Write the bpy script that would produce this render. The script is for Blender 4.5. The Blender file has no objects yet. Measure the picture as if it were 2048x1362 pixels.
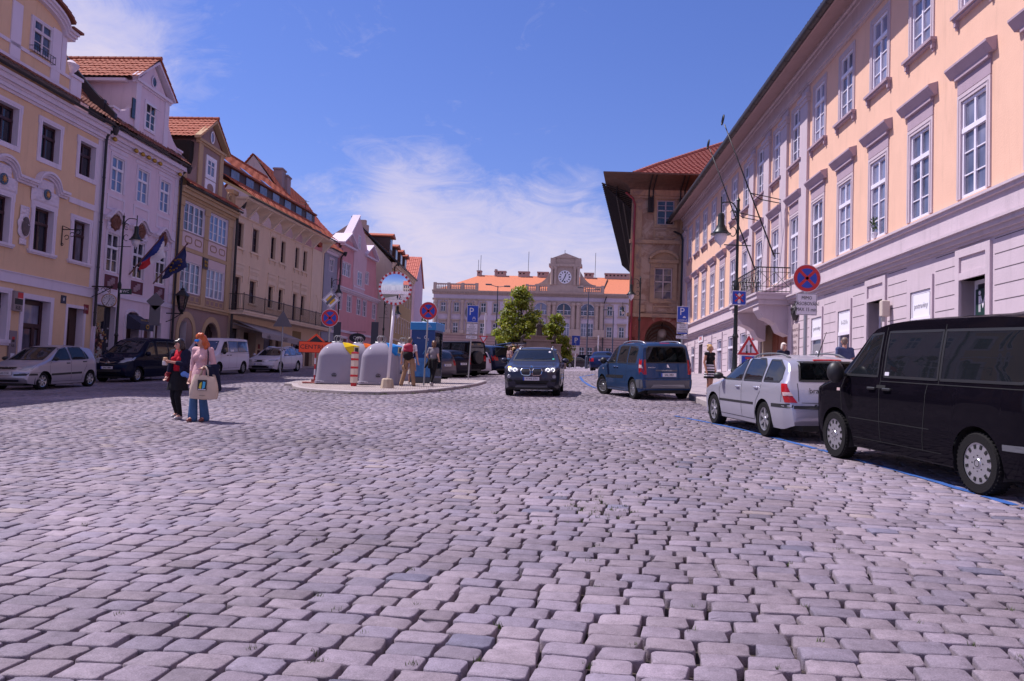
import bpy, bmesh, math, random
import numpy as np
from mathutils import Vector, Matrix
from mathutils.bvhtree import BVHTree
random.seed(7); np.random.seed(7)
R_ = math.radians
scn = bpy.context.scene
COL = scn.collection
# ---------------------------------------------------------------- camera
FPX, PITCH, ROLL = 1640.0, R_(3.15), R_(2.2)
CAM = Vector((0, 0, 1.5))
_F = Vector((0, math.cos(PITCH), math.sin(PITCH))); _U0 = Vector((0, -math.sin(PITCH), math.cos(PITCH))); _R0 = Vector((1, 0, 0))
_U = _U0 * math.cos(ROLL) - _R0 * math.sin(ROLL); _R = _R0 * math.cos(ROLL) + _U0 * math.sin(ROLL)
cd = bpy.data.cameras.new('camera'); cam = bpy.data.objects.new('camera', cd); COL.objects.link(cam)
cd.sensor_width = 36; cd.lens = FPX / 2048 * 36; cd.clip_end = 2000; cd.clip_start = .05
cam.matrix_world = Matrix(((_R.x, _U.x, -_F.x, 0), (_R.y, _U.y, -_F.y, 0), (_R.z, _U.z, -_F.z, 1.5), (0, 0, 0, 1)))
scn.camera = cam
# ---------------------------------------------------------------- light, sky
SUN_EL, SUN_AZ = R_(58), R_(20)      # from the left, a little beyond the picture plane
SUND = Vector((-math.cos(SUN_AZ) * math.cos(SUN_EL), math.sin(SUN_AZ) * math.cos(SUN_EL), math.sin(SUN_EL)))
ld = bpy.data.lights.new('sun', 'SUN'); ld.energy = 5.0; ld.angle = R_(.5); ld.color = (1, .92, .92)
sun = bpy.data.objects.new('sun', ld); COL.objects.link(sun); sun.rotation_euler = SUND.to_track_quat('Z', 'Y').to_euler()
scn.view_settings.view_transform = 'Standard'; scn.view_settings.look = 'None'; scn.view_settings.exposure = 0.28; scn.view_settings.gamma = 1
def nd(nt, typ, **kw):
 n = nt.nodes.new(typ)
 for k, v in kw.items():
  if k.startswith('i_'):
   key = k[2:]; n.inputs[int(key) if key.isdigit() else key].default_value = v
  else: setattr(n, k, v)
 return n
def math_n(nt, op, a, b=None, clamp=False):
 n = nt.nodes.new('ShaderNodeMath'); n.operation = op; n.use_clamp = clamp
 for i, v in enumerate((a, b)):
  if v is None: continue
  if isinstance(v, (int, float)): n.inputs[i].default_value = v
  else: nt.links.new(v, n.inputs[i])
 return n.outputs[0]
def mixc(nt, fac, a, b, mode='MIX'):
 n = nt.nodes.new('ShaderNodeMix'); n.data_type = 'RGBA'; n.blend_type = mode
 for i, v in ((0, fac), (6, a), (7, b)):
  if isinstance(v, (int, float)): n.inputs[i].default_value = v
  elif isinstance(v, (tuple, list)): n.inputs[i].default_value = tuple(v)[:3] + (1,)
  else: nt.links.new(v, n.inputs[i])
 return n.outputs[2]
def ramp(nt, fac, stops):
 n = nt.nodes.new('ShaderNodeValToRGB'); e = n.color_ramp.elements
 while len(e) < len(stops): e.new(.5)
 for el, (p, c) in zip(e, stops):
  el.position = p; el.color = (c, c, c, 1) if isinstance(c, (int, float)) else tuple(c)[:3] + (1,)
 nt.links.new(fac, n.inputs[0]); return n.outputs[0]
w = bpy.data.worlds.new('World'); scn.world = w; w.use_nodes = True; nt = w.node_tree
bg = nt.nodes['Background']; bg.inputs[1].default_value = .10
sky = nd(nt, 'ShaderNodeTexSky', sky_type='NISHITA', sun_disc=False, sun_elevation=SUN_EL, sun_rotation=R_(-66), altitude=300, air_density=1.3, dust_density=.3, ozone_density=2.5)
skyc = mixc(nt, 1.0, sky.outputs[0], (.55, .60, 1.09), 'MULTIPLY')
tc = nd(nt, 'ShaderNodeTexCoord'); sep = nd(nt, 'ShaderNodeSeparateXYZ'); nt.links.new(tc.outputs['Generated'], sep.inputs[0])
zz = math_n(nt, 'MAXIMUM', sep.outputs[2], 0.0)
# flat-projected cloud field
den = math_n(nt, 'ADD', zz, .22)
cx = math_n(nt, 'DIVIDE', sep.outputs[0], den); cy = math_n(nt, 'DIVIDE', sep.outputs[1], den)
cmb = nd(nt, 'ShaderNodeCombineXYZ'); nt.links.new(cx, cmb.inputs[0]); nt.links.new(cy, cmb.inputs[1])
n1 = nd(nt, 'ShaderNodeTexNoise', i_Scale=2.1, i_Detail=9.0, i_Roughness=.58, i_Distortion=.5); nt.links.new(cmb.outputs[0], n1.inputs['Vector'])
n2 = nd(nt, 'ShaderNodeTexNoise', i_Scale=5.5, i_Detail=10.0, i_Roughness=.68, i_Distortion=1.6); nt.links.new(cmb.outputs[0], n2.inputs['Vector'])
fld = math_n(nt, 'ADD', math_n(nt, 'MULTIPLY', n1.outputs[0], .5), math_n(nt, 'MULTIPLY', n2.outputs[0], .5))
def skyblob(px, py, sharp, amp):
 d = (_F + (px - 1024) / FPX * _R + (681 - py) / FPX * _U).normalized()
 dp = nd(nt, 'ShaderNodeVectorMath', operation='DOT_PRODUCT'); nt.links.new(tc.outputs['Generated'], dp.inputs[0]); dp.inputs[1].default_value = d
 p = math_n(nt, 'POWER', math_n(nt, 'MAXIMUM', dp.outputs['Value'], 0.0), sharp)
 return math_n(nt, 'MULTIPLY', p, amp)
acc = None
for b in ((190, 60, 220, .30), (90, 190, 300, .20), (790, 390, 1100, .22), (640, 395, 1500, .17), (880, 335, 2500, .11), (820, 470, 420, .16), (930, 540, 230, .36), (1150, 540, 230, .36), (740, 40, 1200, .08), (1420, 30, 700, .05)):
 o = skyblob(*b); acc = o if acc is None else math_n(nt, 'ADD', acc, o)
low = math_n(nt, 'MULTIPLY', math_n(nt, 'POWER', math_n(nt, 'SUBTRACT', 1.0, math_n(nt, 'MULTIPLY', zz, 2.6), True), 3.0), .22)
dens = math_n(nt, 'ADD', math_n(nt, 'ADD', fld, acc), low)
cm = ramp(nt, dens, [(.57, 0.0), (.68, .22), (.80, .62), (1.0, .95)])
haze_f = math_n(nt, 'POWER', math_n(nt, 'SUBTRACT', 1.0, zz, True), 9.0)
skyh = mixc(nt, math_n(nt, 'MULTIPLY', haze_f, .45), skyc, (4.0, 4.1, 6.6))
# broad bright cloud cover, unseen, added high behind the camera to fill the shade
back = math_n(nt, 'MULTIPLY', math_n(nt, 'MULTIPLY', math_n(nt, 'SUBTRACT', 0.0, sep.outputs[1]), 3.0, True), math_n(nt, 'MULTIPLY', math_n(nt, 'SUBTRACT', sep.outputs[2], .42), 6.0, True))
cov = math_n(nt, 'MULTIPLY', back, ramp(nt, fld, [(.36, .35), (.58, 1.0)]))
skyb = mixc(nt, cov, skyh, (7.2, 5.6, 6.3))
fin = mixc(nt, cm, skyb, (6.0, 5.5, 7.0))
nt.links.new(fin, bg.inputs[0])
scn.cycles.max_bounces = 6; scn.cycles.transparent_max_bounces = 12; scn.cycles.use_denoising = True
scn.cycles.sample_clamp_indirect = 6
# ---------------------------------------------------------------- ground shape and pixel helpers
def prof(y): return .044 * y if y < 60 else 2.64 + .027 * (y - 60)
def gz(x, y): return prof(max(y, -60)) + .028 * max(-40, min(40, x))
def ray(px, py): return _F + (px - 1024) / FPX * _R + (681 - py) / FPX * _U
def at(px, py, Y):
 d = ray(px, py); return CAM + d * (Y / d.y)
def gp(px, py):
 d = ray(px, py); lo, hi = 1.0, 300.0
 for _ in range(50):
  m = (lo + hi) / 2; q = CAM + d * (m / d.y)
  if q.z > gz(q.x, q.y): lo = m
  else: hi = m
 return Vector((q.x, q.y, gz(q.x, q.y)))
# ---------------------------------------------------------------- mesh builder
SPLIT = {'window_hood', 'medallion', 'chimney', 'side_wall', 'gable_window', 'shop_door', 'skylight', 'door', 'pediment', 'roof_vent', 'gilded_ornament', 'door_surround', 'relief_panel', 'panel_figures', 'plaster_panel', 'oval_moulding', 'gable_opening', 'stucco_ornament', 'shopfront', 'balustrade', 'lightning_rod', 'downpipe', 'timber_bracket', 'wing_mirror', 'seat', 'dashboard', 'window', 'pane'}
class MB:
 def __init__(s): s.v = []; s.f = []; s.m = []
 def add(s, verts, faces, m=0, M=None):
  b = len(s.v)
  for p in verts:
   s.v.append(tuple(M @ Vector(p)) if M is not None else tuple(p))
  for fc in faces: s.f.append([b + i for i in fc]); s.m.append(m)
  return s
 def box(s, x0, x1, y0, y1, z0, z1, m=0, M=None, bev=0):
  if bev:
   b = bev; X = (x0, x0 + b, x1 - b, x1)
   pts = [];
   for (xa, xb, ya, yb, z) in ((x0+b, x1-b, y0+b, y1-b, z0), (x0, x1, y0, y1, z0+b), (x0, x1, y0, y1, z1-b), (x0+b, x1-b, y0+b, y1-b, z1)):
    c = b if z in (z0+b, z1-b) else 0
    if c: pts += [(xa+c, ya, z), (xb-c, ya, z), (xb, ya+c, z), (xb, yb-c, z), (xb-c, yb, z), (xa+c, yb, z), (xa, yb-c, z), (xa, ya+c, z)]
    else: pts += [(xa, ya, z)]*1 + [(xb, ya, z)]*1 + [(xb, ya, z), (xb, yb, z), (xb, yb, z), (xa, yb, z), (xa, yb, z), (xa, ya, z)]
   fs = [[7,6,5,4,3,2,1,0], [24+i for i in range(8)]]
   for r in range(3):
    for i in range(8): fs.append([r*8+i, r*8+(i+1)%8, r*8+8+(i+1)%8, r*8+8+i])
   return s.add(pts, fs, m, M)
  return s.add([(x0,y0,z0),(x1,y0,z0),(x1,y1,z0),(x0,y1,z0),(x0,y0,z1),(x1,y0,z1),(x1,y1,z1),(x0,y1,z1)],
     [(3,2,1,0),(4,5,6,7),(0,1,5,4),(1,2,6,5),(2,3,7,6),(3,0,4,7)], m, M)
 def prism(s, poly, y0, y1, m=0, M=None, axis='y'):   # polygon in (x,z) (or the other two axes) extruded
  n = len(poly); f = {'y': lambda p, t: (p[0], t, p[1]), 'x': lambda p, t: (t, p[0], p[1]), 'z': lambda p, t: (p[0], p[1], t)}[axis]
  vs = [f(p, y0) for p in poly] + [f(p, y1) for p in poly]
  fs = [list(range(n)), list(range(2*n-1, n-1, -1))] + [(i, n+i, n+(i+1) % n, (i+1) % n) for i in range(n)]
  return s.add(vs, fs, m, M)
 def lathe(s, prof_, n=16, M=None, m=0, cap=True):    # profile (r,z) round z
  vs = []; fs = []; k = len(prof_)
  for r, z in prof_:
   for i in range(n):
    a = 2*math.pi*i/n; vs.append((r*math.cos(a), r*math.sin(a), z))
  for j in range(k-1):
   for i in range(n): fs.append((j*n+i, j*n+(i+1) % n, (j+1)*n+(i+1) % n, (j+1)*n+i))
  if cap:
   if prof_[0][0] > 1e-4: fs.append(list(range(n-1, -1, -1)))
   if prof_[-1][0] > 1e-4: fs.append([(k-1)*n+i for i in range(n)])
  return s.add(vs, fs, m, M)
 def tube(s, pts, r, n=8, m=0, M=None, closed=False, cap=True):
  P = [Vector(p) for p in pts]; k = len(P); rr = r if isinstance(r, (list, tuple)) else [r]*k
  vs = []; fs = []; up = None
  for i in range(k):
   a = P[(i-1) % k] if (i > 0 or closed) else P[0]; b = P[(i+1) % k] if (i < k-1 or closed) else P[-1]
   t = (b-a).normalized()
   if up is None: up = t.cross(Vector((0, 0, 1)) if abs(t.z) < .9 else Vector((1, 0, 0))).normalized()
   up = (up - t*up.dot(t)).normalized(); w_ = t.cross(up)
   for j in range(n):
    an = 2*math.pi*j/n; vs.append(P[i] + (up*math.cos(an) + w_*math.sin(an))*rr[i])
  for i in range(k if closed else k-1):
   for j in range(n):
    i2 = (i+1) % k; fs.append((i*n+j, i*n+(j+1) % n, i2*n+(j+1) % n, i2*n+j))
  if cap and not closed: fs += [list(range(n-1, -1, -1)), [(k-1)*n+j for j in range(n)]]
  return s.add(vs, fs, m, M)
 def grid(s, fn, nu, nv, m=0, M=None):
  vs = [fn(i/nu, j/nv) for j in range(nv+1) for i in range(nu+1)]
  fs = [(j*(nu+1)+i, j*(nu+1)+i+1, (j+1)*(nu+1)+i+1, (j+1)*(nu+1)+i) for j in range(nv) for i in range(nu)]
  return s.add(vs, fs, m, M)
 def ball(s, c, r, nu=12, nv=8, m=0, M=None):
  rx, ry, rz = r if isinstance(r, (tuple, list)) else (r, r, r)
  return s.grid(lambda u, v: (c[0]+rx*math.cos(2*math.pi*u)*math.sin(math.pi*v), c[1]+ry*math.sin(2*math.pi*u)*math.sin(math.pi*v), c[2]-rz*math.cos(math.pi*v)), nu, nv, m, M)
 def split(s):    # pieces that do not touch, each as a builder of its own
  par = list(range(len(s.v)))
  def fd(a):
   while par[a] != a: par[a] = par[par[a]]; a = par[a]
   return a
  for f in s.f:
   for b in f[1:]: par[fd(b)] = fd(f[0])
  g = {}
  for i, f in enumerate(s.f): g.setdefault(fd(f[0]), []).append(i)
  L = []
  for fs in g.values():
   vs = np.array([s.v[j] for i in fs for j in s.f[i]]); L.append([vs.min(0)-.02, vs.max(0)+.02, fs])
  ch = True
  while ch:
   ch = False; N = []
   for q in L:
    for r in N:
     if (q[0] <= r[1]).all() and (r[0] <= q[1]).all(): r[0] = np.minimum(q[0], r[0]); r[1] = np.maximum(q[1], r[1]); r[2] = r[2]+q[2]; ch = True; break
    else: N.append(q)
   L = N
  out = []
  for a, b, fs in L:
   m = MB(); ix = {}
   for i in fs:
    for j in s.f[i]:
     if j not in ix: ix[j] = len(m.v); m.v.append(s.v[j])
    m.f.append([ix[j] for j in s.f[i]]); m.m.append(s.m[i])
   out.append(m)
  return out
 def mesh(s, name, mats, smooth=False, auto=None):
  me = bpy.data.meshes.new(name); me.from_pydata(s.v, [], s.f)
  for x in (mats if isinstance(mats, (list, tuple)) else [mats]): me.materials.append(x)
  if any(s.m): me.polygons.foreach_set('material_index', s.m)
  if smooth: me.polygons.foreach_set('use_smooth', [True]*len(me.polygons))
  if auto is not None:
   me.polygons.foreach_set('use_smooth', [True]*len(me.polygons)); me.set_sharp_from_angle(angle=R_(auto))
  me.update(); return me
 def build(s, name, mats, parent=None, loc=(0,0,0), smooth=False, auto=None, rz=0, **tags):
  if name in SPLIT and parent is not None:
   o = [link(name, m.mesh(name, mats, smooth, auto), parent, loc, rz, **tags) for m in s.split()]
   return o[0]
  return link(name, s.mesh(name, mats, smooth, auto), parent, loc, rz, **tags)
def link(name, me, parent=None, loc=(0,0,0), rz=0, **tags):
 o = bpy.data.objects.new(name, me); COL.objects.link(o); o.parent = parent; o.location = loc; o.rotation_euler[2] = rz
 for k, v in tags.items(): o[k] = v
 return o
def thing(name, label, cat, loc=(0,0,0), rz=0, group=None):
 o = link(name, None, None, loc, rz, label=label, category=cat)
 if group: o['group'] = group
 return o
def tag(o, label, cat, group=None):
 o['label'] = label; o['category'] = cat
 if group: o['group'] = group
 return o
def copy_tree(o, parent=None):
 c = o.copy(); COL.objects.link(c); c.parent = parent
 for ch in list(o.children): copy_tree(ch, c)
 return c
def arc(cx, cz, r, a0, a1, n, rz=None):
 rz = r if rz is None else rz
 return [(cx+r*math.cos(R_(a0+(a1-a0)*i/n)), cz+rz*math.sin(R_(a0+(a1-a0)*i/n))) for i in range(n+1)]
def text_mesh(txt, size, mb=None, depth=.002):
 cu = bpy.data.curves.new('lettering', 'FONT'); cu.body = txt; cu.size = size; cu.align_x = 'CENTER'; cu.align_y = 'CENTER'; cu.extrude = depth; cu.resolution_u = 2
 o = bpy.data.objects.new('lettering', cu); COL.objects.link(o); dg = bpy.context.evaluated_depsgraph_get(); dg.update()
 me = bpy.data.meshes.new_from_object(o.evaluated_get(dg)); bpy.data.objects.remove(o); bpy.data.curves.remove(cu); return me
def lettering(txt, size, mat, parent, loc, rot=(R_(90), 0, 0), sx=1.0, name='lettering'):
 me = text_mesh(txt, size); me.materials.clear(); me.materials.append(mat)
 o = link(name, me, parent, loc); o.rotation_euler = rot; o.scale = (sx, 1, 1); return o
# ---------------------------------------------------------------- materials
MATS = {}
def mat(name, col, rough=.6, metal=0, spec=.5, var=.0, vscale=3.0, bump=0, bscale=40, coat=0, emit=None, stain=0, backdark=False):
 if name in MATS: return MATS[name]
 m = bpy.data.materials.new(name); m.use_nodes = True; t = m.node_tree; b = t.nodes['Principled BSDF']; MATS[name] = m
 b.inputs['Base Color'].default_value = tuple(col)+(1,); b.inputs['Roughness'].default_value = rough; b.inputs['Metallic'].default_value = metal
 b.inputs['Specular IOR Level'].default_value = .0 if coat else spec; b.inputs['Coat Weight'].default_value = coat; b.inputs['Coat Roughness'].default_value = .03
 if emit: b.inputs['Emission Color'].default_value = tuple(emit[0])+(1,); b.inputs['Emission Strength'].default_value = emit[1]
 c = None
 if var or bump or stain or backdark: g = nd(t, 'ShaderNodeTexCoord')
 if var:
  n = nd(t, 'ShaderNodeTexNoise', i_Scale=vscale, i_Detail=6.0, i_Roughness=.6); t.links.new(g.outputs['Object'], n.inputs['Vector'])
  v = ramp(t, n.outputs[0], [(.25, 1-var), (.75, 1+var)]) if False else math_n(t, 'ADD', math_n(t, 'MULTIPLY', n.outputs[0], 2*var), 1-var)
  c = mixc(t, 1.0, tuple(col), v, 'MULTIPLY')
 if stain:   # streaky weathering running down the wall
  mp = nd(t, 'ShaderNodeMapping'); mp.inputs['Scale'].default_value = (2.2, 2.2, .25); t.links.new(g.outputs['Object'], mp.inputs[0])
  n = nd(t, 'ShaderNodeTexNoise', i_Scale=1.6, i_Detail=8.0, i_Roughness=.7); t.links.new(mp.outputs[0], n.inputs['Vector'])
  k = ramp(t, n.outputs[0], [(.52, 0.0), (.75, 1.0)])
  c = mixc(t, math_n(t, 'MULTIPLY', k, stain), c if c is not None else tuple(col), tuple(x*.55 for x in col))
 if backdark:
  ge = nd(t, 'ShaderNodeNewGeometry'); c = mixc(t, ge.outputs['Backfacing'], c if c is not None else tuple(col), (.015, .015, .018))
 if c is not None: t.links.new(c, b.inputs['Base Color'])
 if bump:
  n = nd(t, 'ShaderNodeTexNoise', i_Scale=bscale, i_Detail=5.0); t.links.new(g.outputs['Object'], n.inputs['Vector'])
  bp = nd(t, 'ShaderNodeBump', i_Strength=bump, i_Distance=.02); t.links.new(n.outputs[0], bp.inputs['Height']); t.links.new(bp.outputs[0], b.inputs['Normal'])
 return m
def glass_mat(name, tint=(.6,.65,.7), opac=.35, rough=.02):
 if name in MATS: return MATS[name]
 m = bpy.data.materials.new(name); m.use_nodes = True; t = m.node_tree; MATS[name] = m
 b = t.nodes['Principled BSDF']; b.inputs['Base Color'].default_value = (.01,.012,.015,1); b.inputs['Roughness'].default_value = rough; b.inputs['IOR'].default_value = 1.5
 tr = nd(t, 'ShaderNodeBsdfTransparent'); tr.inputs[0].default_value = tuple(tint)+(1,)
 lw = nd(t, 'ShaderNodeFresnel', i_IOR=1.5); mx = nd(t, 'ShaderNodeMixShader')
 f = math_n(t, 'ADD', math_n(t, 'MULTIPLY', lw.outputs[0], 1-opac), opac, True)
 t.links.new(f, mx.inputs[0]); t.links.new(tr.outputs[0], mx.inputs[1]); t.links.new(b.outputs[0], mx.inputs[2]); t.links.new(mx.outputs[0], t.nodes['Material Output'].inputs[0])
 return m
def wall(name, col, stain=.35, var=.10): return mat(name, col, .9, spec=.2, var=var, vscale=1.3, bump=.25, bscale=25, stain=stain)
PLW = wall('white_plaster', (.60,.53,.60)); PLG = wall('grey_plaster', (.47,.40,.46)); IRON = mat('wrought_iron', (.018,.017,.02), .45, .4)
PIPE = mat('dark_pipe', (.02,.018,.024), .4, .3); WOODD = mat('dark_wood', (.045,.018,.014), .5, var=.3, vscale=8)
WHITE = mat('white_paint', (.74,.70,.76), .45, var=.05); BLACK = mat('black_plastic', (.014,.014,.016), .45); STEEL = mat('galvanised_steel', (.36,.36,.38), .45, .6, var=.15)
RUBBER = mat('rubber', (.012,.011,.012), .9, spec=.2, bump=.3, bscale=60); CHROME = mat('chrome', (.75,.75,.77), .12, 1.0); GOLD = mat('gold', (.45,.27,.05), .4, .6)
def pane_mat(name, dark, pale, lo, hi):   # rooms differ: some panes dark, some with pale curtains in folds
 m = mat(name, dark, .04, spec=.7); t = m.node_tree; b = t.nodes['Principled BSDF']; oi = nd(t, 'ShaderNodeObjectInfo'); g = nd(t, 'ShaderNodeTexCoord')
 mp = nd(t, 'ShaderNodeMapping'); mp.inputs['Scale'].default_value = (9, 9, .5); t.links.new(g.outputs['Object'], mp.inputs[0]); n = nd(t, 'ShaderNodeTexNoise', i_Scale=1.0, i_Detail=4.0); t.links.new(mp.outputs[0], n.inputs['Vector'])
 n2 = nd(t, 'ShaderNodeTexNoise', i_Scale=1.3, i_Detail=2.0, noise_dimensions='4D'); t.links.new(g.outputs['Object'], n2.inputs['Vector']); t.links.new(math_n(t, 'MULTIPLY', oi.outputs['Random'], 40.0), n2.inputs['W'])
 k = math_n(t, 'ADD', math_n(t, 'MULTIPLY', oi.outputs['Random'], .5), math_n(t, 'ADD', math_n(t, 'MULTIPLY', n2.outputs[0], .8), math_n(t, 'MULTIPLY', n.outputs[0], .25)))
 t.links.new(mixc(t, ramp(t, k, [(lo, 0.0), (hi, 1.0)]), dark, pale), b.inputs['Base Color'])
 wn = nd(t, 'ShaderNodeTexNoise', i_Scale=2.2, i_Detail=1.0); t.links.new(g.outputs['Object'], wn.inputs['Vector']); bp = nd(t, 'ShaderNodeBump', i_Strength=.12, i_Distance=.05); t.links.new(wn.outputs[0], bp.inputs['Height']); t.links.new(bp.outputs[0], b.inputs['Normal']); return m
PANE_D = pane_mat('dark_window_glass', (.018,.020,.032), (.12,.11,.15), .80, 1.05); PANE_L = pane_mat('pale_window_glass', (.045,.05,.085), (.24,.24,.34), .55, .95); PANE_B = pane_mat('blue_window_glass', (.06,.10,.22), (.16,.24,.42), .55, .95)
def tilemat(name, col):
 return mat(name, col, .75, spec=.25, var=.38, vscale=5.5, stain=.25)
TILE = tilemat('red_clay_tile', (.36,.10,.055)); TILE2 = tilemat('orange_clay_tile', (.54,.185,.10)); TILE3 = tilemat('old_brown_tile', (.23,.085,.055)); TILE4 = tilemat('pink_clay_tile', (.50,.15,.11))
# ================================================================ GROUND
KERB = [(6.95, 2.0), (6.9, 8), (6.75, 13), (6.65, 17.2), (6.3, 19.4), (5.75, 21.2), (5.45, 22.6), (5.55, 24.2), (6.0, 28), (7.0, 36), (8.0, 44), (9.2, 56)]
ISL_F = [gp(*p) for p in ((583, 772), (586, 777), (600, 781), (640, 785), (700, 788.5), (760, 789.5), (820, 788), (880, 783), (925, 777), (955, 771.5), (973, 766))]
ISLAND = [(p.x, p.y) for p in ISL_F] + [(-1.1, 36.6), (-1.9, 37.6), (-4.5, 37.8), (-8.0, 36.2), (-8.9, 34.2), (-8.8, 32.0)]
def in_poly(x, y, poly):
 c = False; n = len(poly); j = n-1
 for i in range(n):
  (xi, yi), (xj, yj) = poly[i], poly[j]
  if (yi > y) != (yj > y) and x < (xj-xi)*(y-yi)/(yj-yi)+xi: c = not c
  j = i
 return c
def kerb_x(y):
 for (xa, ya), (xb, yb) in zip(KERB, KERB[1:]):
  if ya <= y <= yb: return xa+(xb-xa)*(y-ya)/(yb-ya)
 return KERB[0][0] if y < KERB[0][1] else 99
def gzv(x, y): return np.where(y < 60, .044*np.maximum(y, -60), 2.64+.027*(y-60)) + .028*np.clip(x, -40, 40)
def stone_mat(name, base, seedcol=True):
 m = bpy.data.materials.new(name); m.use_nodes = True; t = m.node_tree; b = t.nodes['Principled BSDF']
 g = nd(t, 'ShaderNodeTexCoord'); at_ = nd(t, 'ShaderNodeAttribute', attribute_name='tint')
 n = nd(t, 'ShaderNodeTexNoise', i_Scale=11.0, i_Detail=9.0, i_Roughness=.8); t.links.new(g.outputs['Object'], n.inputs['Vector'])
 n2 = nd(t, 'ShaderNodeTexNoise', i_Scale=140.0, i_Detail=3.0); t.links.new(g.outputs['Object'], n2.inputs['Vector'])
 n3 = nd(t, 'ShaderNodeTexNoise', i_Scale=.35, i_Detail=4.0); t.links.new(g.outputs['Object'], n3.inputs['Vector'])
 v = math_n(t, 'ADD', math_n(t, 'MULTIPLY', n.outputs[0], .95), math_n(t, 'ADD', math_n(t, 'MULTIPLY', n2.outputs[0], .75), math_n(t, 'MULTIPLY', n3.outputs[0], .9)))
 v = math_n(t, 'ADD', v, -.62)
 c = mixc(t, 1.0, at_.outputs['Color'], v, 'MULTIPLY'); t.links.new(c, b.inputs['Base Color'])
 b.inputs['Roughness'].default_value = .7; b.inputs['Specular IOR Level'].default_value = .25
 bp = nd(t, 'ShaderNodeBump', i_Strength=.8, i_Distance=.006)
 h = math_n(t, 'ADD', math_n(t, 'MULTIPLY', n.outputs[0], 1.0), math_n(t, 'MULTIPLY', n2.outputs[0], .8)); t.links.new(h, bp.inputs['Height']); t.links.new(bp.outputs[0], b.inputs['Normal'])
 return m
STONE = stone_mat('granite_setts', None)
# the sheet under the setts, out to the horizon; the far part carries the sett pattern in its material
def make_ground():
 xs = np.concatenate([np.linspace(-400, -45, 6), np.linspace(-40, 40, 33), np.linspace(45, 400, 6)]); ys = np.concatenate([np.linspace(-60, 0, 7), np.linspace(4, 120, 59), np.linspace(130, 700, 16)])
 X, Y = np.meshgrid(xs, ys); Z = gzv(X, Y) - .06
 v = np.stack([X, Y, Z], -1).reshape(-1, 3); nx = len(xs); ny = len(ys)
 f = [(j*nx+i, j*nx+i+1, (j+1)*nx+i+1, (j+1)*nx+i) for j in range(ny-1) for i in range(nx-1)]
 me = bpy.data.meshes.new('ground'); me.from_pydata(v.tolist(), [], f)
 m = bpy.data.materials.new('sett_ground'); m.use_nodes = True; t = m.node_tree; b = t.nodes['Principled BSDF']; b.inputs['Roughness'].default_value = .9
 g = nd(t, 'ShaderNodeTexCoord'); br = nd(t, 'ShaderNodeTexBrick', i_Scale=1.0); br.inputs['Brick Width'].default_value = .27; br.inputs['Row Height'].default_value = .16; br.inputs['Mortar Size'].default_value = .012
 br.inputs['Color1'].default_value = (.30,.25,.31,1); br.inputs['Color2'].default_value = (.24,.20,.27,1); br.inputs['Mortar'].default_value = (.07,.055,.05,1); t.links.new(g.outputs['Object'], br.inputs['Vector'])
 n = nd(t, 'ShaderNodeTexNoise', i_Scale=30.0, i_Detail=8.0); t.links.new(g.outputs['Object'], n.inputs['Vector'])
 so = mixc(t, ramp(t, n.outputs[0], [(.4, 0.0), (.62, 1.0)]), (.018,.012,.013), (.06,.042,.036))
 sp = nd(t, 'ShaderNodeSeparateXYZ'); t.links.new(g.outputs['Object'], sp.inputs[0])
 far = math_n(t, 'GREATER_THAN', sp.outputs[1], 58.0); side = math_n(t, 'GREATER_THAN', math_n(t, 'ABSOLUTE', sp.outputs[0]), 26.0)
 near = math_n(t, 'LESS_THAN', sp.outputs[1], 2.6)
 k = math_n(t, 'MAXIMUM', math_n(t, 'MAXIMUM', far, side), near)
 t.links.new(mixc(t, k, so, br.outputs[0]), b.inputs['Base Color'])
 bp = nd(t, 'ShaderNodeBump', i_Strength=.6, i_Distance=.01); t.links.new(n.outputs[0], bp.inputs['Height']); t.links.new(bp.outputs[0], b.inputs['Normal'])
 me.materials.append(m); o = link('ground', me, kind='structure')
make_ground()
PAL = np.array([(.33,.272,.335), (.338,.28,.338), (.318,.266,.33), (.35,.287,.338), (.30,.256,.328), (.328,.268,.315)])*.93
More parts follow.
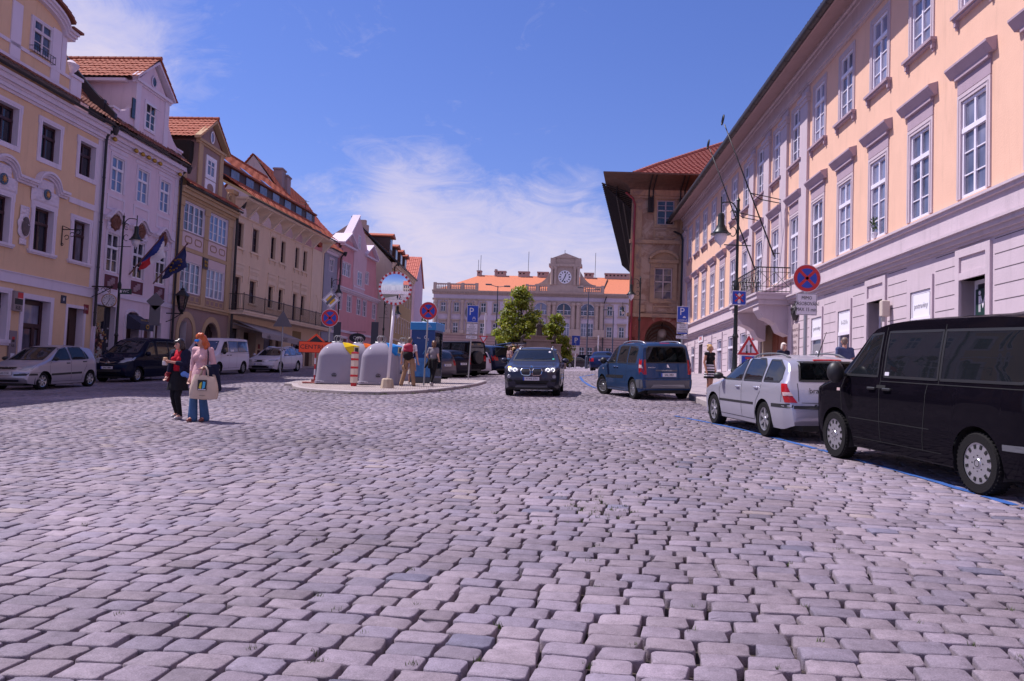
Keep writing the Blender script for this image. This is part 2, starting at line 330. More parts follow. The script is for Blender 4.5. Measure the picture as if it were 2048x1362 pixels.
def make_setts():
 rng = np.random.default_rng(3)
 V = []; F4 = []; Fn = []; tint = []; base = 0
 row = 0; y = 3.0; blobs = []
 def warp(x, y0):   # slow waviness of the courses, rising toward the left
  return y0 + .10*np.sin(x*.55+y0*.25) + .05*np.sin(x*1.3+2+y0*.6) + .0045*np.minimum(x, 0)**2*np.clip((20-y0)/20, 0, 1)
 PH = R_(11); cph, sph = math.cos(PH), math.sin(PH)      # the courses run a little askew to the street
 y = -12.0
 while y < 72:
  h = .172 + rng.normal(0, .006)
  a0, a1 = -34, 30
  n = int((a1-a0)/.23)+4
  wds = np.clip(rng.normal(.25, .030, n), .17, .34)
  xe = a0 + rng.uniform(-.3, 0) + np.concatenate([[0], np.cumsum(wds)])
  for i in range(n):
   xa, xb = xe[i], xe[i+1]
   if xa > a1: break
   uc = (xa+xb)/2; vc = float(warp(uc, y)); xc = uc*cph+vc*sph; yc = -uc*sph+vc*cph
   if yc < 2.9 or yc > 58.5: continue
   lim = .66*yc+2.4
   if xc < -min(lim, 19.3) or xc > min(lim, 11.5): continue
   kx = kerb_x(yc)
   if xc > kx-.14: continue
   if -10 < xc < 0 and 26 < yc < 40 and in_poly(xc, yc, ISLAND): continue
   blobs.append((xa, xb, uc, vc, h, y, yc))
  y += h
 B = np.array(blobs);
 for lod, sel in ((0, B[:, 6] < 11), (1, (B[:, 6] >= 11) & (B[:, 6] < 24)), (2, B[:, 6] >= 24)):
  S = B[sel]; N = len(S)
  if lod < 2:
   k = 16 if lod == 0 else 12
   per = 4 if lod == 0 else 3
   ang = np.linspace(0, 2*np.pi, k, endpoint=False) + np.pi/k
   e = .26
   ux = np.sign(np.cos(ang))*np.abs(np.cos(ang))**e; uy = np.sign(np.sin(ang))*np.abs(np.sin(ang))**e
   if lod == 0: ux, uy = ux/np.abs(ux).max(), uy/np.abs(uy).max()
  else:
   k = 4; per = 2; ux = np.array([1, -1, -1, 1.]); uy = np.array([1, 1, -1, -1.])
  gapx = rng.uniform(.014, .034, N)*(1.0 if lod < 2 else 1.25); gapy = rng.uniform(.006, .013, N)
  hx = (S[:, 1]-S[:, 0])/2 - gapx/2; hy = S[:, 4]/2*np.array([float(warp(a, b+.05)-warp(a, b-.05))/.1 for a, b in zip(S[:, 2], S[:, 5])]) - gapy/2
  # outline
  jx = rng.normal(0, .0045, (N, k)); jy = rng.normal(0, .0026, (N, k))
  lx = hx[:, None]*ux + jx; ly = hy[:, None]*uy + jy
  shear = rng.normal(0, .05, N)[:, None]; lx = lx + ly*shear
  eps = .05
  slope = (np.vectorize(lambda a, b: float(warp(a+eps, b)-warp(a-eps, b))/(2*eps))(S[:, 2], S[:, 5]))
  tilt_x = rng.normal(0, .014, N); tilt_y = rng.normal(0, .017, N); hz = rng.normal(0, .0024, N)
  rings = {0: [(1.0, -.07), (1.0, -.010), (.98, -.003), (.935, .0)], 1: [(1.0, -.07), (1.0, -.009), (.96, .0)], 2: [(1.0, -.04), (.96, .0)]}[lod]
  vs = []
  for sc, z in rings:
   rx = lx*sc; ry = ly*sc
   pu = S[:, 2][:, None] + rx; pv = S[:, 3][:, None] + ry + slope[:, None]*rx; px = pu*cph+pv*sph; py = -pu*sph+pv*cph
   dz = z + hz[:, None] + tilt_x[:, None]*rx + tilt_y[:, None]*ry + (rng.normal(0, .0008, rx.shape) if lod == 0 else 0)
   vs.append(np.stack([px, py, gzv(px, py)+dz], -1))
  if lod == 0:
   px = S[:, 2]*cph+S[:, 3]*sph; py = -S[:, 2]*sph+S[:, 3]*cph; vs.append(np.stack([px, py, gzv(px, py)+hz+.0015], -1)[:, None, :])
  A = np.concatenate(vs, 1)      # N, verts, 3
  nvp = A.shape[1]; off = base + np.arange(N)*nvp
  q = []
  for r in range(len(rings)-1):
   for i in range(k): q.append((r*k+i, r*k+(i+1) % k, (r+1)*k+(i+1) % k, (r+1)*k+i))
  F4.append((off[:, None, None] + np.array(q)[None]).reshape(-1, 4))
  top = (len(rings)-1)*k
  if lod == 0: Fn.append((off[:, None, None] + np.array([(top+i, top+(i+1) % k, top+k) for i in range(k)])[None]).reshape(-1, 3))
  else: Fn.append(off[:, None] + np.arange(top, top+k)[None])
  c = PAL[rng.integers(0, len(PAL), N)]*rng.normal(1.0, .085, N)[:, None]
  dark = rng.random(N) < .012; c[dark] = np.array((.19,.175,.245))*rng.uniform(.8, 1.2, dark.sum())[:, None]
  pale = rng.random(N) < .012; c[pale] = np.array((.38,.31,.32))
  tint.append(np.repeat(c, nvp, 0)); V.append(A.reshape(-1, 3)); base += N*nvp
 V = np.concatenate(V); T = np.concatenate(tint)
 loops = [f.ravel() for f in F4] + [f.ravel() for f in Fn]; sizes = [np.full(len(f), f.shape[1]) for f in F4] + [np.full(len(f), f.shape[1]) for f in Fn]
 L = np.concatenate(loops).astype(np.int32); S_ = np.concatenate(sizes).astype(np.int32)
 me = bpy.data.meshes.new('cobbled_road'); me.vertices.add(len(V)); me.vertices.foreach_set('co', V.astype(np.float32).ravel())
 me.loops.add(len(L)); me.loops.foreach_set('vertex_index', L); me.polygons.add(len(S_))
 me.polygons.foreach_set('loop_start', np.concatenate([[0], np.cumsum(S_)[:-1]]).astype(np.int32))
 me.update(calc_edges=True)
 a = me.attributes.new('tint', 'FLOAT_COLOR', 'POINT'); a.data.foreach_set('color', np.concatenate([T, np.ones((len(T), 1))], 1).astype(np.float32).ravel())
 me.polygons.foreach_set('use_smooth', [True]*len(me.polygons))
 me.materials.append(STONE); link('cobbled_road', me, kind='structure')
make_setts()
# kerbs, pavement, island --------------------------------------------------------------------------
GRAN = mat('granite_kerb', (.34,.29,.30), .75, var=.25, vscale=4, bump=.4, bscale=60)
def pave_mat(name, c1, c2, mort, bw, rh, rot=0):
 m = bpy.data.materials.new(name); m.use_nodes = True; t = m.node_tree; b = t.nodes['Principled BSDF']; b.inputs['Roughness'].default_value = .8
 g = nd(t, 'ShaderNodeTexCoord'); mp = nd(t, 'ShaderNodeMapping'); mp.inputs['Rotation'].default_value = (0, 0, R_(rot)); t.links.new(g.outputs['Object'], mp.inputs[0])
 br = nd(t, 'ShaderNodeTexBrick', i_Scale=1.0); br.inputs['Brick Width'].default_value = bw; br.inputs['Row Height'].default_value = rh; br.inputs['Mortar Size'].default_value = .008
 for k, c in (('Color1', c1), ('Color2', c2), ('Mortar', mort)): br.inputs[k].default_value = c+(1,)
 t.links.new(mp.outputs[0], br.inputs['Vector'])
 n = nd(t, 'ShaderNodeTexNoise', i_Scale=3.0, i_Detail=8.0); t.links.new(g.outputs['Object'], n.inputs['Vector'])
 c = mixc(t, 1.0, br.outputs[0], math_n(t, 'ADD', math_n(t, 'MULTIPLY', n.outputs[0], .7), .65), 'MULTIPLY'); t.links.new(c, b.inputs['Base Color'])
 bp = nd(t, 'ShaderNodeBump', i_Strength=.5, i_Distance=.01); t.links.new(br.outputs['Fac'], bp.inputs['Height']); bp.invert = True; t.links.new(bp.outputs[0], b.inputs['Normal'])
 return m
PAVE = pave_mat('pavement_setts', (.36,.30,.32), (.26,.22,.26), (.12,.10,.10), .5, .5, 45)
MOSA = pave_mat('island_setts', (.40,.33,.32), (.31,.25,.26), (.13,.10,.09), .09, .09, 20)
def strip(name, line, wd, z0, side, m):   # kerb stones following a polyline, each about a metre long
 mb = MB(); P = []
 for a, b in zip(line, line[1:]):
  L = math.hypot(b[0]-a[0], b[1]-a[1]); k = max(1, round(L/.5))
  P += [(a[0]+(b[0]-a[0])*i/k, a[1]+(b[1]-a[1])*i/k) for i in range(k)]
 P.append(line[-1])
 nr = []
 for i in range(len(P)):
  a = P[max(i-1, 0)]; b = P[min(i+1, len(P)-1)]; d = Vector((b[0]-a[0], b[1]-a[1])).normalized(); nr.append((d.y*side, -d.x*side))
 for i in range(0, len(P)-1):
  g = .006 if i % 2 == 0 else 0
  a = Vector(P[i]); b = Vector(P[i+1]); d = (b-a).normalized()*g; a = a+d
  na, nb = Vector(nr[i]), Vector(nr[i+1])
  q = [a, b, b+nb*wd, a+na*wd]
  vs = [(p.x, p.y, gz(p.x, p.y)-.05) for p in q] + [(p.x+n.x*c, p.y+n.y*c, gz(p.x, p.y)+z0-c2) for p, n, c, c2 in zip(q, (na, nb, nb, na), (.0, .0, 0, 0), (.02, .02, 0, 0))]
  t_ = [a+na*.025, b+nb*.025]; vs += [(p.x, p.y, gz(p.x, p.y)+z0) for p in t_]
  mb.add(vs, [(0,1,5,4), (4,5,9,8), (8,9,6,7), (1,2,6,9,5), (3,0,4,8,7), (2,3,7,6)])
 return mb.build(name, m, kind='structure')
strip('kerb', KERB, .22, .13, 1, GRAN)
strip('island_kerb', ISLAND[:11] + ISLAND[11:] + ISLAND[:1], .2, .11, -1 if False else -1, GRAN)
def sheet(name, poly, dz, m, n=26):
 bm = bmesh.new(); vs = [bm.verts.new((x, y, 0)) for x, y in poly]; bm.faces.new(vs)
 ys = [p[1] for p in poly];
 for yy in ([60] if min(ys) < 60 < max(ys) else []):
  bmesh.ops.bisect_plane(bm, geom=bm.verts[:]+bm.edges[:]+bm.faces[:], plane_co=(0, yy, 0), plane_no=(0, 1, 0))
 bmesh.ops.triangulate(bm, faces=bm.faces[:])
 for v in bm.verts: v.co.z = gz(v.co.x, v.co.y)+dz
 for f in bm.faces:
  if f.normal.z < 0: f.normal_flip()
 me = bpy.data.meshes.new(name); bm.to_mesh(me); bm.free(); me.materials.append(m); return link(name, me, kind='structure')
def shrink(poly, d):   # inset toward centroid
 cx_ = sum(p[0] for p in poly)/len(poly); cy_ = sum(p[1] for p in poly)/len(poly)
 out = []
 for x, y in poly:
  L = math.hypot(x-cx_, y-cy_); out.append((x+(cx_-x)*d/L, y+(cy_-y)*d/L))
 return out
sheet('pavement', [(x+.21, y) for x, y in KERB] + [(13.5, 59), (13, 40), (12, 2)], .126, PAVE)
sheet('traffic_island', shrink(ISLAND, .2), .106, MOSA)
sheet('left_pavement', [(-40, 10), (-19.2, 20), (-18.6, 30), (-17.4, 45), (-15.4, 60), (-13.2, 75), (-11.5, 90), (-40, 95)], .10, PAVE)
strip('left_kerb', [(-19.2, 20), (-18.6, 30), (-17.4, 45), (-15.4, 60), (-13.2, 75), (-11.5, 90)], .22, .105, -1, GRAN)
# blue parking line on the setts
BLUE = mat('blue_road_paint', (.03,.10,.34), .6, var=.5, vscale=14)
def ribbon_line(name, pts, wd, m, dz=.006, wob=.012):
 mb = MB(); rg = random.Random(5)
 P = []
 for a, b in zip(pts, pts[1:]):
  L = math.hypot(b[0]-a[0], b[1]-a[1]); k = max(1, int(L/.12))
  P += [(a[0]+(b[0]-a[0])*i/k, a[1]+(b[1]-a[1])*i/k) for i in range(k)]
 for i in range(len(P)-1):
  a, b = Vector(P[i]), Vector(P[i+1]); d = (b-a).normalized(); n = Vector((d.y, -d.x))
  if i == 0: l, r = a-n*wd/2, a+n*wd/2
  l2 = b-n*(wd/2+rg.uniform(-wob, wob)); r2 = b+n*(wd/2+rg.uniform(-wob, wob))
  if rg.random() > .05: mb.add([(p.x, p.y, gz(p.x, p.y)+dz+rg.uniform(0, .003)) for p in (l, r, r2, l2)], [(0, 1, 2, 3)])
  l, r = l2, r2
 return mb.build(name, m, kind='structure')
bl = [gp(*p) for p in ((1350, 832), (1420, 846), (1500, 863), (1640, 900), (1800, 943), (2047, 1016))]
bl = [(p.x, p.y) for p in bl]; bl.append((bl[-1][0]*2-bl[-2][0]-.0, bl[-1][1]*2-bl[-2][1]))
ribbon_line('blue_parking_line', bl, .10, BLUE)
b2 = [gp(*p) for p in ((1192, 777), (1180, 772), (1166, 763), (1160, 754), (1178, 751), (1190, 749))]
ribbon_line('far_blue_line', [(p.x, p.y) for p in b2], .13, BLUE, .012)
b3 = [gp(*p) for p in ((1004, 768), (960, 776))]
# grass in the joints
GRASS = mat('joint_grass', (.07,.10,.018), .7, var=.4)
def tufts(name, spots, n, r, hmax):
 mb = MB(); rg = random.Random(9)
 for (x, y) in spots:
  for _ in range(n):
   a = rg.uniform(0, 6.28); q = rg.random()*r; bx, by = x+q*math.cos(a), y+q*math.sin(a)*.6; h = rg.uniform(.4, 1)*hmax; b = rg.uniform(0, 6.28); s = .004
   z = gz(bx, by)-.02; lx, ly = rg.uniform(-.5, .5)*h, rg.uniform(-.5, .5)*h
   mb.add([(bx-s*math.cos(b), by-s*math.sin(b), z), (bx+s*math.cos(b), by+s*math.sin(b), z), (bx+lx, by+ly, z+h)], [(0, 1, 2)])
 return mb.build(name, GRASS, kind='stuff')
rg = random.Random(4); sp_ = []
for _ in range(60):
 q = gp(1130+rg.gauss(60, 55), 1015+rg.gauss(0, 22)); sp_.append((q.x, q.y))
for _ in range(60):
 q = gp(rg.uniform(1250, 1700), rg.uniform(880, 990)); sp_.append((q.x, q.y))
for _ in range(40):
 q = gp(rg.uniform(0, 2048), rg.uniform(1000, 1350)); sp_.append((q.x, q.y))
for _ in range(50):
 q = gp(rg.uniform(1480, 1900), rg.uniform(840, 910)); sp_.append((q.x, q.y))
tufts('grass', sp_, 16, .035, .05)
# ================================================================ BUILDING TOOLKIT
from mathutils import noise as mnoise
class Fac:      # a straight facade line: u runs along it (away from the camera), local x = s*u, outward = local -y
 def __init__(s, X0, Y0, yaw, sgn=1):
  y = R_(yaw); s.O = Vector((X0, Y0, 0)); s.D = Vector((math.sin(y), math.cos(y), 0)); s.s = sgn
  s.rz = math.pi/2 - y if sgn > 0 else -(math.pi/2 + y); s.N = Vector((math.cos(s.rz-math.pi/2), math.sin(s.rz-math.pi/2), 0))
class House:
 def __init__(s, fac, ub, name, label, cat='house', group=None, zb=None):
  p = fac.O + fac.D*ub; s.f = fac; z = gz(p.x, p.y) if zb is None else zb; s.root = thing(name, label, cat, (p.x, p.y, z), fac.rz, group)
  s.x0 = fac.s*ub; s.z0 = z; s.cache = {}
 def part(s, name, mb, mats, **k): return mb.build(name, mats, s.root, (-s.x0, 0, -s.z0), **k)
 def put(s, me, name, u, y, z, parent=None):
  if parent is not None: return link(name, me, parent)
  return link(name, me, s.root, (s.f.s*u-s.x0, y, z-s.z0))
def wallholes(mb, ua, ub, za, zb, holes, depth=.22, m=0, sgn=1, y=0.0, mr=None):
 us = sorted({ua, ub, *[h[0] for h in holes], *[h[1] for h in holes]}); zs = sorted({za, zb, *[h[2] for h in holes], *[h[3] for h in holes]})
 us = [u for u in us if ua <= u <= ub]; zs = [z for z in zs if za <= z <= zb]
 for i in range(len(us)-1):
  for j in range(len(zs)-1):
   uc, zc = (us[i]+us[i+1])/2, (zs[j]+zs[j+1])/2
   if any(h[0] < uc < h[1] and h[2] < zc < h[3] for h in holes): continue
   a, b = sgn*us[i], sgn*us[i+1]
   mb.add([(a, y, zs[j]), (b, y, zs[j]), (b, y, zs[j+1]), (a, y, zs[j+1])], [(0, 1, 2, 3) if sgn > 0 else (3, 2, 1, 0)], m)
 for h in holes:
  a, b = sgn*h[0], sgn*h[1]; d = y+(h[4] if len(h) > 4 else depth); mr_ = m if mr is None else mr
  mb.add([(a, y, h[2]), (a, d, h[2]), (a, d, h[3]), (a, y, h[3])], [(0, 1, 2, 3)], mr_); mb.add([(b, y, h[2]), (b, d, h[2]), (b, d, h[3]), (b, y, h[3])], [(3, 2, 1, 0)], mr_)
  mb.add([(a, y, h[3]), (b, y, h[3]), (b, d, h[3]), (a, d, h[3])], [(0, 1, 2, 3)], mr_); mb.add([(a, y, h[2]), (b, y, h[2]), (b, d, h[2]), (a, d, h[2])], [(3, 2, 1, 0)], mr_)
def frame_rect(mb, x0, x1, z0, z1, w, y0, y1, m=0, bot=True):
 mb.box(x0, x0+w, y0, y1, z0, z1, m); mb.box(x1-w, x1, y0, y1, z0, z1, m); mb.box(x0+w, x1-w, y0+.001, y1-.001, z1-w, z1, m)
 if bot: mb.box(x0+w, x1-w, y0+.001, y1-.001, z0, z0+w, m)
def window(h, uc, z0, w, ht, fm, pm, depth=.16, cols=2, tr=.70, rows=(2, 1), sill=None, sur=None, hood=None, arch=0, fw=.06, bar=.028, name='window', dbl=False):
 """a window as frame (part) > pane, sill, surround (sub-parts); meshes are shared between equal windows of one house"""
 key = (round(w, 2), round(ht, 2), fm.name, pm.name, depth, cols, tr, rows, str(sill), str(sur), hood, arch, dbl)
 if key not in h.cache:
  d = {}; mb = MB(); x0, x1 = -w/2, w/2
  if arch:
   pts = arc(0, ht-w/2*arch, w/2, 180, 0, 14, w/2*arch); pin = arc(0, ht-w/2*arch, w/2-fw, 180, 0, 14, w/2*arch-fw)
   for a, b, c, e in zip(pts, pts[1:], pin, pin[1:]): mb.prism([a, b, e, c], depth-.05, depth+.03)
   hh = ht-w/2*arch; frame_rect(mb, x0, x1, 0, hh, fw, depth-.05, depth+.03)
  else: frame_rect(mb, x0, x1, 0, ht, fw, depth-.05, depth+.03); hh = ht
  spans = [(x0, x1)]
  if dbl: mb.box(-fw, fw, depth-.06, depth+.02, 0, hh); spans = [(x0, -.02), (.02, x1)]
  zt = ht*tr if tr else hh
  if tr: mb.box(x0+.01, x1-.01, depth-.07, depth+.02, zt-.055, zt+.055)
  for a, b in spans:
   for i in range(1, cols):
    x = a+(b-a)*i/cols; mb.box(x-.04, x+.04, depth-.045, depth+.02, .02, zt-.03)
    if tr: mb.box(x-.035, x+.035, depth-.045, depth+.02, zt+.05, hh-.01)
   nb = cols if True else 1
   for r in range(1, rows[0]): z = zt*r/rows[0]; mb.box(a+.02, b-.02, depth-.03, depth+.01, z-bar/2, z+bar/2)
   if tr:
    for r in range(1, rows[1]): z = zt+(ht-zt)*r/rows[1]; mb.box(a+.02, b-.02, depth-.03, depth+.01, z-bar/2, z+bar/2)
  d['frame'] = mb.mesh('window_frame', fm)
  pb = MB()
  if arch: pb.add([(p[0], depth, p[1]) for p in arc(0, ht-w/2*arch, w/2, 180, 0, 14, w/2*arch)] + [(x1, depth, 0), (x0, depth, 0)], [tuple(range(16, -1, -1))])
  else: pb.add([(x0, depth, 0), (x1, depth, 0), (x1, depth, ht), (x0, depth, ht)], [(0, 1, 2, 3)])
  d['pane'] = pb.mesh('pane', pm)
  if sill:    # (extra width, projection, height, mat[, bracket])
   ew, pr, sh, sm = sill[:4]; sb = MB(); sb.box(x0-ew, x1+ew, -pr, depth-.04, -sh, -.004); sb.box(x0-ew+.03, x1+ew-.03, -pr*.7, 0, -sh*1.6, -sh)
   if len(sill) > 4:
    for sx in (x0-ew+.10, x1+ew-.10): sb.box(sx-.045, sx+.045, -pr*.62, 0, -sh*1.6-.14, -sh*1.6); sb.box(sx-.03, sx+.03, -pr*.4, 0, -sh*1.6-.22, -sh*1.6-.14)
   d['sill'] = sb.mesh('sill', sm)
  if sur:     # (width, projection, mat[, ear])
   sw, pr, sm = sur[:3]; sb = MB(); o = .0
   if arch:
    pts = arc(0, ht-w/2*arch, w/2+sw, 180, 0, 16, w/2*arch+sw); pin = arc(0, ht-w/2*arch, w/2, 180, 0, 16, w/2*arch)
    for a, b, c, e in zip(pts, pts[1:], pin, pin[1:]): sb.prism([a, b, e, c], -pr, .02)
    sb.box(x0-sw, x0, -pr, .02, 0, hh); sb.box(x1, x1+sw, -pr, .02, 0, hh)
   else:
    sb.box(x0-sw, x0, -pr, .01, -o, ht+sw); sb.box(x1, x1+sw, -pr, .01, -o, ht+sw); sb.box(x0, x1, -pr+.002, .012, ht, ht+sw)
    if len(sur) > 3 and sur[3] == 'all': sb.box(x0, x1, -pr+.002, .012, -sw, 0); sb.box(x0-sw, x0, -pr, .01, -sw, 0); sb.box(x1, x1+sw, -pr, .01, -sw, 0)
    if len(sur) > 3:
     e = .035
     for sx in (x0-sw, x1+sw): sb.box(min(sx, sx+math.copysign(e, sx)), max(sx, sx+math.copysign(e, sx)), -pr+.004, .008, ht-.12, ht+sw)
    sb.box(x0-sw*.55, x0-sw*.45, -pr-.012, -pr+.002, 0, ht+sw*.5); sb.box(x1+sw*.45, x1+sw*.55, -pr-.012, -pr+.002, 0, ht+sw*.5); sb.box(x0-sw*.45, x1+sw*.45, -pr-.012, -pr+.002, ht+sw*.44, ht+sw*.54)
   d['surround'] = sb.mesh('surround', sm)
  if hood: d['hood'] = hood
  h.cache[key] = d
 d = h.cache[key]; o = h.put(d['frame'], name, uc, 0, z0)
 for k in ('pane', 'sill', 'surround'):
  if k in d: link(k, d[k], o)
 return o
def cornice(mb, ua, ub, steps, m=0, sgn=1, y=0, ends=True):  # steps: (z0,z1,projection)
 a, b = sorted((sgn*ua, sgn*ub))
 for z0, z1, p in steps: mb.box(a, b, y-p, y+.02, z0, z1, m)
def tile_roof(mb, A, B, C, D, tw=.24, th=.36, amp=.035, m=0):   # eave A->B, ridge D->C
 A, B, C, D = map(Vector, (A, B, C, D)); W = ((B-A).length+(C-D).length)/2; H = ((D-A).length+(C-B).length)/2
 nr = ((B-A).cross(D-A)).normalized()
 if nr.z < 0: nr = -nr
 nu = max(4, int(W/tw)*4); nv = max(2, int(H/th)); vs = []
 for j in range(nv):
  for t, k in ((j/nv, 1.0), ((j+1)/nv, .15)):
   for i in range(nu+1):
    u = i/nu; p = (A*(1-u)+B*u)*(1-t)+(D*(1-u)+C*u)*t
    vs.append(p + nr*(amp*(.5+.5*math.cos(math.pi/2*i))*1.1 + amp*k*1.1 + .006*math.sin(i*12.9+j*78.2)))
 fs = []; n = nu+1
 for r in range(2*nv-1):
  for i in range(nu): fs.append((r*n+i, r*n+i+1, (r+1)*n+i+1, (r+1)*n+i))
 mb.add(vs, fs, m)
 return mb
def ridge_cap(mb, A, B, r=.11, m=0):
 A, B = Vector(A), Vector(B); k = max(2, int((B-A).length/.38))
 for i in range(k): mb.tube([A+(B-A)*i/k, A+(B-A)*(i+1.08)/k], [r, r*.86], 8, m)
def relief(mb, x0, x1, z0, z1, y, amp=.05, sc=6, seed=0, n=(26, 18), oval=False, m=0):
 def f(u, v):
  if oval:
   a = 2*math.pi*u; rr = v; x = (x0+x1)/2+(x1-x0)/2*rr*math.cos(a)*(1+.09*math.sin(9*a)*(v > .9)); z = (z0+z1)/2+(z1-z0)/2*rr*math.sin(a)*(1+.09*math.sin(7*a)*(v > .9)); e = min(1, (1-v)*6)
  else: x = x0+(x1-x0)*u; z = z0+(z1-z0)*v; e = min(1, min(u, 1-u, v, 1-v)*8)
  q = mnoise.turbulence(Vector((x*sc, seed, z*sc)), 3, True)
  return (x, y-.012-amp*e*(.3+q*1.3), z)
 mb.grid(f, n[0], n[1], m)
def downpipe(h, u, z0, z1, y=-.14, r=.06, name='downpipe', hopper=True):
 s = h.f.s; mb = MB(); mb.tube([(s*u, y, z0), (s*u, y, z1-.5), (s*u, y-.05, z1-.3), (s*u+s*.12, y-.3, z1)], r, 8)
 if hopper: mb.lathe([(.07, -.25), (.10, -.18), (.17, .05), (.17, .12), (.1, .12)], 8, Matrix.Translation((s*u+s*.12, y-.32, z1)))
 for z in np.arange(z0+.6, z1-.6, 2.0): mb.lathe([(r+.012, -.03), (r+.012, .03)], 8, Matrix.Translation((s*u, y, z)))
 return h.part(name, mb, PIPE, auto=40)
def gutter(h, ua, ub, y, z, r=.085):
 s = h.f.s; mb = MB(); a, b = sorted((s*ua, s*ub)); n = 8
 ps = [(y+r*math.cos(math.pi+math.pi*i/n), z+r*math.sin(math.pi+math.pi*i/n)) for i in range(n+1)]; ps += [(y+(r-.012)*math.cos(2*math.pi-math.pi*i/n), z+(r-.012)*math.sin(2*math.pi-math.pi*i/n)) for i in range(n+1)]
 mb.prism(ps, a, b, axis='x'); return h.part('gutter', mb, PIPE, auto=40)
def oval_ring(mb, cx, cz, rx, rz, y, t=.05, m=0, n=28, d=.03):
 for i in range(n):
  a, b = 2*math.pi*i/n, 2*math.pi*(i+1)/n
  mb.prism([(cx+rx*math.cos(a), cz+rz*math.sin(a)), (cx+rx*math.cos(b), cz+rz*math.sin(b)), (cx+(rx-t)*math.cos(b), cz+(rz-t)*math.sin(b)), (cx+(rx-t)*math.cos(a), cz+(rz-t)*math.sin(a))], y-d, y+.005, m)
def slot_ring(mb, cx, cz, rx, rz, y, t=.07, m=0):    # stadium-shaped flat ring
 def st(a, b): return arc(cx+a-b, cz, b, -90, 90, 8) + arc(cx-a+b, cz, b, 90, 270, 8)
 o, i = st(rx, rz), st(rx-t, rz-t); n = len(o)
 for k in range(n): mb.prism([o[k], o[(k+1) % n], i[(k+1) % n], i[k]], y-.02, y+.005, m)
def star(n, R, r, cx=0, cz=0, a0=90): return [(cx+(R if k % 2 == 0 else r)*math.cos(R_(a0+180*k/n)), cz+(R if k % 2 == 0 else r)*math.sin(R_(a0+180*k/n))) for k in range(2*n)]
def arch_wall(mb, u0, u1, zs, zt, y, d, m=0, ztop=None):  # fills the corners of a rectangular hole so that it reads as an arch
 c = (u0+u1)/2; r = (u1-u0)/2; pts = arc(c, zs, r, 180, 0, 20, zt-zs)
 for sd in (0, 1):
  P = pts[:11] if sd == 0 else pts[10:]
  if sd == 0: poly = P + [(u0, zt)]
  else: poly = P + [(u1, zt)]
  corner = poly[-1]
  for a, b in zip(P, P[1:]): mb.add([(a[0], y, a[1]), (b[0], y, b[1]), (corner[0], y, corner[1])], [(0, 1, 2)], m)
  for a, b in zip(P, P[1:]): mb.add([(a[0], y, a[1]), (b[0], y, b[1]), (b[0], y+d, b[1]), (a[0], y+d, a[1])], [(0, 1, 2, 3)], m)
# ================================================================ LEFT SIDE OF THE SQUARE
FL = Fac(-21.3, 0, 4.5)
YEL = wall('yellow_plaster', (.68,.46,.30)); LIL = wall('lilac_plaster', (.66,.53,.61)); BRO = wall('brown_plaster', (.34,.22,.145)); TAN = wall('tan_plaster', (.46,.325,.20))
CRE = wall('cream_plaster', (.66,.50,.37)); CRE2 = wall('light_cream_plaster', (.68,.54,.42)); PNK = wall('pink_plaster', (.60,.30,.33)); PNK2 = wall('pale_pink_plaster', (.60,.43,.49)); BLUG = wall('blue_grey_plaster', (.30,.30,.38)); BEI = wall('beige_plaster', (.46,.39,.35))
MAUV = wall('mauve_plaster', (.29,.20,.185)); TRIM = wall('white_trim', (.66,.58,.68), stain=.3, var=.06)
DKRED = mat('dark_red_panel', (.12,.03,.045), .8, var=.2); BRWIN = mat('brown_window_wood', (.040,.012,.016), .45)
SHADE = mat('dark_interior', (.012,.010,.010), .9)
# ---- yellow house with ornate windows
h = House(FL, 33, 'yellow_house', 'yellow baroque house with white window surrounds, volute gable and a bank door')
TW = [(29.35+.02, 30.5), (31.86, 33.0), (34.36, 35.48)]
holes = [(a, b, 9.75, 11.17, .25) for a, b in TW] + [(a, b, 6.07, 7.78, .25) for a, b in ((29.3, 30.4), (31.78, 32.93), (34.28, 35.38))] + [(28.9, 30.62, 2.5, 4.22, .3), (31.54, 33.12, .4, 4.15, .42), (34.3, 35.42, .4, 4.10, .35)]
mb = MB(); wallholes(mb, 20, 36.02, -.5, 11.75, holes, mr=1); mb.box(20, 36.02, .5, 8, -.5, 11.7, 0); h.part('wall', mb, [YEL, TRIM])
mb = MB(); cornice(mb, 20, 36.06, [(11.62, 11.72, .07), (11.72, 11.86, .16), (11.86, 11.94, .20), (11.94, 12.12, .32), (12.12, 12.24, .42)])
cornice(mb, 20, 36.02, [(4.64, 5.02, .05), (5.02, 5.06, .08)]); cornice(mb, 33.85, 36.02, [(8.42, 8.66, .045)])
mb.box(35.66, 36.02, -.03, 0, 5.06, 11.62)
for z in np.arange(5.4, 11.6, .42): mb.box(35.67, 36.025, -.031, -.02, z, z+.015)
h.part('cornice', mb, TRIM)
for a, b in TW: window(h, (a+b)/2, 9.75, b-a, 1.42, BRWIN, PANE_D, .25, 2, .66, (1, 1), sur=(.19, .045, TRIM, 'all'), fw=.09)
for a, b in ((29.3, 30.4), (31.78, 32.93), (34.28, 35.38)): window(h, (a+b)/2, 6.07, b-a, 1.71, BRWIN, PANE_D, .25, 2, .66, (1, 1), sill=(.28, .12, .10, TRIM), sur=(.2, .05, TRIM, 'e'), fw=.09)
window(h, 29.76, 2.5, 1.72, 1.72, BRWIN, PANE_D, .3, 2, .7, (1, 1), sill=(.22, .1, .14, TRIM), sur=(.2, .05, TRIM, 'e'))
mb = MB()      # curved hoods with medallions over the first floor windows
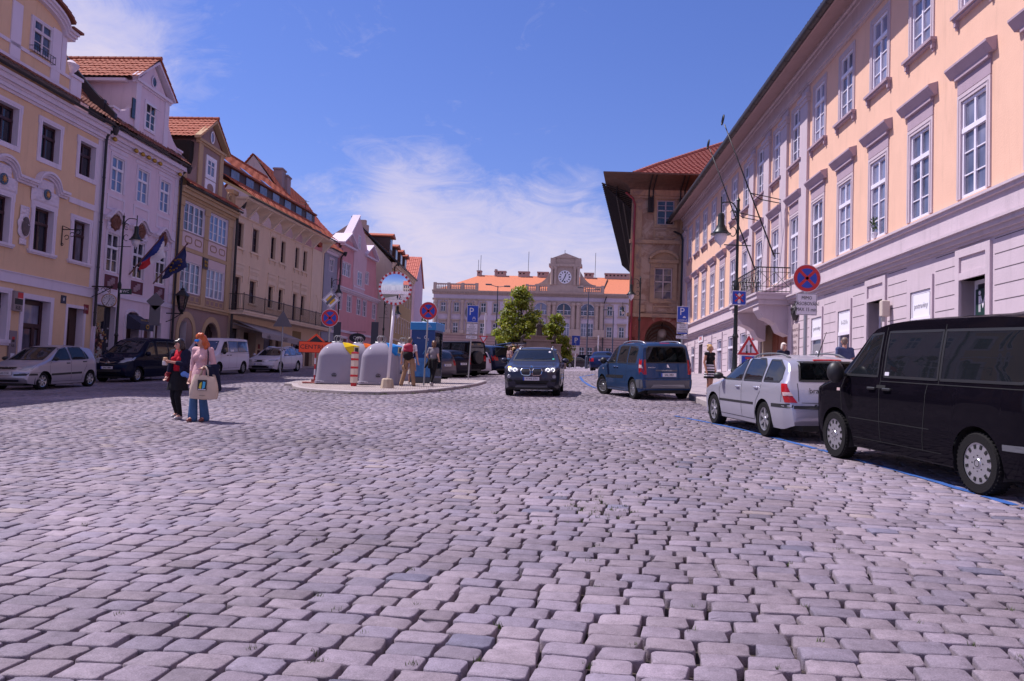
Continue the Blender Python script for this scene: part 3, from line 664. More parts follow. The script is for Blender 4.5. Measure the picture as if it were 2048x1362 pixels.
for uc in (29.85, 32.35):
 for k, (dr, pj) in enumerate(((.0, .12), (.09, .2), (.17, .27))):
  po = [(uc-1.25, 8.46+dr), (uc-.72, 8.46+dr)] + arc(uc, 8.47+dr, .66, 180, 0, 16, .6)[0:0] + [(uc+.66*math.cos(R_(a)), 8.5+dr+.50*max(0, math.sin(R_(a)))) for a in range(170, 9, -10)] + [(uc+.72, 8.46+dr), (uc+1.27, 8.46+dr)]
  for p, q in zip(po, po[1:]): mb.prism([p, q, (q[0], q[1]+.1), (p[0], p[1]+.1)], -pj, .01)
h.part('window_hood', mb, TRIM)
mb = MB()
for uc in (29.85, 32.35): relief(mb, uc-.86, uc+.86, 7.98, 8.52, -.02, .06, 7, uc); relief(mb, uc-.5, uc+.5, 8.48, 8.93, -.02, .05, 9, uc+3, oval=False)
relief(mb, 30.86, 31.54, 6.35, 7.42, -.02, .09, 8, 2, oval=True, n=(40, 8)); relief(mb, 30.95, 31.45, 7.3, 7.65, -.02, .08, 9, 5); relief(mb, 31.0, 31.4, 6.15, 6.4, -.02, .06, 9, 7)
h.part('stucco_ornament', mb, TRIM, smooth=True)
mb = MB()
for uc in (29.85, 32.35): mb.lathe([(.0, .0), (.21, .0), (.21, .03), (0, .035)], 24, Matrix.Translation((uc, -.10, 8.36)) @ Matrix.Rotation(R_(90), 4, 'X'), 0); mb.prism(star(8, .15, .06, uc, 8.36), -.16, -.12, 1)
mb.lathe([(.0, .0), (.21, .0), (.21, .03), (0, .05)], 24, Matrix.Translation((31.2, -.11, 6.86)) @ Matrix.Scale(1.75, 4, (0, 0, 1)) @ Matrix.Rotation(R_(90), 4, 'X'), 2)
h.part('medallion', mb, [mat('medallion_blue', (.05,.10,.17), .6), mat('medallion_gold', (.55,.25,.06), .5), mat('old_painting', (.10,.07,.07), .6, var=.7, vscale=7)])
mb = MB(); mb.box(31.54, 33.12, .38, .46, .4, 4.15, 0)   # bank door
frame_rect(mb, 31.54, 33.12, .4, 4.12, .16, .30, .40, 0); mb.box(31.7, 32.96, .3, .4, 3.05, 3.22, 0); mb.box(32.55, 32.72, .3, .4, .5, 3.1, 0); mb.box(31.66, 32.58, .355, .372, .6, 3.0, 1); mb.box(32.68, 32.98, .355, .372, .6, 3.0, 1); mb.box(31.66, 32.98, .355, .372, 3.2, 4.0, 2)
mb.box(31.85, 32.12, .345, .354, 1.75, 1.98, 3); mb.box(32.16, 32.36, .345, .354, 1.75, 1.98, 3); mb.prism([(32.4, 1.75), (32.56, 1.75), (32.48, 1.98)], .345, .354, 3)
o = h.part('bank_door', mb, [BRWIN, PANE_D, PANE_L, WHITE])
mb = MB(); frame_rect(mb, 31.34, 33.32, .4, 4.34, .2, -.05, .01, 0, False); frame_rect(mb, 34.16, 35.56, .4, 4.2, .13, -.03, .01, 0, False); h.part('door_surround', mb, TRIM)
mb = MB(); mb.box(34.3, 35.42, .31, .36, .4, 4.1); mb.box(34.42, 34.8, .28, .31, .7, 3.6); mb.box(34.9, 35.3, .28, .31, .7, 3.6); mb.box(34.5, 34.72, .265, .28, 1.9, 3.4); h.part('door', mb, WOODD)
downpipe(h, 36.0, 3.4, 12.2, -.16); gutter(h, 20, 36.2, -.55, 12.34)
mb = MB(); tile_roof(mb, (20, -.62, 12.42), (36.25, -.62, 12.42), (36.25, .9, 13.5), (20, .9, 13.5), .22, .3); tile_roof(mb, (20, .9, 13.5), (36.25, .9, 13.5), (36.25, 5.2, 18.6), (20, 5.2, 18.6), .22, .3); h.part('roof', mb, TILE3)
mb = MB()   # dark metal flashing along the party wall
mb.box(36.2, 36.42, .2, .9, 12.6, 13.6, 0); mb.prism([(-.3, 12.6), (.9, 13.45), (5.2, 18.55), (5.2, 18.95), (.7, 13.95), (-.3, 13.0)], 36.26, 36.46, 0, axis='x'); mb.box(34.4, 36.3, 4.2, 6.4, 15.9, 18.0, 0)
h.part('metal_flashing', mb, mat('dark_sheet_metal', (.035,.03,.04), .5, .3))
# volute gable
GB = [(26.2, 12.5), (33.85, 12.5), (33.85, 13.55), (33.25, 13.6), (33.0, 13.95), (32.85, 14.5), (32.8, 15.0)] + [(30.0+2.8*math.cos(R_(a)), 14.95+.75*math.sin(R_(a))) for a in range(10, 171, 8)] + [(27.2, 15.0), (27.0, 13.9), (26.2, 13.5)]
mb = MB(); mb.prism(GB, -.12, 3.2); h.part('gable', mb, YEL)
mb = MB()
for dz, p in ((0, .18), (.10, .27), (.2, .36)):
 po = [(33.15, 14.9+dz), (32.6, 14.93+dz)] + [(30+2.55*math.cos(R_(a)), 14.95+.72*math.sin(R_(a))+dz) for a in range(14, 167, 8)] + [(27.4, 14.93+dz)]
 for q, r in zip(po, po[1:]): mb.prism([q, r, (r[0], r[1]+.11), (q[0], q[1]+.11)], -.12-p, 3.2)
cornice(mb, 26.2, 33.86, [(12.55, 12.92, .16), (13.35, 13.48, .17)]); mb.box(33.2, 33.9, -.2, .4, 12.55, 13.6); mb.box(33.15, 33.95, -.26, .46, 13.5, 13.62); mb.box(31.95, 32.5, -.16, -.1, 12.9, 15.0); mb.box(29.6, 30.15, -.17, -.1, 12.9, 15.0); mb.box(32.55, 32.85, -.15, -.1, 13.4, 15)
mb.lathe([(.16, 0), (.12, .08), (.08, .16), (.2, .26), (.31, .42), (.33, .52), (.24, .56), (.1, .68), (0, .72)], 14, Matrix.Translation((33.55, .1, 13.6)))
h.part('gable_trim', mb, TRIM, auto=35)
mb = MB();
for i in range(16):
 a0, a1 = 12+156*i/16, 12+156*(i+1)/16; p, q = (30+2.75*math.cos(R_(a0)), 15.26+.78*math.sin(R_(a0))), (30+2.75*math.cos(R_(a1)), 15.26+.78*math.sin(R_(a1)))
 mb.prism([p, q, (q[0], q[1]+.1), (p[0]+.04, p[1]+.12)], -.58, 3.2)
mb.box(32.6, 33.3, -.56, 3, 15.24, 15.33); h.part('gable_tiles', mb, TILE3)
o = window(h, 31.27, 13.58, 1.06, 1.24, PLW, PANE_D, -.16, 2, .66, (2, 1), sur=(.09, .19, TRIM));
mb = MB();
for z in (13.45, 13.72): mb.tube([(30.65, -.36, z), (31.9, -.36, z)], .012, 5);
for x in np.linspace(30.65, 31.9, 9): mb.tube([(x, -.36, 13.42), (x, -.36, 13.74)], .01, 5)
for x in (30.65, 31.9): mb.tube([(x, -.36, 13.45), (x, -.14, 13.45)], .012, 5); mb.tube([(x, -.36, 13.72), (x, -.14, 13.72)], .012, 5)
h.part('window_box_rail', mb, IRON)
# ---- lilac house with the gabled dormer
h = House(FL, 39.5, 'lilac_house', 'pale lilac house with gabled attic and dark red panels, beside the yellow house')
WU = [(36.8, 37.8), (39.0, 40.0), (41.15, 42.12)]
holes = [(a, b, 9.65, 11.24, .1) for a, b in WU] + [(a, b, 5.96, 7.72, .1) for a, b in WU] + [(36.28, 37.85, 1.0, 4.4, .3), (38.7, 39.95, .5, 4.3, .5), (40.25, 41.1, .5, 4.1, .3), (41.45, 42.1, .5, 4.0, .3)]
mb = MB(); wallholes(mb, 36.03, 43.0, -.3, 12.0, holes, mr=1); mb.box(36.03, 43.0, .6, 8, -.3, 12, 0); h.part('wall', mb, [LIL, TRIM])
mb = MB(); cornice(mb, 36.03, 43.05, [(11.66, 11.78, .06), (11.78, 11.92, .14), (11.92, 12.1, .24), (12.1, 12.3, .42)]); cornice(mb, 36.03, 43.0, [(4.86, 5.1, .06)])
for u0, u1 in ((36.05, 36.42), (42.6, 42.98)):
 for z in np.arange(5.15, 11.6, .47): mb.box(u0, u1, -.03, .0, z, z+.44)
for a, b in WU: frame_rect(mb, a-.22, b+.22, 8.75, 9.45, .12, -.03, .005); mb.box(a-.26, b+.26, -.03, 0, 11.45, 11.6)
h.part('cornice', mb, TRIM)
for a, b in WU:
 window(h, (a+b)/2, 9.65, b-a, 1.59, WHITE, PANE_B, .08, 2, .66, (2, 1), sur=(.14, .04, TRIM)); window(h, (a+b)/2, 5.96, b-a, 1.76, WHITE, PANE_D, .08, 2, .64, (2, 1), sur=(.14, .04, TRIM))
mb = MB(); mb2 = MB(); mb3 = MB()
for a, b in WU:
 c = (a+b)/2; frame_rect(mb, a-.1, b+.1, 5.16, 5.86, .04, -.03, 0); mb2.box(a-.06, b+.06, -.02, -.002, 5.2, 5.82)
 for k in range(3): relief(mb3, c-.3+k*.15, c-.02+k*.15, 5.3+.07*k, 5.52+.1*k, -.02, .03, 14, c+k, n=(8, 8))
 for sd in (-1, 1):
  po = [(c+sd*.95, 8.22), (c+sd*.6, 8.25), (c+sd*.42, 8.42), (c+sd*.2, 8.62), (c, 8.68)]
  for q, r in zip(po, po[1:]):
   for dz, p in ((0, .12), (.1, .22)): mb.prism([(q[0], q[1]+dz), (r[0], r[1]+dz), (r[0], r[1]+dz+.11), (q[0], q[1]+dz+.11)], -p, .0)
 relief(mb2, c-.36, c+.36, 7.86, 8.62, -.04, .1, 8, c, oval=True, n=(24, 6), m=1); mb.box(a-.16, b+.16, -.06, 0, 7.86, 7.93)
 for sd in (-1, 1): relief(mb, c+sd*.5-.12, c+sd*.5+.12, 7.75, 8.2, -.02, .06, 10, c+sd, n=(8, 10))
h.part('window_hood', mb, TRIM); h.part('relief_panel', mb2, [DKRED, mat('brown_cartouche', (.16,.065,.045), .8, var=.3, vscale=9)], smooth=False); h.part('panel_figures', mb3, mat('faded_figures', (.30,.20,.24), .9, var=.4, vscale=9), smooth=True)
mb = MB()
for u in (38.25, 38.85, 39.4, 39.95, 40.5, 42.55, 36.45): mb.ball((u, -.28, 11.86), (.13, .1, .11), 8, 6)
h.part('gilded_ornament', mb, GOLD, smooth=True)
gutter(h, 36.3, 43.0, -.5, 12.42); downpipe(h, 42.98, 1.0, 12.3, -.16)
mb = MB(); tile_roof(mb, (36.3, -.6, 12.45), (43, -.6, 12.45), (43, 5, 17.3), (36.3, 5, 17.3), .24, .34); h.part('roof', mb, TILE3)
mb = MB(); mb.prism([(38.2, 12.4), (41.3, 12.4), (41.3, 15.25), (38.2, 15.25)], -.1, 5); mb.prism([(38.25, 15.25), (41.25, 15.25), (39.75, 16.5)], -.08, 5)
def vol(u0, u1, z0, z1, z2): # concave shoulder
 return [(u0, z0), (u0, z1)] + [(u0+(u1-u0)*t, z1+(z2-z1)*(t**2.2)) for t in np.linspace(.15, 1, 9)] + [(u1, z0)]
mb.prism(vol(36.5, 38.2, 12.35, 13.35, 14.0), -.06, .25); mb.prism(vol(43.0, 41.3, 12.3, 13.15, 14.3), -.06, .25); h.part('gable', mb, LIL)
mb = MB(); cornice(mb, 38.05, 41.45, [(15.12, 15.2, .16), (15.2, 15.34, .26)])
for sd in (-1, 1):
 a, b = (39.75+sd*1.8, 15.28), (39.75, 16.62); mb.prism([a, b, (b[0], b[1]+.13), (a[0], a[1]+.13)], -.34, -.0)
for u in (38.2, 40.9): mb.box(u, u+.4, -.15, -.08, 12.45, 15.12)
frame_rect(mb, 39.0, 40.08, 13.15, 14.62, .1, -.15, -.08); oval_ring(mb, 39.75, 15.72, .24, .3, -.11, .06); cornice(mb, 36.5, 43, [(12.38, 12.5, .08)], y=-.05)
mb.box(36.42, 37.0, -.12, .4, 13.32, 13.42); mb.box(42.4, 43.05, -.12, .4, 13.12, 13.22); mb.box(37.9, 38.22, .3, 4.6, 15.1, 15.24)
h.part('gable_trim', mb, TRIM)
mb = MB(); mb.prism(arc(39.75, 15.72, .2, 0, 345, 23), -.115, -.1); mb.box(37.9, 38.16, -.15, -.1, 13.35, 14.3)   # oculus + dark opening beside it
mb.box(39.1, 39.98, -.12, -.105, 13.25, 14.52); h.part('gable_opening', mb, [PANE_D])
mb = MB(); frame_rect(mb, 39.1, 39.98, 13.25, 14.52, .06, -.15, -.11); mb.box(39.5, 39.58, -.15, -.11, 13.3, 14.5); mb.box(39.1, 39.98, -.15, -.11, 14.0, 14.06); mb.box(39.1, 39.98, -.148, -.112, 13.6, 13.63); mb.add([(39.1, -.11, 14.45), (39.98, -.11, 14.45), (40.0, -.5, 14.25), (39.2, -.5, 14.25)], [(0, 1, 2, 3)]); h.part('gable_window', mb, WHITE)
mb = MB(); tile_roof(mb, (37.9, -.4, 15.3), (37.9, 5, 15.3), (39.75, 5, 16.85), (39.75, -.4, 16.85), .24, .34); tile_roof(mb, (41.65, -.4, 15.3), (41.65, 5, 15.3), (39.75, 5, 16.85), (39.75, -.4, 16.85), .24, .34); ridge_cap(mb, (39.75, -.42, 16.9), (39.75, 5, 16.9)); h.part('gable_roof', mb, TILE)
mb = MB()
for u in (37.0, 38.0, 42.0, 42.7): mb.prism([(-.35, 12.45), (.1, 12.5), (.1, 12.95), (-.1, 13.0), (-.3, 12.85)], u-.16, u+.16, axis='x')
h.part('roof_vent', mb, [mat('sheet_vent', (.18,.11,.09), .6, .2)])
mb = MB(); mb.box(36.3, 37.84, .24, .3, 1.0, 4.4, 0)   # ground floor openings
for k in range(60):
 rg = random.Random(k); x = 36.4+1.35*rg.random(); z = 1.1+2.4*rg.random(); mb.box(x, x+.05+.08*rg.random(), .22, .236, z, z+.05+.1*rg.random(), 1+k % 3)
h.part('shop_window', mb, [PANE_D, mat('shop_goods_gold', (.40,.22,.08), .4), mat('shop_goods_red', (.25,.05,.04), .5), mat('shop_goods_pale', (.45,.42,.45), .5)])
mb = MB(); frame_rect(mb, 36.22, 37.92, .9, 4.5, .1, -.04, .02, 0, False);
for u0, u1, zt in ((38.6, 40.05, 4.3), (40.18, 41.16, 3.7)):
 po = arc((u0+u1)/2, zt-.25, (u1-u0)/2, 180, 0, 14, .42); pi = arc((u0+u1)/2, zt-.25, (u1-u0)/2-.16, 180, 0, 14, .3)
 for a, b, c, e in zip(po, po[1:], pi, pi[1:]): mb.prism([a, b, e, c], -.06, .01)
 mb.box(u0, u0+.16, -.06, .01, .5, zt-.25); mb.box(u1-.16, u1, -.06, .01, .5, zt-.25)
h.part('door_surround', mb, TRIM)
mb = MB(); mb.box(38.7, 39.95, .4, .48, .5, 4.3, 0); mb.box(40.27, 41.08, .2, .28, .5, 4.1, 1); mb.box(41.45, 42.1, .2, .28, .5, 4.0, 0); mb.box(40.3, 40.66, .15, .2, .6, 3.5, 1); mb.box(40.7, 41.05, .15, .2, .6, 3.5, 1); h.part('door', mb, [WOODD, mat('brown_door', (.11,.05,.05), .6, var=.3)])
mb = MB(); mb.add([(38.75, -.02, 4.2), (39.95, -.02, 4.2), (39.95, -.75, 3.75), (38.75, -.75, 3.75), (39.95, -.75, 3.45), (38.75, -.75, 3.45)], [(0, 1, 2, 3), (3, 2, 4, 5)]); mb.prism([(-.02, 4.2), (-.02, 3.5), (-.75, 3.45), (-.75, 3.75)], 38.74, 38.75, axis='x'); o = h.part('awning', mb, mat('navy_awning', (.03,.03,.06), .8))
mb = MB(); oval_ring(mb, 39.35, 3.63, .13, .11, -.757, .035); o2 = mb.build('awning_emblem', [GOLD], o)
lettering('RESTAURANT', .13, GOLD, o, (39.35, -.6, 3.93), (R_(58), 0, 0), .8)
# ---- brown house with double windows
h = House(FL, 46.5, 'brown_house', 'narrow brown and mauve house with paired white windows, oval panels and tiled gable dormer')
T1 = [(43.78, 46.15), (46.88, 49.22)]
holes = [(a, b, 9.2, 10.72, .08) for a, b in T1] + [(a-.05, b-.08, 5.88, 7.56, .08) for a, b in T1] + [(43.75, 44.8, .8, 4.3, .4), (46.95, 48.75, .8, 4.45, .4)]
mb = MB(); wallholes(mb, 43.0, 50.1, -.2, 11.2, holes, mr=1); mb.box(43, 50.1, .6, 8, -.2, 11.3, 0); arch_wall(mb, 46.95, 48.75, 3.55, 4.45, 0, .4, 0); h.part('wall', mb, [MAUV, PLW])
mb = MB()
for u0, u1 in ((43.02, 43.62), (46.2, 46.72), (49.32, 49.95)): mb.box(u0, u1, -.06, 0, 5.3, 10.75); mb.box(u0-.05, u1+.05, -.1, 0, 10.45, 10.8); mb.box(u0-.03, u1+.03, -.09, 0, 9.1, 9.2)
cornice(mb, 43, 50.1, [(10.8, 10.95, .08), (10.95, 11.1, .16), (11.1, 11.3, .3), (11.3, 11.42, .42)]); cornice(mb, 43, 50.05, [(5.08, 5.22, .1), (5.22, 5.34, .18), (8.1, 8.3, .05)])
for uc, r, zs, zt in ((44.75, 1.12, 3.7, 4.85), (47.85, 1.24, 3.6, 4.82)):
 po, pi = arc(uc, zs, r, 180, 0, 18, zt-zs), arc(uc, zs, r-.32, 180, 0, 18, zt-zs-.32)
 for a, b, c, e in zip(po, po[1:], pi, pi[1:]): mb.prism([a, b, e, c], -.04, .005)
 mb.box(uc-r, uc-r+.32, -.04, .005, .8, zs); mb.box(uc+r-.32, uc+r, -.04, .005, .8, zs)
for a, b in T1:
 for k in range(4): x = a+(b-a)*k/4; frame_rect(mb, x+.03, x+(b-a)/4-.03, 5.42, 5.76, .05, -.02, .003)
h.part('stone_trim', mb, TAN)
for i, (a, b) in enumerate(T1):
 window(h, (a+b)/2, 9.2, b-a, 1.52, WHITE, PANE_B if i else PANE_L, .07, 2, None, (3, 1), sur=(.06, .03, TRIM), dbl=True)
 window(h, (a+b)/2-.06, 5.88, b-a-.03, 1.68, WHITE, PANE_L, .07, 2, None, (3, 1), sur=(.06, .03, TRIM), dbl=True)
mb = MB(); mb2 = MB()
for a, b in T1:
 mb.box(a-.08, b+.0, -.03, 0, 8.32, 9.1); mb.box(a-.08, b+.0, -.03, 0, 7.6, 8.08); c = (a+b)/2
 for sd in (-.58, .58): slot_ring(mb2, c+sd, 8.74, .42, .2, -.03, .06)
h.part('plaster_panel', mb, wall('pink_white_plaster', (.60,.46,.47))); h.part('oval_moulding', mb2, BRO)
mb = MB(); mb.box(43.76, 44.8, .35, .42, .8, 4.3, 0); mb.box(46.95, 48.75, .34, .4, .8, 4.5, 0)
for x in np.linspace(47.05, 48.65, 8): mb.box(x-.02, x+.02, .3, .34, .8, 4.45, 1)
mb.box(46.95, 48.75, .3, .34, 3.3, 3.4, 1); h.part('door', mb, [SHADE, WOODD])
gutter(h, 43.1, 50.2, -.5, 11.5); downpipe(h, 50.12, 1.2, 12.0, -.2)
mb = MB(); tile_roof(mb, (43, -.55, 11.52), (50.2, -.55, 11.52), (50.2, 5.5, 16.6), (43, 5.5, 16.6), .24, .34); h.part('roof', mb, TILE)
mb = MB(); mb.prism([(44.85, 11.4), (47.95, 11.4), (47.95, 14.4), (44.85, 14.4)], -.08, 5); mb.prism([(44.85, 14.4), (47.95, 14.4), (46.4, 15.65)], -.06, 5)
mb.prism([(47.95, 11.4), (50.1, 11.4), (50.1, 12.55), (49.5, 12.7)] + [(49.4-1.45*math.sin(R_(a)), 12.3+1.3*(1-math.cos(R_(a)))) for a in range(0, 91, 10)], -.06, .3)
mb.prism([(44.85, 11.4), (43.1, 11.4), (43.1, 12.3), (43.7, 12.5)] + [(43.7+1.15*math.sin(R_(a)), 12.3+1.3*(1-math.cos(R_(a)))) for a in range(0, 91, 10)], -.06, .3); h.part('gable', mb, MAUV)
mb = MB(); cornice(mb, 44.7, 48.1, [(14.25, 14.36, .16), (14.36, 14.5, .24)])
for sd in (-1, 1): a, b = (46.4+sd*1.95, 14.42), (46.4, 15.85); mb.prism([a, b, (b[0], b[1]+.16), (a[0], a[1]+.16)], -.34, 0)
for u in (44.85, 47.5): mb.box(u, u+.45, -.14, -.06, 11.5, 14.25)
sp = [(49.05+(.42-.34*t)*math.cos(t*12), 12.05+(.42-.34*t)*math.sin(t*12)) for t in np.linspace(0, 1, 40)]
mb.tube([(p[0], -.1, p[1]) for p in sp], .05, 6); mb.box(49.5, 50.1, -.12, .2, 11.5, 12.5); mb.box(49.4, 50.15, -.2, .3, 12.5, 12.75); mb.box(43.05, 43.6, -.12, .2, 11.5, 12.3)
h.part('gable_trim', mb, TAN, auto=40)
mb = MB(); oval_ring(mb, 46.4, 15.0, .25, .36, -.09, .07); frame_rect(mb, 45.75, 47.05, 12.55, 13.85, .18, -.14, -.06); mb.box(45.75, 47.05, -.13, -.07, 11.62, 12.5); frame_rect(mb, 45.93, 46.87, 12.73, 13.67, .07, -.12, -.08); mb.box(46.36, 46.44, -.12, -.08, 12.73, 13.67); mb.box(45.93, 46.87, -.12, -.08, 13.3, 13.36); h.part('gable_window', mb, WHITE)
mb = MB(); mb.box(45.93, 46.87, -.1, -.085, 12.73, 13.67, 0); mb.prism(arc(46.4, 15.0, .2, 0, 345, 23, .3), -.085, -.065, 0); mb.prism(arc(46.4, 12.06, .4, 0, 345, 23, .26), -.14, -.12, 1); mb.box(44.4, 44.86, .2, 1.2, 12.4, 14.25, 2); h.part('gable_opening', mb, [PANE_L, MAUV, SHADE])
mb = MB(); tile_roof(mb, (44.5, -.4, 14.5), (44.5, 5.5, 14.5), (46.4, 5.5, 16.05), (46.4, -.4, 16.05), .24, .34); tile_roof(mb, (48.3, -.4, 14.5), (48.3, 5.5, 14.5), (46.4, 5.5, 16.05), (46.4, -.4, 16.05), .24, .34); ridge_cap(mb, (46.4, -.42, 16.1), (46.4, 5.5, 16.1)); h.part('gable_roof', mb, TILE)
# ---- long cream house with balcony
F4 = Fac(-23.95, 0, 7.5)
h = House(F4, 58, 'cream_house', 'long cream house with arched eaves, iron balcony, brown windows and a cafe awning')
TU = [(50.95, 51.75), (53.06, 53.95), (55.9, 56.65), (57.6, 58.32), (60.15, 60.85), (61.68, 62.4)]
holes = [(a, b, 9.52, 11.03, .22) for a, b in TU] + [(a, b, 5.48 if i in (0, 4) else 6.16, 7.62, .22) for i, (a, b) in enumerate(TU)]
gnd = [(51.0, 52.1, .5, 4.4, .3), (52.6, 54.4, .5, 4.3, .6), (55.6, 57.0, 1.2, 4.2, .3), (57.5, 58.6, .6, 4.2, .3), (60.4, 62.0, 1.6, 4.3, .3), (63.0, 64.5, 1.8, 4.1, .3)]
mb = MB(); wallholes(mb, 50.15, 65.75, -.2, 11.5, holes+gnd); mb.box(50.15, 65.75, .7, 8, -.2, 11.6, 0)
h.part('wall', mb, [CRE])
mb = MB()
cornice(mb, 50.15, 65.85, [(11.42, 11.5, .06), (12.28, 12.42, .95)])
xs = np.linspace(50.3, 63.3, 8)
for i in range(7):       # lunettes under the eave
 a, b = xs[i], xs[i+1]; c = (a+b)/2; r = (b-a)/2-.12
 mb.prism([(a-.12, 11.5), (a+.12, 11.5), (a+.12, 12.3), (a-.12, 12.3)], -.2, 0); mb.prism([(0, 11.45), (-.15, 11.5), (-.85, 12.28), (0, 12.28)], a-.09, a+.09, axis='x')
 po = arc(c, 11.6, r, 180, 0, 10, .6)
 for p, q in zip(po, po[1:]): mb.add([(p[0], -.05, p[1]), (q[0], -.05, q[1]), (q[0], -.85, 12.28), (p[0], -.85, 12.28)], [(0, 1, 2, 3)])
mb.prism([(0, 11.45), (-.15, 11.5), (-.85, 12.28), (0, 12.28)], 63.2, 63.4, axis='x'); mb.prism([(0, 11.45), (-.15, 11.5), (-.85, 12.28), (0, 12.28)], 65.5, 65.7, axis='x')
for i, (a, b) in enumerate(TU):
 mb.box(a-.3, b+.3, -.1, 0, 9.36, 9.46); mb.box(a-.1, a+.0, -.08, 0, 9.12, 9.36); mb.box(b, b+.1, -.08, 0, 9.12, 9.36); frame_rect(mb, a-.16, b+.16, 9.5, 11.22, .13, -.03, .004, 0, False); mb.box(a-.2, b+.2, -.05, 0, 11.22, 11.3)
 mb.box(a-.22, b+.22, -.05, 0, 7.78, 8.42); mb.box(a-.28, b+.28, -.09, 0, 8.42, 8.5); mb.box(a-.28, b+.28, -.07, 0, 7.72, 7.78)
 for k in range(7): oval_ring(mb, a-.05+(b-a+.1)*k/6, 8.1, .11, .14, -.05, .03, n=10, d=.02)
 for sd in (a-.28, b+.16): mb.box(sd, sd+.12, -.06, 0, 7.35, 7.75)
mb.box(63.45, 65.7, -.05, 0, 5.5, 11.45); oval_ring(mb, 64.4, 7.2, .62, .9, -.05, .1); mb.box(63.9, 64.9, -.09, 0, 5.9, 6.1); mb.box(65.45, 65.8, -.08, 0, .5, 11.5)
h.part('stone_trim', mb, CRE2)
for i, (a, b) in enumerate(TU):
 window(h, (a+b)/2, 9.52, b-a, 1.51, BRWIN, PANE_D, .2, 2, None, (3, 1), fw=.07)
 if i in (0, 4): window(h, (a+b)/2, 5.48, b-a, 2.14, BRWIN, PANE_D, .2, 2, None, (4, 1), fw=.08, name='balcony_door')
 else: window(h, (a+b)/2, 6.16, b-a, 1.46, BRWIN, PANE_D, .2, 2, None, (3, 1), fw=.07, sill=(.16, .1, .07, CRE2))
mb = MB(); mb.box(50.2, 65.7, -1.0, .0, 5.22, 5.42); mb.box(50.2, 65.7, -1.06, 0, 5.36, 5.45); b_ = h.part('balcony', mb, CRE2)
mb = MB()
for z, r in ((5.55, .018), (6.45, .026)): mb.tube([(50.3, -.05, z), (50.3, -.98, z), (65.5, -.98, z), (65.5, -.05, z)], r, 6)
for x in np.arange(50.3, 65.55, .125): mb.tube([(x, -.98, 5.45), (x, -.98, 6.45)], .011, 4)
for x in (50.3, 53.3, 56.3, 59.3, 62.3, 65.5): mb.tube([(x, -.98, 5.42), (x, -.98, 6.55)], .028, 6)
for y in np.linspace(-.9, -.1, 7): mb.tube([(50.3, y, 5.45), (50.3, y, 6.45)], .011, 4)
mb.build('balcony_railing', IRON, b_)
gutter(h, 50.2, 65.9, -1.05, 12.48); downpipe(h, 50.5, 1.2, 12.2, -.2)
mb = MB(); tile_roof(mb, (50.2, -1.1, 12.5), (66.0, -1.1, 12.5), (66.0, .9, 13.9), (50.2, .9, 13.9), .22, .32); tile_roof(mb, (50.2, 1.3, 14.6), (66.0, 1.3, 14.6), (66.0, 5.2, 17.6), (50.2, 5.2, 17.6), .22, .32); ridge_cap(mb, (50.2, 5.2, 17.7), (66, 5.2, 17.7)); h.part('roof', mb, TILE)
mb = MB(); mb.box(50.2, 66.0, .95, 1.3, 13.6, 14.55, 0); mb.box(50.2, 66.0, .75, 1.25, 14.55, 14.66, 1);
for x in np.arange(51.5, 65, 2.1): mb.box(x, x+1.1, .9, .96, 13.95, 14.5, 2)
h.part('shed_dormer', mb, [WOODD, TILE3, PANE_L])
mb = MB()
for x in (53, 56.2, 59.5): mb.prism([(1.9, 15.1), (2.7, 15.72), (2.7, 15.86), (1.9, 15.24)], x, x+.75, axis='x')
h.part('skylight', mb, PANE_L)
mb = MB(); mb.box(51.0, 52.1, .26, .3, .5, 4.4, 0); mb.box(52.6, 54.4, .55, .6, .5, 4.3, 1); mb.box(55.6, 57, .26, .3, 1.2, 4.2, 0); mb.box(57.5, 58.6, .26, .3, .6, 4.2, 1); mb.box(60.4, 62, .26, .3, 1.6, 4.3, 0); mb.box(63, 64.5, .26, .3, 1.8, 4.1, 1)
frame_rect(mb, 60.4, 62, 1.6, 4.3, .1, .2, .26, 1); frame_rect(mb, 55.6, 57, 1.2, 4.2, .1, .2, .26, 1); mb.box(60.4, 62.0, -.02, .0, 4.32, 4.9, 2); mb.box(55.65, 56.9, .18, .2, 3.4, 4.1, 3)
mb.box(62.15, 62.6, -.05, -.0, 2.0, 3.6, 4); mb.box(59.5, 60.0, -.05, 0, 2.2, 3.4, 4); mb.box(54.7, 55.1, -.03, 0, 2.6, 3.2, 4); mb.box(54.75, 55.05, -.03, 0, 3.3, 3.6, 5)
h.part('shopfront', mb, [PANE_D, WOODD, mat('ochre_board', (.22,.15,.06), .7, var=.3), PANE_L, mat('menu_board', (.10,.03,.03), .6), mat('red_emblem', (.30,.03,.03), .5)])
mb = MB(); mb.add([(50.9, -.02, 4.95), (57.5, -.02, 4.75), (57.5, -2.0, 4.05), (50.9, -2.0, 4.2), (57.5, -2.0, 3.7), (50.9, -2.0, 3.85)], [(0, 1, 2, 3), (3, 2, 4, 5)]); mb.tube([(50.9, -.05, 4.7), (50.9, -1.98, 4.18)], .03, 6); mb.tube([(57.5, -.05, 4.5), (57.5, -1.98, 4.03)], .03, 6)
o = h.part('cafe_awning', mb, mat('grey_awning', (.30,.26,.27), .85, var=.15)); DKTXT = mat('dark_lettering', (.10,.08,.09), .7)
for u, t in ((51.9, 'cafe'), (54.4, 'CAFE'), (56.8, 'cafe')): lettering(t, .34, DKTXT, o, (u, -2.012, 3.99-(u-50.9)*.022))
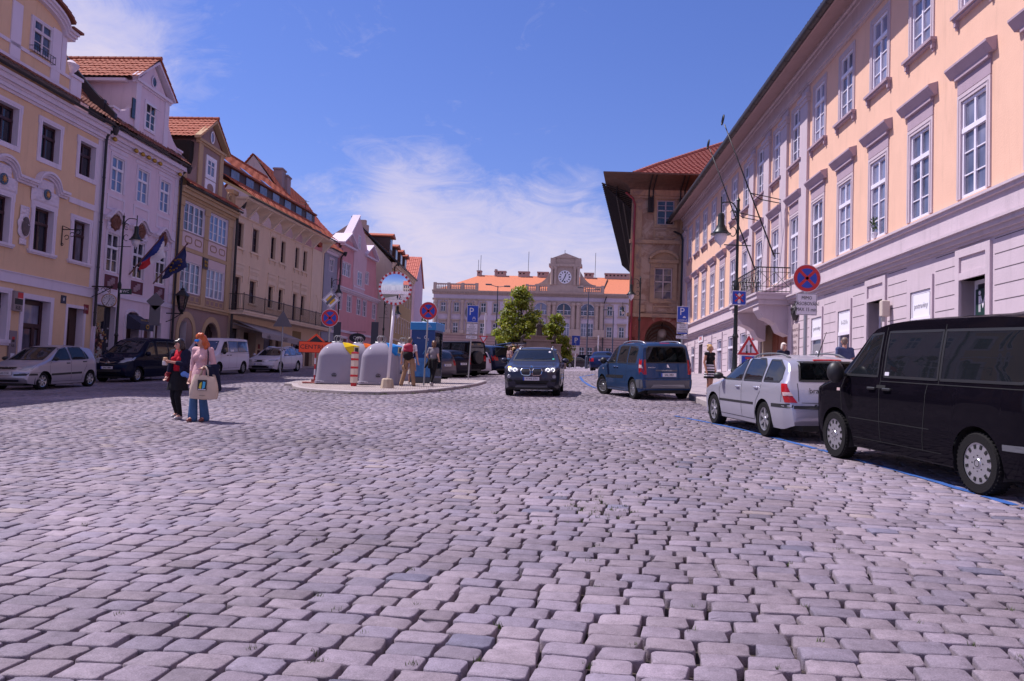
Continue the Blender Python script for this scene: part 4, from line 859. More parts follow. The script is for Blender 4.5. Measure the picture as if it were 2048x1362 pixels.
# ---- blue grey narrow house
F6 = Fac(-24.4, 0, 8)
h = House(F6, 67.3, 'blue_grey_house', 'narrow blue grey house squeezed between the cream house and pink house')
holes = [(67.0, 67.9, 10.25, 11.28, .1), (67.0, 67.9, 6.6, 8.2, .1)]
mb = MB(); wallholes(mb, 65.85, 68.8, -.2, 11.7, holes); mb.box(65.85, 68.8, .5, 8, -.2, 11.7); h.part('wall', mb, BLUG)
for z in (10.25, 6.6): window(h, 67.45, z, .9, 1.03 if z > 9 else 1.6, WHITE, PANE_L, .08, 2, None, (2, 1), sur=(.1, .03, TRIM))
mb = MB(); cornice(mb, 65.85, 68.8, [(11.6, 11.8, .15), (11.8, 12.0, .3)]); cornice(mb, 65.85, 68.8, [(5.3, 5.5, .1)]); h.part('cornice', mb, TRIM)
mb = MB(); tile_roof(mb, (65.8, -.5, 12.0), (69.3, -.5, 12.0), (69.3, 5, 16.0), (65.8, 5, 16.0), .24, .34); h.part('roof', mb, TILE); downpipe(h, 68.75, 1.5, 12, -.3); gutter(h, 65.85, 69.2, -.5, 12.0)
mb = MB(); mb.box(66.2, 68.4, -.03, .0, 1.6, 4.4, 0); mb.box(66.3, 68.2, -.5, -.02, 3.9, 4.5, 1); h.part('shopfront', mb, [PANE_D, WOODD])
# ---- pink house with white central gable
h = House(F6, 74.5, 'pink_house', 'pink baroque house with white bell gable, two small pediments and a tiled roof with skylight')
LW = [(69.25, 70.2), (71.6, 72.7), (74.2, 75.3), (75.9, 76.9), (78.75, 79.85)]
holes = [(a, b, 7.35, 8.8, .1) for a, b in LW] + [(70.0, 72.05, 10.35, 11.5, .1), (76.1, 77.15, 10.35, 11.5, .1), (73.75, 74.95, 9.9, 11.2, .1), (73.55, 74.15, 13.2, 14.4, .1), (70.5, 71.9, 2.0, 5.0, .4), (74.5, 76.0, 2.6, 4.9, .3)]
mb = MB(); wallholes(mb, 68.82, 80.5, 0, 9.25, [x for x in holes if x[3] < 9.3]); mb.box(68.82, 80.5, .5, 8, 0, 9.2)
wallholes(mb, 69.6, 73.0, 9.25, 13.0, [holes[5]]); wallholes(mb, 75.6, 79.2, 9.25, 12.9, [holes[6]]); mb.box(69.6, 79.2, .3, .6, 9.2, 12.9); mb.prism([(79.2, 9.25), (80.3, 9.25), (80.2, 10.2), (79.7, 10.6), (79.35, 11.6), (79.2, 12.6)], -.02, .4); mb.prism([(69.6, 9.25), (68.85, 9.25), (68.95, 10.4), (69.3, 10.9), (69.5, 11.9), (69.6, 12.6)], -.02, .4); mb.box(69.6, 70.0, 0, 5, 9.25, 12.6)
h.part('wall', mb, PNK)
mb = MB(); G = [(72.9, 9.3), (76.0, 9.3), (76.0, 11.0), (76.3, 11.8), (76.35, 13.0), (76.3, 13.6), (75.3, 14.8), (73.75, 16.1), (72.2, 14.8), (71.2, 13.5), (72.6, 13.4), (72.75, 12.0), (72.7, 11.0)]
mb.prism(G, -.05, .5); h.part('bell_gable', mb, PNK2)
mb = MB(); cornice(mb, 68.8, 80.6, [(8.95, 9.05, .08), (9.05, 9.2, .2), (9.2, 9.32, .32)]); cornice(mb, 68.8, 80.5, [(5.5, 5.7, .1)])
for c in (71.3, 77.4):
 w_ = 1.75; mb.box(c-w_, c+w_, -.3, .1, 12.85, 13.0)
 for sd in (-1, 1): a, b = (c+sd*(w_+.05), 13.0), (c, 14.05); mb.prism([a, b, (b[0], b[1]+.14), (a[0], a[1]+.14)], -.34, 1.2)
mb.box(72.9, 76, -.1, 0, 9.7, 9.85); mb.prism([(73.75, 16.1), (73.75, 16.3), (71.0, 13.65), (71.1, 13.5)], -.12, .6)
h.part('cornice', mb, TRIM)
mb = MB();
for c in (71.3, 77.4): mb.prism([(c-1.7, 13.0), (c+1.7, 13.0), (c, 14.0)], -.02, 1.2)
h.part('pediment', mb, PNK)
for a, b in LW: window(h, (a+b)/2, 7.35, b-a, 1.45, WHITE, PANE_L, .08, 2, None, (3, 1), sur=(.1, .03, TRIM))
window(h, 71.02, 10.35, 2.05, 1.15, WHITE, PANE_L, .08, 2, None, (2, 1), dbl=True, sur=(.08, .03, TRIM)); window(h, 76.62, 10.35, 1.05, 1.15, WHITE, PANE_L, .08, 2, None, (2, 1), sur=(.08, .03, TRIM)); window(h, 74.35, 9.95, 1.2, 1.25, WHITE, PANE_L, -.07, 2, None, (2, 1), sur=(.08, .1, TRIM)); window(h, 73.85, 13.2, .6, 1.2, WHITE, PANE_L, -.07, 2, None, (2, 1), sur=(.07, .1, TRIM))
mb = MB(); tile_roof(mb, (68.8, .2, 11.6), (77.5, .2, 11.6), (75.5, 5.5, 17.0), (66.0, 5.5, 17.0), .24, .34); ridge_cap(mb, (66, 5.5, 17.1), (75.5, 5.5, 17.1)); h.part('roof', mb, TILE4)
mb = MB(); mb.prism([(2.2, 13.75), (3.3, 14.85), (3.2, 15.0), (2.1, 13.9)], 69.3, 70.7, 0, axis='x'); mb.prism([(2.3, 13.98), (3.2, 14.9), (3.18, 14.96), (2.28, 14.02)], 69.42, 70.58, 1, axis='x'); h.part('skylight', mb, [BLACK, PANE_L])
mb = MB(); mb.box(70.5, 71.9, .3, .36, 2.0, 5.0, 0); mb.box(74.5, 76, .24, .28, 2.6, 4.9, 1); mb.box(70.3, 70.5, -.05, 0, 2, 5.1, 2); mb.box(71.9, 72.1, -.05, 0, 2, 5.1, 2); mb.box(70.3, 72.1, -.05, 0, 5.0, 5.2, 2); mb.box(77.2, 78.4, -.04, 0, 2.6, 4.4, 3); h.part('shopfront', mb, [SHADE, PANE_L, TRIM, mat('poster_board', (.45,.25,.22), .7, var=.4, vscale=6)])
downpipe(h, 80.45, 2.0, 9.2, -.3)
o = tag(MB().lathe([(0, -.03), (.42, -.03), (.42, .03), (0, .03)], 24, Matrix.Rotation(R_(90), 4, 'Y') @ Matrix.Scale(1.7, 4, (0, 1, 0))).build('shop_sign', BLACK, None, F6.O+F6.D*72.6+F6.N*.75+Vector((0, 0, 5.15)), rz=F6.rz), 'black oval sign with pale lettering hanging from the pink house', 'sign')
o.rotation_euler[2] = F6.rz+R_(90) if False else R_(97); lettering('Café', .42, TRIM, o, (.035, 0, 0), (R_(90), 0, R_(90))); lettering('Café', .42, TRIM, o, (-.035, 0, 0), (R_(90), 0, R_(-90)))
MB().tube([(0, 0, .55), (0, 0, .42)], .02, 5).tube([(0, -.7, .55), (0, .75, .55)], .02, 5).build('bracket', IRON, o)
# ---- beige house that steps forward, with roof dormers
F7 = Fac(-11.92-79.5*math.tan(R_(1.2)), 0, 1.2)
h = House(F7, 85, 'beige_house', 'tall beige and ochre house stepping forward past the pink house, with red roof dormers')
OCH = wall('ochre_plaster', (.48,.33,.17))
hl = [(a, a+1.0, z, z+1.7, .15) for a in np.arange(81.2, 92.5, 1.75) for z in (9.6, 6.4)]
mb = MB(); wallholes(mb, 79.5, 93.4, 0, 12.8, hl); h.part('facade', mb, OCH)
mb = MB(); mb.prism([(0, 0), (9, 0), (9, 13.5), (4, 17.0), (0, 12.9)], 79.5, 79.7, axis='x'); mb.prism([(0, 0), (9, 0), (9, 13), (0, 13)], 93.2, 93.38, axis='x'); h.part('side_wall', mb, BEI)
for x in hl: window(h, (x[0]+x[1])/2, x[2], 1.0, 1.7, WHITE, PANE_D, .12, 2, .66, (2, 1), sur=(.12, .03, CRE2))
mb = MB(); cornice(mb, 79.4, 93.5, [(12.5, 12.7, .12), (12.7, 12.9, .28), (12.9, 13.05, .42)]); cornice(mb, 79.45, 93.4, [(5.6, 5.8, .08)]); h.part('cornice', mb, CRE2)
mb = MB(); tile_roof(mb, (79.3, -.5, 13.1), (93.6, -.5, 13.1), (93.6, 4.2, 17.3), (79.3, 4.2, 17.3), .26, .36); h.part('roof', mb, TILE3)
mb = MB(); mb.prism([(-.5, 12.95), (-.5, 13.15), (4.2, 17.45), (4.2, 17.25)], 79.2, 79.5, axis='x'); h.part('verge_flashing', mb, PIPE); gutter(h, 79.3, 93.6, -.5, 13.1); downpipe(h, 79.65, 6, 13, -.2)
for k, u in enumerate((81.6, 85.0, 88.3, 91.4)):
 mb = MB(); z = 14.4 if k else 14.9; mb.box(u-.8, u+.8, .6, 3.5, 13.8, z+.9, 0); mb.prism([(u-1.0, z+.9), (u+1.0, z+.9), (u+1.0, z+1.0), (u-1.0, z+1.0)], .3, 4, 1); mb.prism([(u-1.0, z+1.0), (u+1.0, z+1.0), (u, z+1.35)], .3, 4, 1); mb.box(u-.5, u+.5, .57, .6, z-.3, z+.7, 2); h.part('dormer', mb, [WOODD, TILE, PANE_D])
mb = MB(); mb.box(83.3, 83.8, 3.6, 4.2, 15.5, 17.9); mb.box(86.5, 87.0, 4, 4.6, 16, 18.0); h.part('chimney', mb, BEI)
# ---- the farther small house and the roofs behind the row
def simple_house(name, label, x0, x1, y0, y1, z0, z1, zr, wm, rm, along='y', group=None, wins=()):
 c = ((x0+x1)/2, (y0+y1)/2); t = thing(name, label, 'house', (c[0], c[1], z0), 0, group); L = (-c[0], -c[1], -z0)
 mb = MB(); mb.box(x0, x1, y0, y1, z0-.5, z1)
 if along == 'y': mb.prism([(x0, z1), (x1, z1), (c[0], zr)], y0, y1)
 else: mb.prism([(y0, z1), (y1, z1), (c[1], zr)], x0, x1, axis='x')
 mb.build('wall', wm, t, L); mb = MB(); o = .35
 if along == 'y':
  for sx, xe in ((-1, x0-o), (1, x1+o)): tile_roof(mb, (xe, y0-.15, z1-.2), (xe, y1, z1-.2), (c[0], y1, zr+.12), (c[0], y0-.15, zr+.12), .26, .36)
 else:
  for ye in (y0-o, y1+o): tile_roof(mb, (x0-.2, ye, z1-.2), (x1+.2, ye, z1-.2), (x1+.2, c[1], zr+.12), (x0-.2, c[1], zr+.12), .26, .36)
 mb.build('roof', rm, t, L); return t, L
p = at(800, 540, 104)
t, L = simple_house('corner_house', 'small pale house with red hipped roof just beyond the beige house', p.x-4.5, p.x+2.0, 104, 113, 3, 14.6, 18.0, PNK2, TILE4, 'x')
p = at(507, 310, 74)
t, L = simple_house('gabled_house', 'tall grey gabled house rising behind the long cream house', p.x-6.5, p.x+6.5, 74, 92, 4, p.z-8.5, p.z, wall('weathered_plaster', (.36,.29,.31), .6), TILE, 'y')
q1, q2 = at(561, 338, 78), at(575, 355, 78)
mb = MB();
for q, wd in ((at(560, 338, 78), .85), (at(573, 352, 79), .6)): mb.box(q.x-wd/2, q.x+wd/2, q.y-.6, q.y+.6, q.z-5, q.z); mb.box(q.x-wd/2-.08, q.x+wd/2+.08, q.y-.68, q.y+.68, q.z-.18, q.z-.05)
mb.build('chimney', wall('sooty_plaster', (.30,.24,.26), .6), t, L)
mb = MB(); q = at(612, 400, 72); mb.tube([(q.x, q.y, q.z-2), (q.x, q.y, q.z)], .03, 5); mb.tube([(q.x-.6, q.y, q.z-.1), (q.x+.3, q.y, q.z-.15)], .02, 5); mb.tube([(q.x-.6, q.y, q.z-.4), (q.x+.3, q.y, q.z-.4)], .02, 5); mb.build('aerial', IRON, t, L)
# ================================================================ RIGHT SIDE: LONG PEACH BUILDING
FR = Fac(9.3, 0, 2.7, -1)
PEA = wall('peach_plaster', (.76,.475,.35), .35, .10); GRS = wall('mauve_grey_stone', (.54,.445,.49), .4, .12); GRD = wall('grey_moulding', (.40,.30,.36), .3)
WWIN = mat('white_window_wood', (.78,.73,.82), .4, var=.04)
h = House(FR, 36, 'peach_building', 'long peach building with grey ground floor and stone balcony over its portal', 'building')
CU = [18.05-2.68*k for k in range(1, 5)][::-1] + [18.05+2.674*k for k in range(15)]
MIDU = CU[:]
holes = []
for c in CU: holes += [(c-.55, c+.55, 10.55, 12.66, .07), (c-.55, c+.55, 6.16, 8.43, .07)]
GW = [(8.0, 9.1, 1.6), (10.8, 11.9, 1.6), (13.3, 14.4, 1.6), (20.1, 21.22, 1.7), (25.52, 26.58, 1.7), (28.2, 29.28, 1.7), (39.15, 40.25, 2.7), (41.8, 43.0, 2.7), (44.55, 45.8, 2.75), (47.4, 48.5, 2.75), (52.9, 54.1, 2.75), (55.85, 56.95, 2.75)]
GD = [(15.95-.15, 16.95, .3, 4.28), (17.43, 18.58, .6, 4.28), (22.87, 24.0, .9, 4.33), (50.15, 51.35, 2.0, 4.5)]; GD = GD[1:]
holes += [(a, b, z, 4.3 if a < 35 else 4.48, .1) for a, b, z in GW] + [(a, b, z, t, .4) for a, b, z, t in GD] + [(31.95, 36.4, .8, 4.95, .66)]
mb = MB(); wallholes(mb, 2, 58.3, 5.35, 13.05, holes, m=0, sgn=-1, mr=1); wallholes(mb, 2, 58.3, 0, 5.05, holes, m=1, sgn=-1, mr=1); mb.box(-58.3, -2, 0, .05, 5.05, 5.35, 1); mb.box(-58.3, -2, 1.3, 10, 0, 13.6, 1)
h.part('wall', mb, [PEA, GRS])
mb = MB()      # mouldings, pilasters, grooves
C_ = lambda a, b, st, m=0: cornice(mb, a, b, st, m, -1)
C_(2, 58.4, [(13.05, 13.12, .10), (13.12, 13.22, .16), (13.22, 13.68, .13), (13.68, 13.8, .2), (13.8, 13.88, .28)])
C_(2, 58.3, [(5.05, 5.12, .05), (5.12, 5.22, .12), (5.22, 5.32, .2), (5.32, 5.38, .26)]); C_(2, 58.3, [(5.38, 5.92, .03), (5.92, 6.0, .10), (6.0, 6.06, .15)])
for a, b in ((29.85, 30.76), (32.5, 33.42), (35.16, 36.06), (37.86, 38.72), (56.9, 58.2), (4, 4.9)):
 mb.box(-b, -a, -.1, 0, 6.06, 12.45); mb.box(-b-.05, -a+.05, -.15, 0, 12.45, 12.6); mb.box(-b-.09, -a+.09, -.2, 0, 12.6, 12.75); mb.box(-b+.02, -a-.02, -.06, 0, 12.75, 13.05)
for a, b, z, t in GD[:2] + [(12.0, 13.1, .5, 4.28)][:0]:     # projecting door bays with a sunk panel over each
 frame_rect(mb, -b-.18, -a+.17, z-.3, 4.98, .18, -.06, .005, 0, False); mb.box(-b, -a, -.058, .004, t, 4.44)
 mb.box(-b, -a, -.012, .003, 4.44, 4.8)
for a, b, z in GW: mb.box(-a+.16, -a+.2, -.05, .0, z-.4, 4.62 if a < 35 else 4.85)
h.part('stone_trim', mb, GRS)
mb = MB()      # rustication grooves as dark reveals
GR = mat('groove_shadow', (.10,.075,.09), .9)
edges = sorted([(a-.22, b+.22) for a, b, z in GW] + [(a-.2, b+.2) for a, b, z, t in GD] + [(31.4, 36.9)]);
for z in np.arange(1.35, 5.0, .33):
 u = 2.0
 for a, b in edges + [(58.3, 58.3)]:
  if a > u+.05 and (z < 4.6 or True): mb.box(-a+.06, -u, -.004, .004, z, z+.018)
  u = max(u, b)
h.part('wall_groove', mb, GR)
for i, c in enumerate(CU):
 window(h, c, 10.55, 1.1, 2.11, WWIN, PANE_L, .06, 2, .70, (3, 1), sill=(.30, .16, .08, GRD, 'b'), sur=(.17, .035, GRS), fw=.07)
 window(h, c, 6.16, 1.1, 2.27, WWIN, PANE_L, .06, 2, .69, (3, 1), sur=(.17, .035, GRS), fw=.07)
for c in CU:    # hoods of the first floor windows
 mb = MB(); mb.box(-.72, .72, -.03, 0, 8.62, 8.97); mb.box(-.74, .74, -.1, 0, 8.97, 9.06); mb.prism([(0, 9.06), (-.10, 9.06), (-.24, 9.25), (-.24, 9.3), (0, 9.38)], -.93, .93, axis='x')
 link('window_hood', mb.mesh('window_hood', GRD), h.root, (-c-h.x0, 0, -h.z0))
for a, b, z in GW:
 t = 4.3 if a < 35 else 4.48; window(h, (a+b)/2, z, b-a, t-z, WWIN, PANE_L, .08, 1, .72 if a < 35 else .68, (1, 1), fw=.07)
mb = MB()
for a, b, z, t in GD: frame_rect(mb, -b, -a, z-.2, t, .09, .3, .38); mb.box(-b, -a, .29, .38, t-1.0, t-.88); mb.box(-b+.09, -a-.09, .33, .35, z-.2, t-1.0, 1); mb.box(-b+.09, -a-.09, .33, .35, t-.88, t-.09, 2)
h.part('shop_door', mb, [WWIN, PANE_L, PANE_D])
# eaves
mb = MB(); mb.add([(-58.6, -.28, 13.88), (-2, -.28, 13.88), (-2, -.98, 13.66), (-58.6, -.98, 13.66)], [(0, 1, 2, 3)], 0); mb.box(-58.6, -2, -1.02, -.96, 13.6, 13.72, 0); h.part('soffit', mb, wall('soffit_boards', (.36,.25,.25)))
mb = MB(); r = .13; n = 8; ps = [(-1.1+r*math.cos(math.pi+math.pi*i/n), 13.72+r*math.sin(math.pi+math.pi*i/n)) for i in range(n+1)] + [(-.97, 13.84), (-1.23, 13.8)]
mb.prism(ps, -58.8, -2, axis='x')
for u in np.arange(3, 58.5, .9): mb.prism([(p[0]*1.0, p[1]-.012) for p in ps[:9]] + [(-.98, 13.72)], -u-.02, -u+.02, axis='x')
h.part('gutter', mb, mat('gutter_sheet', (.045,.035,.035), .5, .3, var=.3), auto=40)
mb = MB(); tile_roof(mb, (-58.7, -1.15, 13.82), (-2, -1.15, 13.82), (-2, 5.5, 17.4), (-58.7, 5.5, 17.4), .26, .36); mb.tube([(-58.6, -1.1, 13.9), (-58.6, 5.5, 17.5)], .1, 6); h.part('roof', mb, TILE)
mb = MB(); mb.tube([(-57.9, -.16, 3), (-57.9, -.16, 12.3), (-57.95, -.3, 12.7), (-58.6, -1.05, 13.2), (-58.6, -1.1, 13.6)], .075, 8); h.part('downpipe', mb, PIPE)
# balcony and portal
mb = MB(); mb.box(-36.5, -31.7, -1.35, .0, 5.25, 5.42); mb.box(-36.55, -31.65, -1.4, 0, 5.42, 5.5); mb.box(-36.4, -31.8, -1.25, 0, 5.05, 5.25)
for u in (32.1, 35.6):
 P = [(0, 5.05), (-1.2, 5.05), (-1.2, 4.85), (-1.0, 4.55), (-.75, 4.45), (-.5, 4.3), (-.35, 4.0), (0, 3.85)]
 mb.prism(P, -u-.75, -u+.1, axis='x')
b_ = h.part('balcony', mb, GRS)
mb = MB(); pth = [(-31.8, -.05), (-31.8, -1.28), (-36.4, -1.28), (-36.4, -.05)]
for z, r in ((5.56, .018), (5.75, .012), (6.32, .012), (6.5, .026)): mb.tube([(x, y, z) for x, y in pth], r, 6)
for i in range(28):
 x = -31.8-4.6*i/27; mb.tube([(x, -1.28, 5.5), (x, -1.28, 6.5)], .011, 4)
for i in range(9):
 y = -.05-1.23*i/8
 for x in (-31.8, -36.4): mb.tube([(x, y, 5.5), (x, y, 6.5)], .011, 4)
for i in range(9):
 x = -32.05-4.2*i/8; mb.tube([(x-.2, -1.29, 6.04), (x, -1.29, 6.3), (x+.2, -1.29, 6.04), (x, -1.29, 5.78), (x-.2, -1.29, 6.04)], .01, 4)
for y0, y1 in ((-.1, -.65), (-.65, -1.2)):
 mb.tube([(-31.79, y0, 5.75), (-31.79, y1, 6.32)], .01, 4); mb.tube([(-31.79, y1, 5.75), (-31.79, y0, 6.32)], .01, 4)
mb.build('balcony_railing', IRON, b_)
mb = MB(); mb.box(-36.4, -31.95, .5, .64, .8, 4.9, 0)
for k in range(4):
 x = -36.2+1.06*k; mb.box(x, x+.92, .46, .5, 1.6, 2.9, 0); mb.box(x, x+.92, .46, .5, 3.1, 4.7, 0)
mb.box(-36.4, -36.1, .1, .5, .8, 4.9, 1); mb.box(-32.2, -31.95, .1, .5, .8, 4.9, 1)
h.part('portal_door', mb, [mat('brown_portal_wood', (.24,.07,.04), .5, var=.25, vscale=5), wall('sand_stone', (.36,.26,.20), .5)])
mb = MB(); frame_rect(mb, -36.95, -31.4, .8, 5.02, .5, -.08, .004, 0, False); h.part('portal_surround', mb, GRS)
# things fixed to this facade
def onR(u, y, z): return FR.O+FR.D*u+FR.N*(-y)+Vector((0, 0, z))
def fixed(name, label, cat, fac, u, y, z, group=None):
 p = fac.O+fac.D*u+fac.N*(-y); return thing(name, label, cat, (p.x, p.y, z), fac.rz, group)
for k, (u, zb) in enumerate(((36.3, 7.2), (33.2, 7.3))):     # bare flagpoles leaning out over the balcony
 t = fixed('flagpole', ('bare leaning flagpole over the balcony, farther of the two', 'bare leaning flagpole over the balcony, nearer of the two')[k], 'flagpole', FR, u-.0, 0, zb, 'flagpoles over the balcony')
 mb = MB(); mb.tube([(0, -.3, -.15), (0, -2.45, 5.3)], [.034, .022], 8); mb.build('pole', IRON, t, smooth=True)
 mb = MB(); mb.tube([(.16*math.cos(a), -2.52+.1*math.sin(a)*.3, 5.48+.2*math.sin(a)) for a in np.linspace(0, 6.283, 17)[:-1]], .03, 6, closed=True); mb.build('finial_ring', IRON, t, smooth=True)
 mb = MB(); mb.box(-.05, .05, -.06, 0, -.35, .25); mb.tube([(0, 0, 0), (0, -.36, 0)], .02, 6); mb.tube([(0, 0, 2.2), (0, -1.3, 2.45), (0, -.9, 2.2), (0, 0, 2.05)], .02, 6); mb.build('bracket', IRON, t)
for k, (u, dz) in enumerate(((30.3, 8.2), (33.0, 8.2))): pass
t = fixed('plaque', 'tall stone memorial plaque with carved text beside the portal', 'plaque', FR, 31.05, -.01, 3.1);
mb = MB(); mb.box(-.4, .4, -.03, .0, -.9, 1.15); mb.build('slab', wall('plaque_stone', (.46,.37,.38)), t)
for k, s_ in enumerate(('PAMATCE', 'ROZUMU', 'KRAL', 'TEREZA', 'POTE', 'NARODU', 'VDECNE', 'SOBOVI')): lettering(s_, .17, mat('plaque_letter', (.22,.15,.17), .8), t, (0, -.034, .92-k*.23))
mb = MB(); mb.lathe([(0, 0), (.34, 0), (.34, .06), (.28, .09), (0, .1)], 24, Matrix.Translation((0, -.02, 1.62)) @ Matrix.Rotation(R_(90), 4, 'X')); relief(mb, -.2, .2, 1.4, 1.85, -.1, .06, 8, 3, oval=True); mb.build('portrait_medallion', mat('bronze', (.05,.045,.05), .5, .6), t, smooth=True)
t = fixed('street_number', 'small red and blue house number plates left of the portal', 'sign', FR, 37.5, -.01, 4.35); MB().box(-.32, -.02, -.02, 0, -.32, .0).build('red_plate', mat('sign_red', (.50,.02,.03), .4), t); MB().box(.02, .32, -.02, 0, -.32, 0).build('blue_plate', mat('sign_blue', (.012,.055,.40), .4), t)
lettering('112', .16, WHITE, t, (-.17, -.023, -.16)); lettering('12', .18, WHITE, t, (.17, -.023, -.16))
t = fixed('wall_sign', 'small white wall sign with red lettering above the far doorway', 'sign', FR, 50.6, -.02, 4.62); MB().box(-.75, .75, -.03, 0, 0, .42).build('plate', WHITE, t); lettering('EXPRES', .3, mat('sign_red', (.5,.02,.03)), t, (0, -.034, .21))
t = fixed('wall_lamp_box', 'small cream box fixed beside the middle shop door', 'box', FR, 22.42, -.06, 3.98); MB().box(-.1, .1, -.22, 0, -.2, .24, 0, None, .02).build('case', mat('cream_plastic', (.55,.46,.40), .5), t); MB().box(-.03, .03, -.2, -.1, -.34, -.2).build('spout', STEEL, t)
for u, tx, lbl in ((20.66, 'potraviny', 'white potraviny window sign in the nearest grocery window'), (26.05, '6–23 h', 'white opening hours sign reading 6-23 h in a grocery window'), (28.74, 'potraviny', 'white potraviny window sign in the grocery window nearest the portal')):
 t = fixed('window_sign', lbl, 'sign', FR, u, .03, 3.62, 'grocery window signs'); MB().box(-.46, .46, 0, .01, 0, .6).build('board', mat('white_vinyl', (.80,.78,.84), .4), t); lettering(tx, .2, mat('grey_lettering', (.38,.36,.40), .6), t, (0, -.006, .3))
t = fixed('window_poster', 'grey window panel with a coloured basket emblem in the grocery window by the portal', 'poster', FR, 28.74, .04, 1.75); MB().box(-.46, .46, 0, .01, 0, 1.62).build('board', mat('grey_vinyl', (.20,.19,.22), .5), t)
mb = MB(); mb.tube([(.16*math.cos(a), -.008, 1.12+.24*math.sin(a)) for a in np.linspace(0, math.pi, 12)], .022, 5, m=0)
for k in range(8): mb.box(-.24+.12*(k % 4), -.13+.12*(k % 4), -.012, 0, .98-.24*(k//4), 1.16-.24*(k//4), 1+k % 3)
mb.box(-.2, .2, -.01, 0, .62, .64, 0); mb.build('basket_emblem', [WHITE, mat('emblem_red', (.6,.06,.05)), mat('emblem_orange', (.7,.25,.05)), WHITE], t)
t = fixed('wc_sign', 'dark WC sign with a white figure above the nearest doorway', 'sign', FR, 18.0, .28, 3.45); MB().box(-.5, .5, 0, .02, 0, .62).build('board', mat('dark_green_sign', (.02,.05,.045), .3), t); lettering('WC', .42, WHITE, t, (-.0-.12+.2, -.006, .3)); mb = MB(); mb.box(-.36, -.27, -.004, 0, .3, .46); mb.lathe([(0, 0), (.05, 0), (.05, .006), (0, .006)], 12, Matrix.Translation((-.315, -.0, .53)) @ Matrix.Rotation(R_(90), 4, 'X')); mb.box(-.35, -.325, -.004, 0, .1, .3); mb.box(-.305, -.28, -.004, 0, .1, .3); mb.build('figure', WHITE, t)
# potted plant in an open window
t = fixed('potted_plant', 'small green potted plant on the sill of an open peach building window', 'plant', FR, 23.6, .0, 6.17); mb = MB(); mb.lathe([(.06, 0), (.085, .14), (.095, .14), (.095, .17), (0, .17)], 12); mb.build('pot', WHITE, t)
mb = MB(); rg = random.Random(2)
for k in range(60):
 a = rg.uniform(0, 6.28); q = rg.uniform(.02, .2); z = .2+rg.uniform(0, .38); x, y = q*math.cos(a), -.03+q*math.sin(a)*.5; b = rg.uniform(0, 6.28); mb.add([(x, y, z), (x+.06*math.cos(b), y+.03*math.sin(b), z+.03), (x+.02, y-.03, z+.08)], [(0, 1, 2)])
mb.build('foliage', mat('pot_foliage', (.06,.10,.02), .6), t)
# ================================================================ OLD BROWN PALACE AT THE END OF THE STREET
FPo = FR.O+FR.D*58.3
def flake(name, c1, c2, lo=.46, hi=.56):   # old plaster coming off in patches
 m = wall(name, c1, .6, .25); t = m.node_tree; b = t.nodes['Principled BSDF']; src = b.inputs['Base Color'].links[0].from_socket; g = nd(t, 'ShaderNodeTexCoord')
 n = nd(t, 'ShaderNodeTexNoise', i_Scale=.9, i_Detail=12.0, i_Roughness=.72, i_Distortion=.6); t.links.new(g.outputs['Object'], n.inputs['Vector']); t.links.new(mixc(t, ramp(t, n.outputs[0], [(lo, 0.0), (hi, 1.0)]), src, c2), b.inputs['Base Color']); return m
PAL_ = flake('flaking_brown_plaster', (.30,.185,.135), (.42,.30,.24)); PAL2 = flake('flaking_ochre_plaster', (.40,.265,.18), (.26,.18,.15), .5, .6); REDB = flake('red_plinth_plaster', (.24,.07,.055), (.36,.22,.17), .52, .6)
t = thing('old_palace', 'weathered brown palace with an arched passage, pedimented windows and a huge overhanging eave', 'palace', (FPo.x, FPo.y, gz(FPo.x, FPo.y)), -R_(2.7)); pz = t.location.z
PL = (0, 0, -pz)
def pp(name, mb, mats, **k):
 mb.v = [(x+max(0, y-.3)*.126, y, z) for x, y, z in mb.v]
 return mb.build(name, mats, t, PL, **k)
mb = MB(); wallholes(mb, -3.8, .6, 6.85, 15.9, [(-1.98, -.75, 13.45, 15.22, .18), (-2.04, -.77, 7.98, 10.32, .18)]); wallholes(mb, -3.8, .6, 2, 6.85, [(-2.62, -.12, 2.0, 6.55, 3.0)], m=1); arch_wall(mb, -2.62, -.12, 5.15, 6.55, 0, 1.2, 1)
mb.box(-3.8, -3.79, 0, 40, 5.3, 15.9, 0); [mb.box(-3.8, -3.3, y_, y_+1.3, 2, 5.3, 1) for y_ in (0, 4.4, 8.8, 13.2, 17.6, 22, 26.4)]; mb.box(-3.75, .6, 3.2, 40, 7, 15.9, 0); pp('wall', mb, [PAL_, REDB])
mb = MB()
for a, b in ((-3.8, -3.05), (-.3, .6)): mb.box(a, b, -.08, .002, 6.95, 15.3)
mb.box(-3.9, .6, -.16, .003, 12.05, 12.3); mb.box(-3.95, .6, -.2, .003, 6.75, 7.0); mb.box(-3.9, .6, -.14, .003, 15.3, 15.5); mb.box(-3.95, .6, -.24, .003, 15.5, 15.9)
frame_rect(mb, -2.2, -.55, 13.25, 15.45, .2, -.07, .004); frame_rect(mb, -2.35, -.45, 7.8, 10.65, .3, -.1, .004); mb.box(-2.45, -.35, -.2, 0, 10.65, 10.9)
P = arc(-1.4, 10.55, 1.18, 155, 25, 12, 1.05); Pi = arc(-1.4, 10.5, 1.05, 155, 25, 12, .9)
for a, b, c, e in zip(P, P[1:], Pi, Pi[1:]): mb.prism([a, b, e, c], -.3, .0)
mb.prism(Pi, -.08, .002); frame_rect(mb, -2.1, -.4, 7.1, 7.6, .1, -.06, .003); frame_rect(mb, -2.2, -.5, 12.5, 13.1, .12, -.05, .003); mb.prism([(-3.0, 7.1), (-2.7, 7.1), (-2.65, 7.6), (-3.05, 7.6)], -.2, 0)
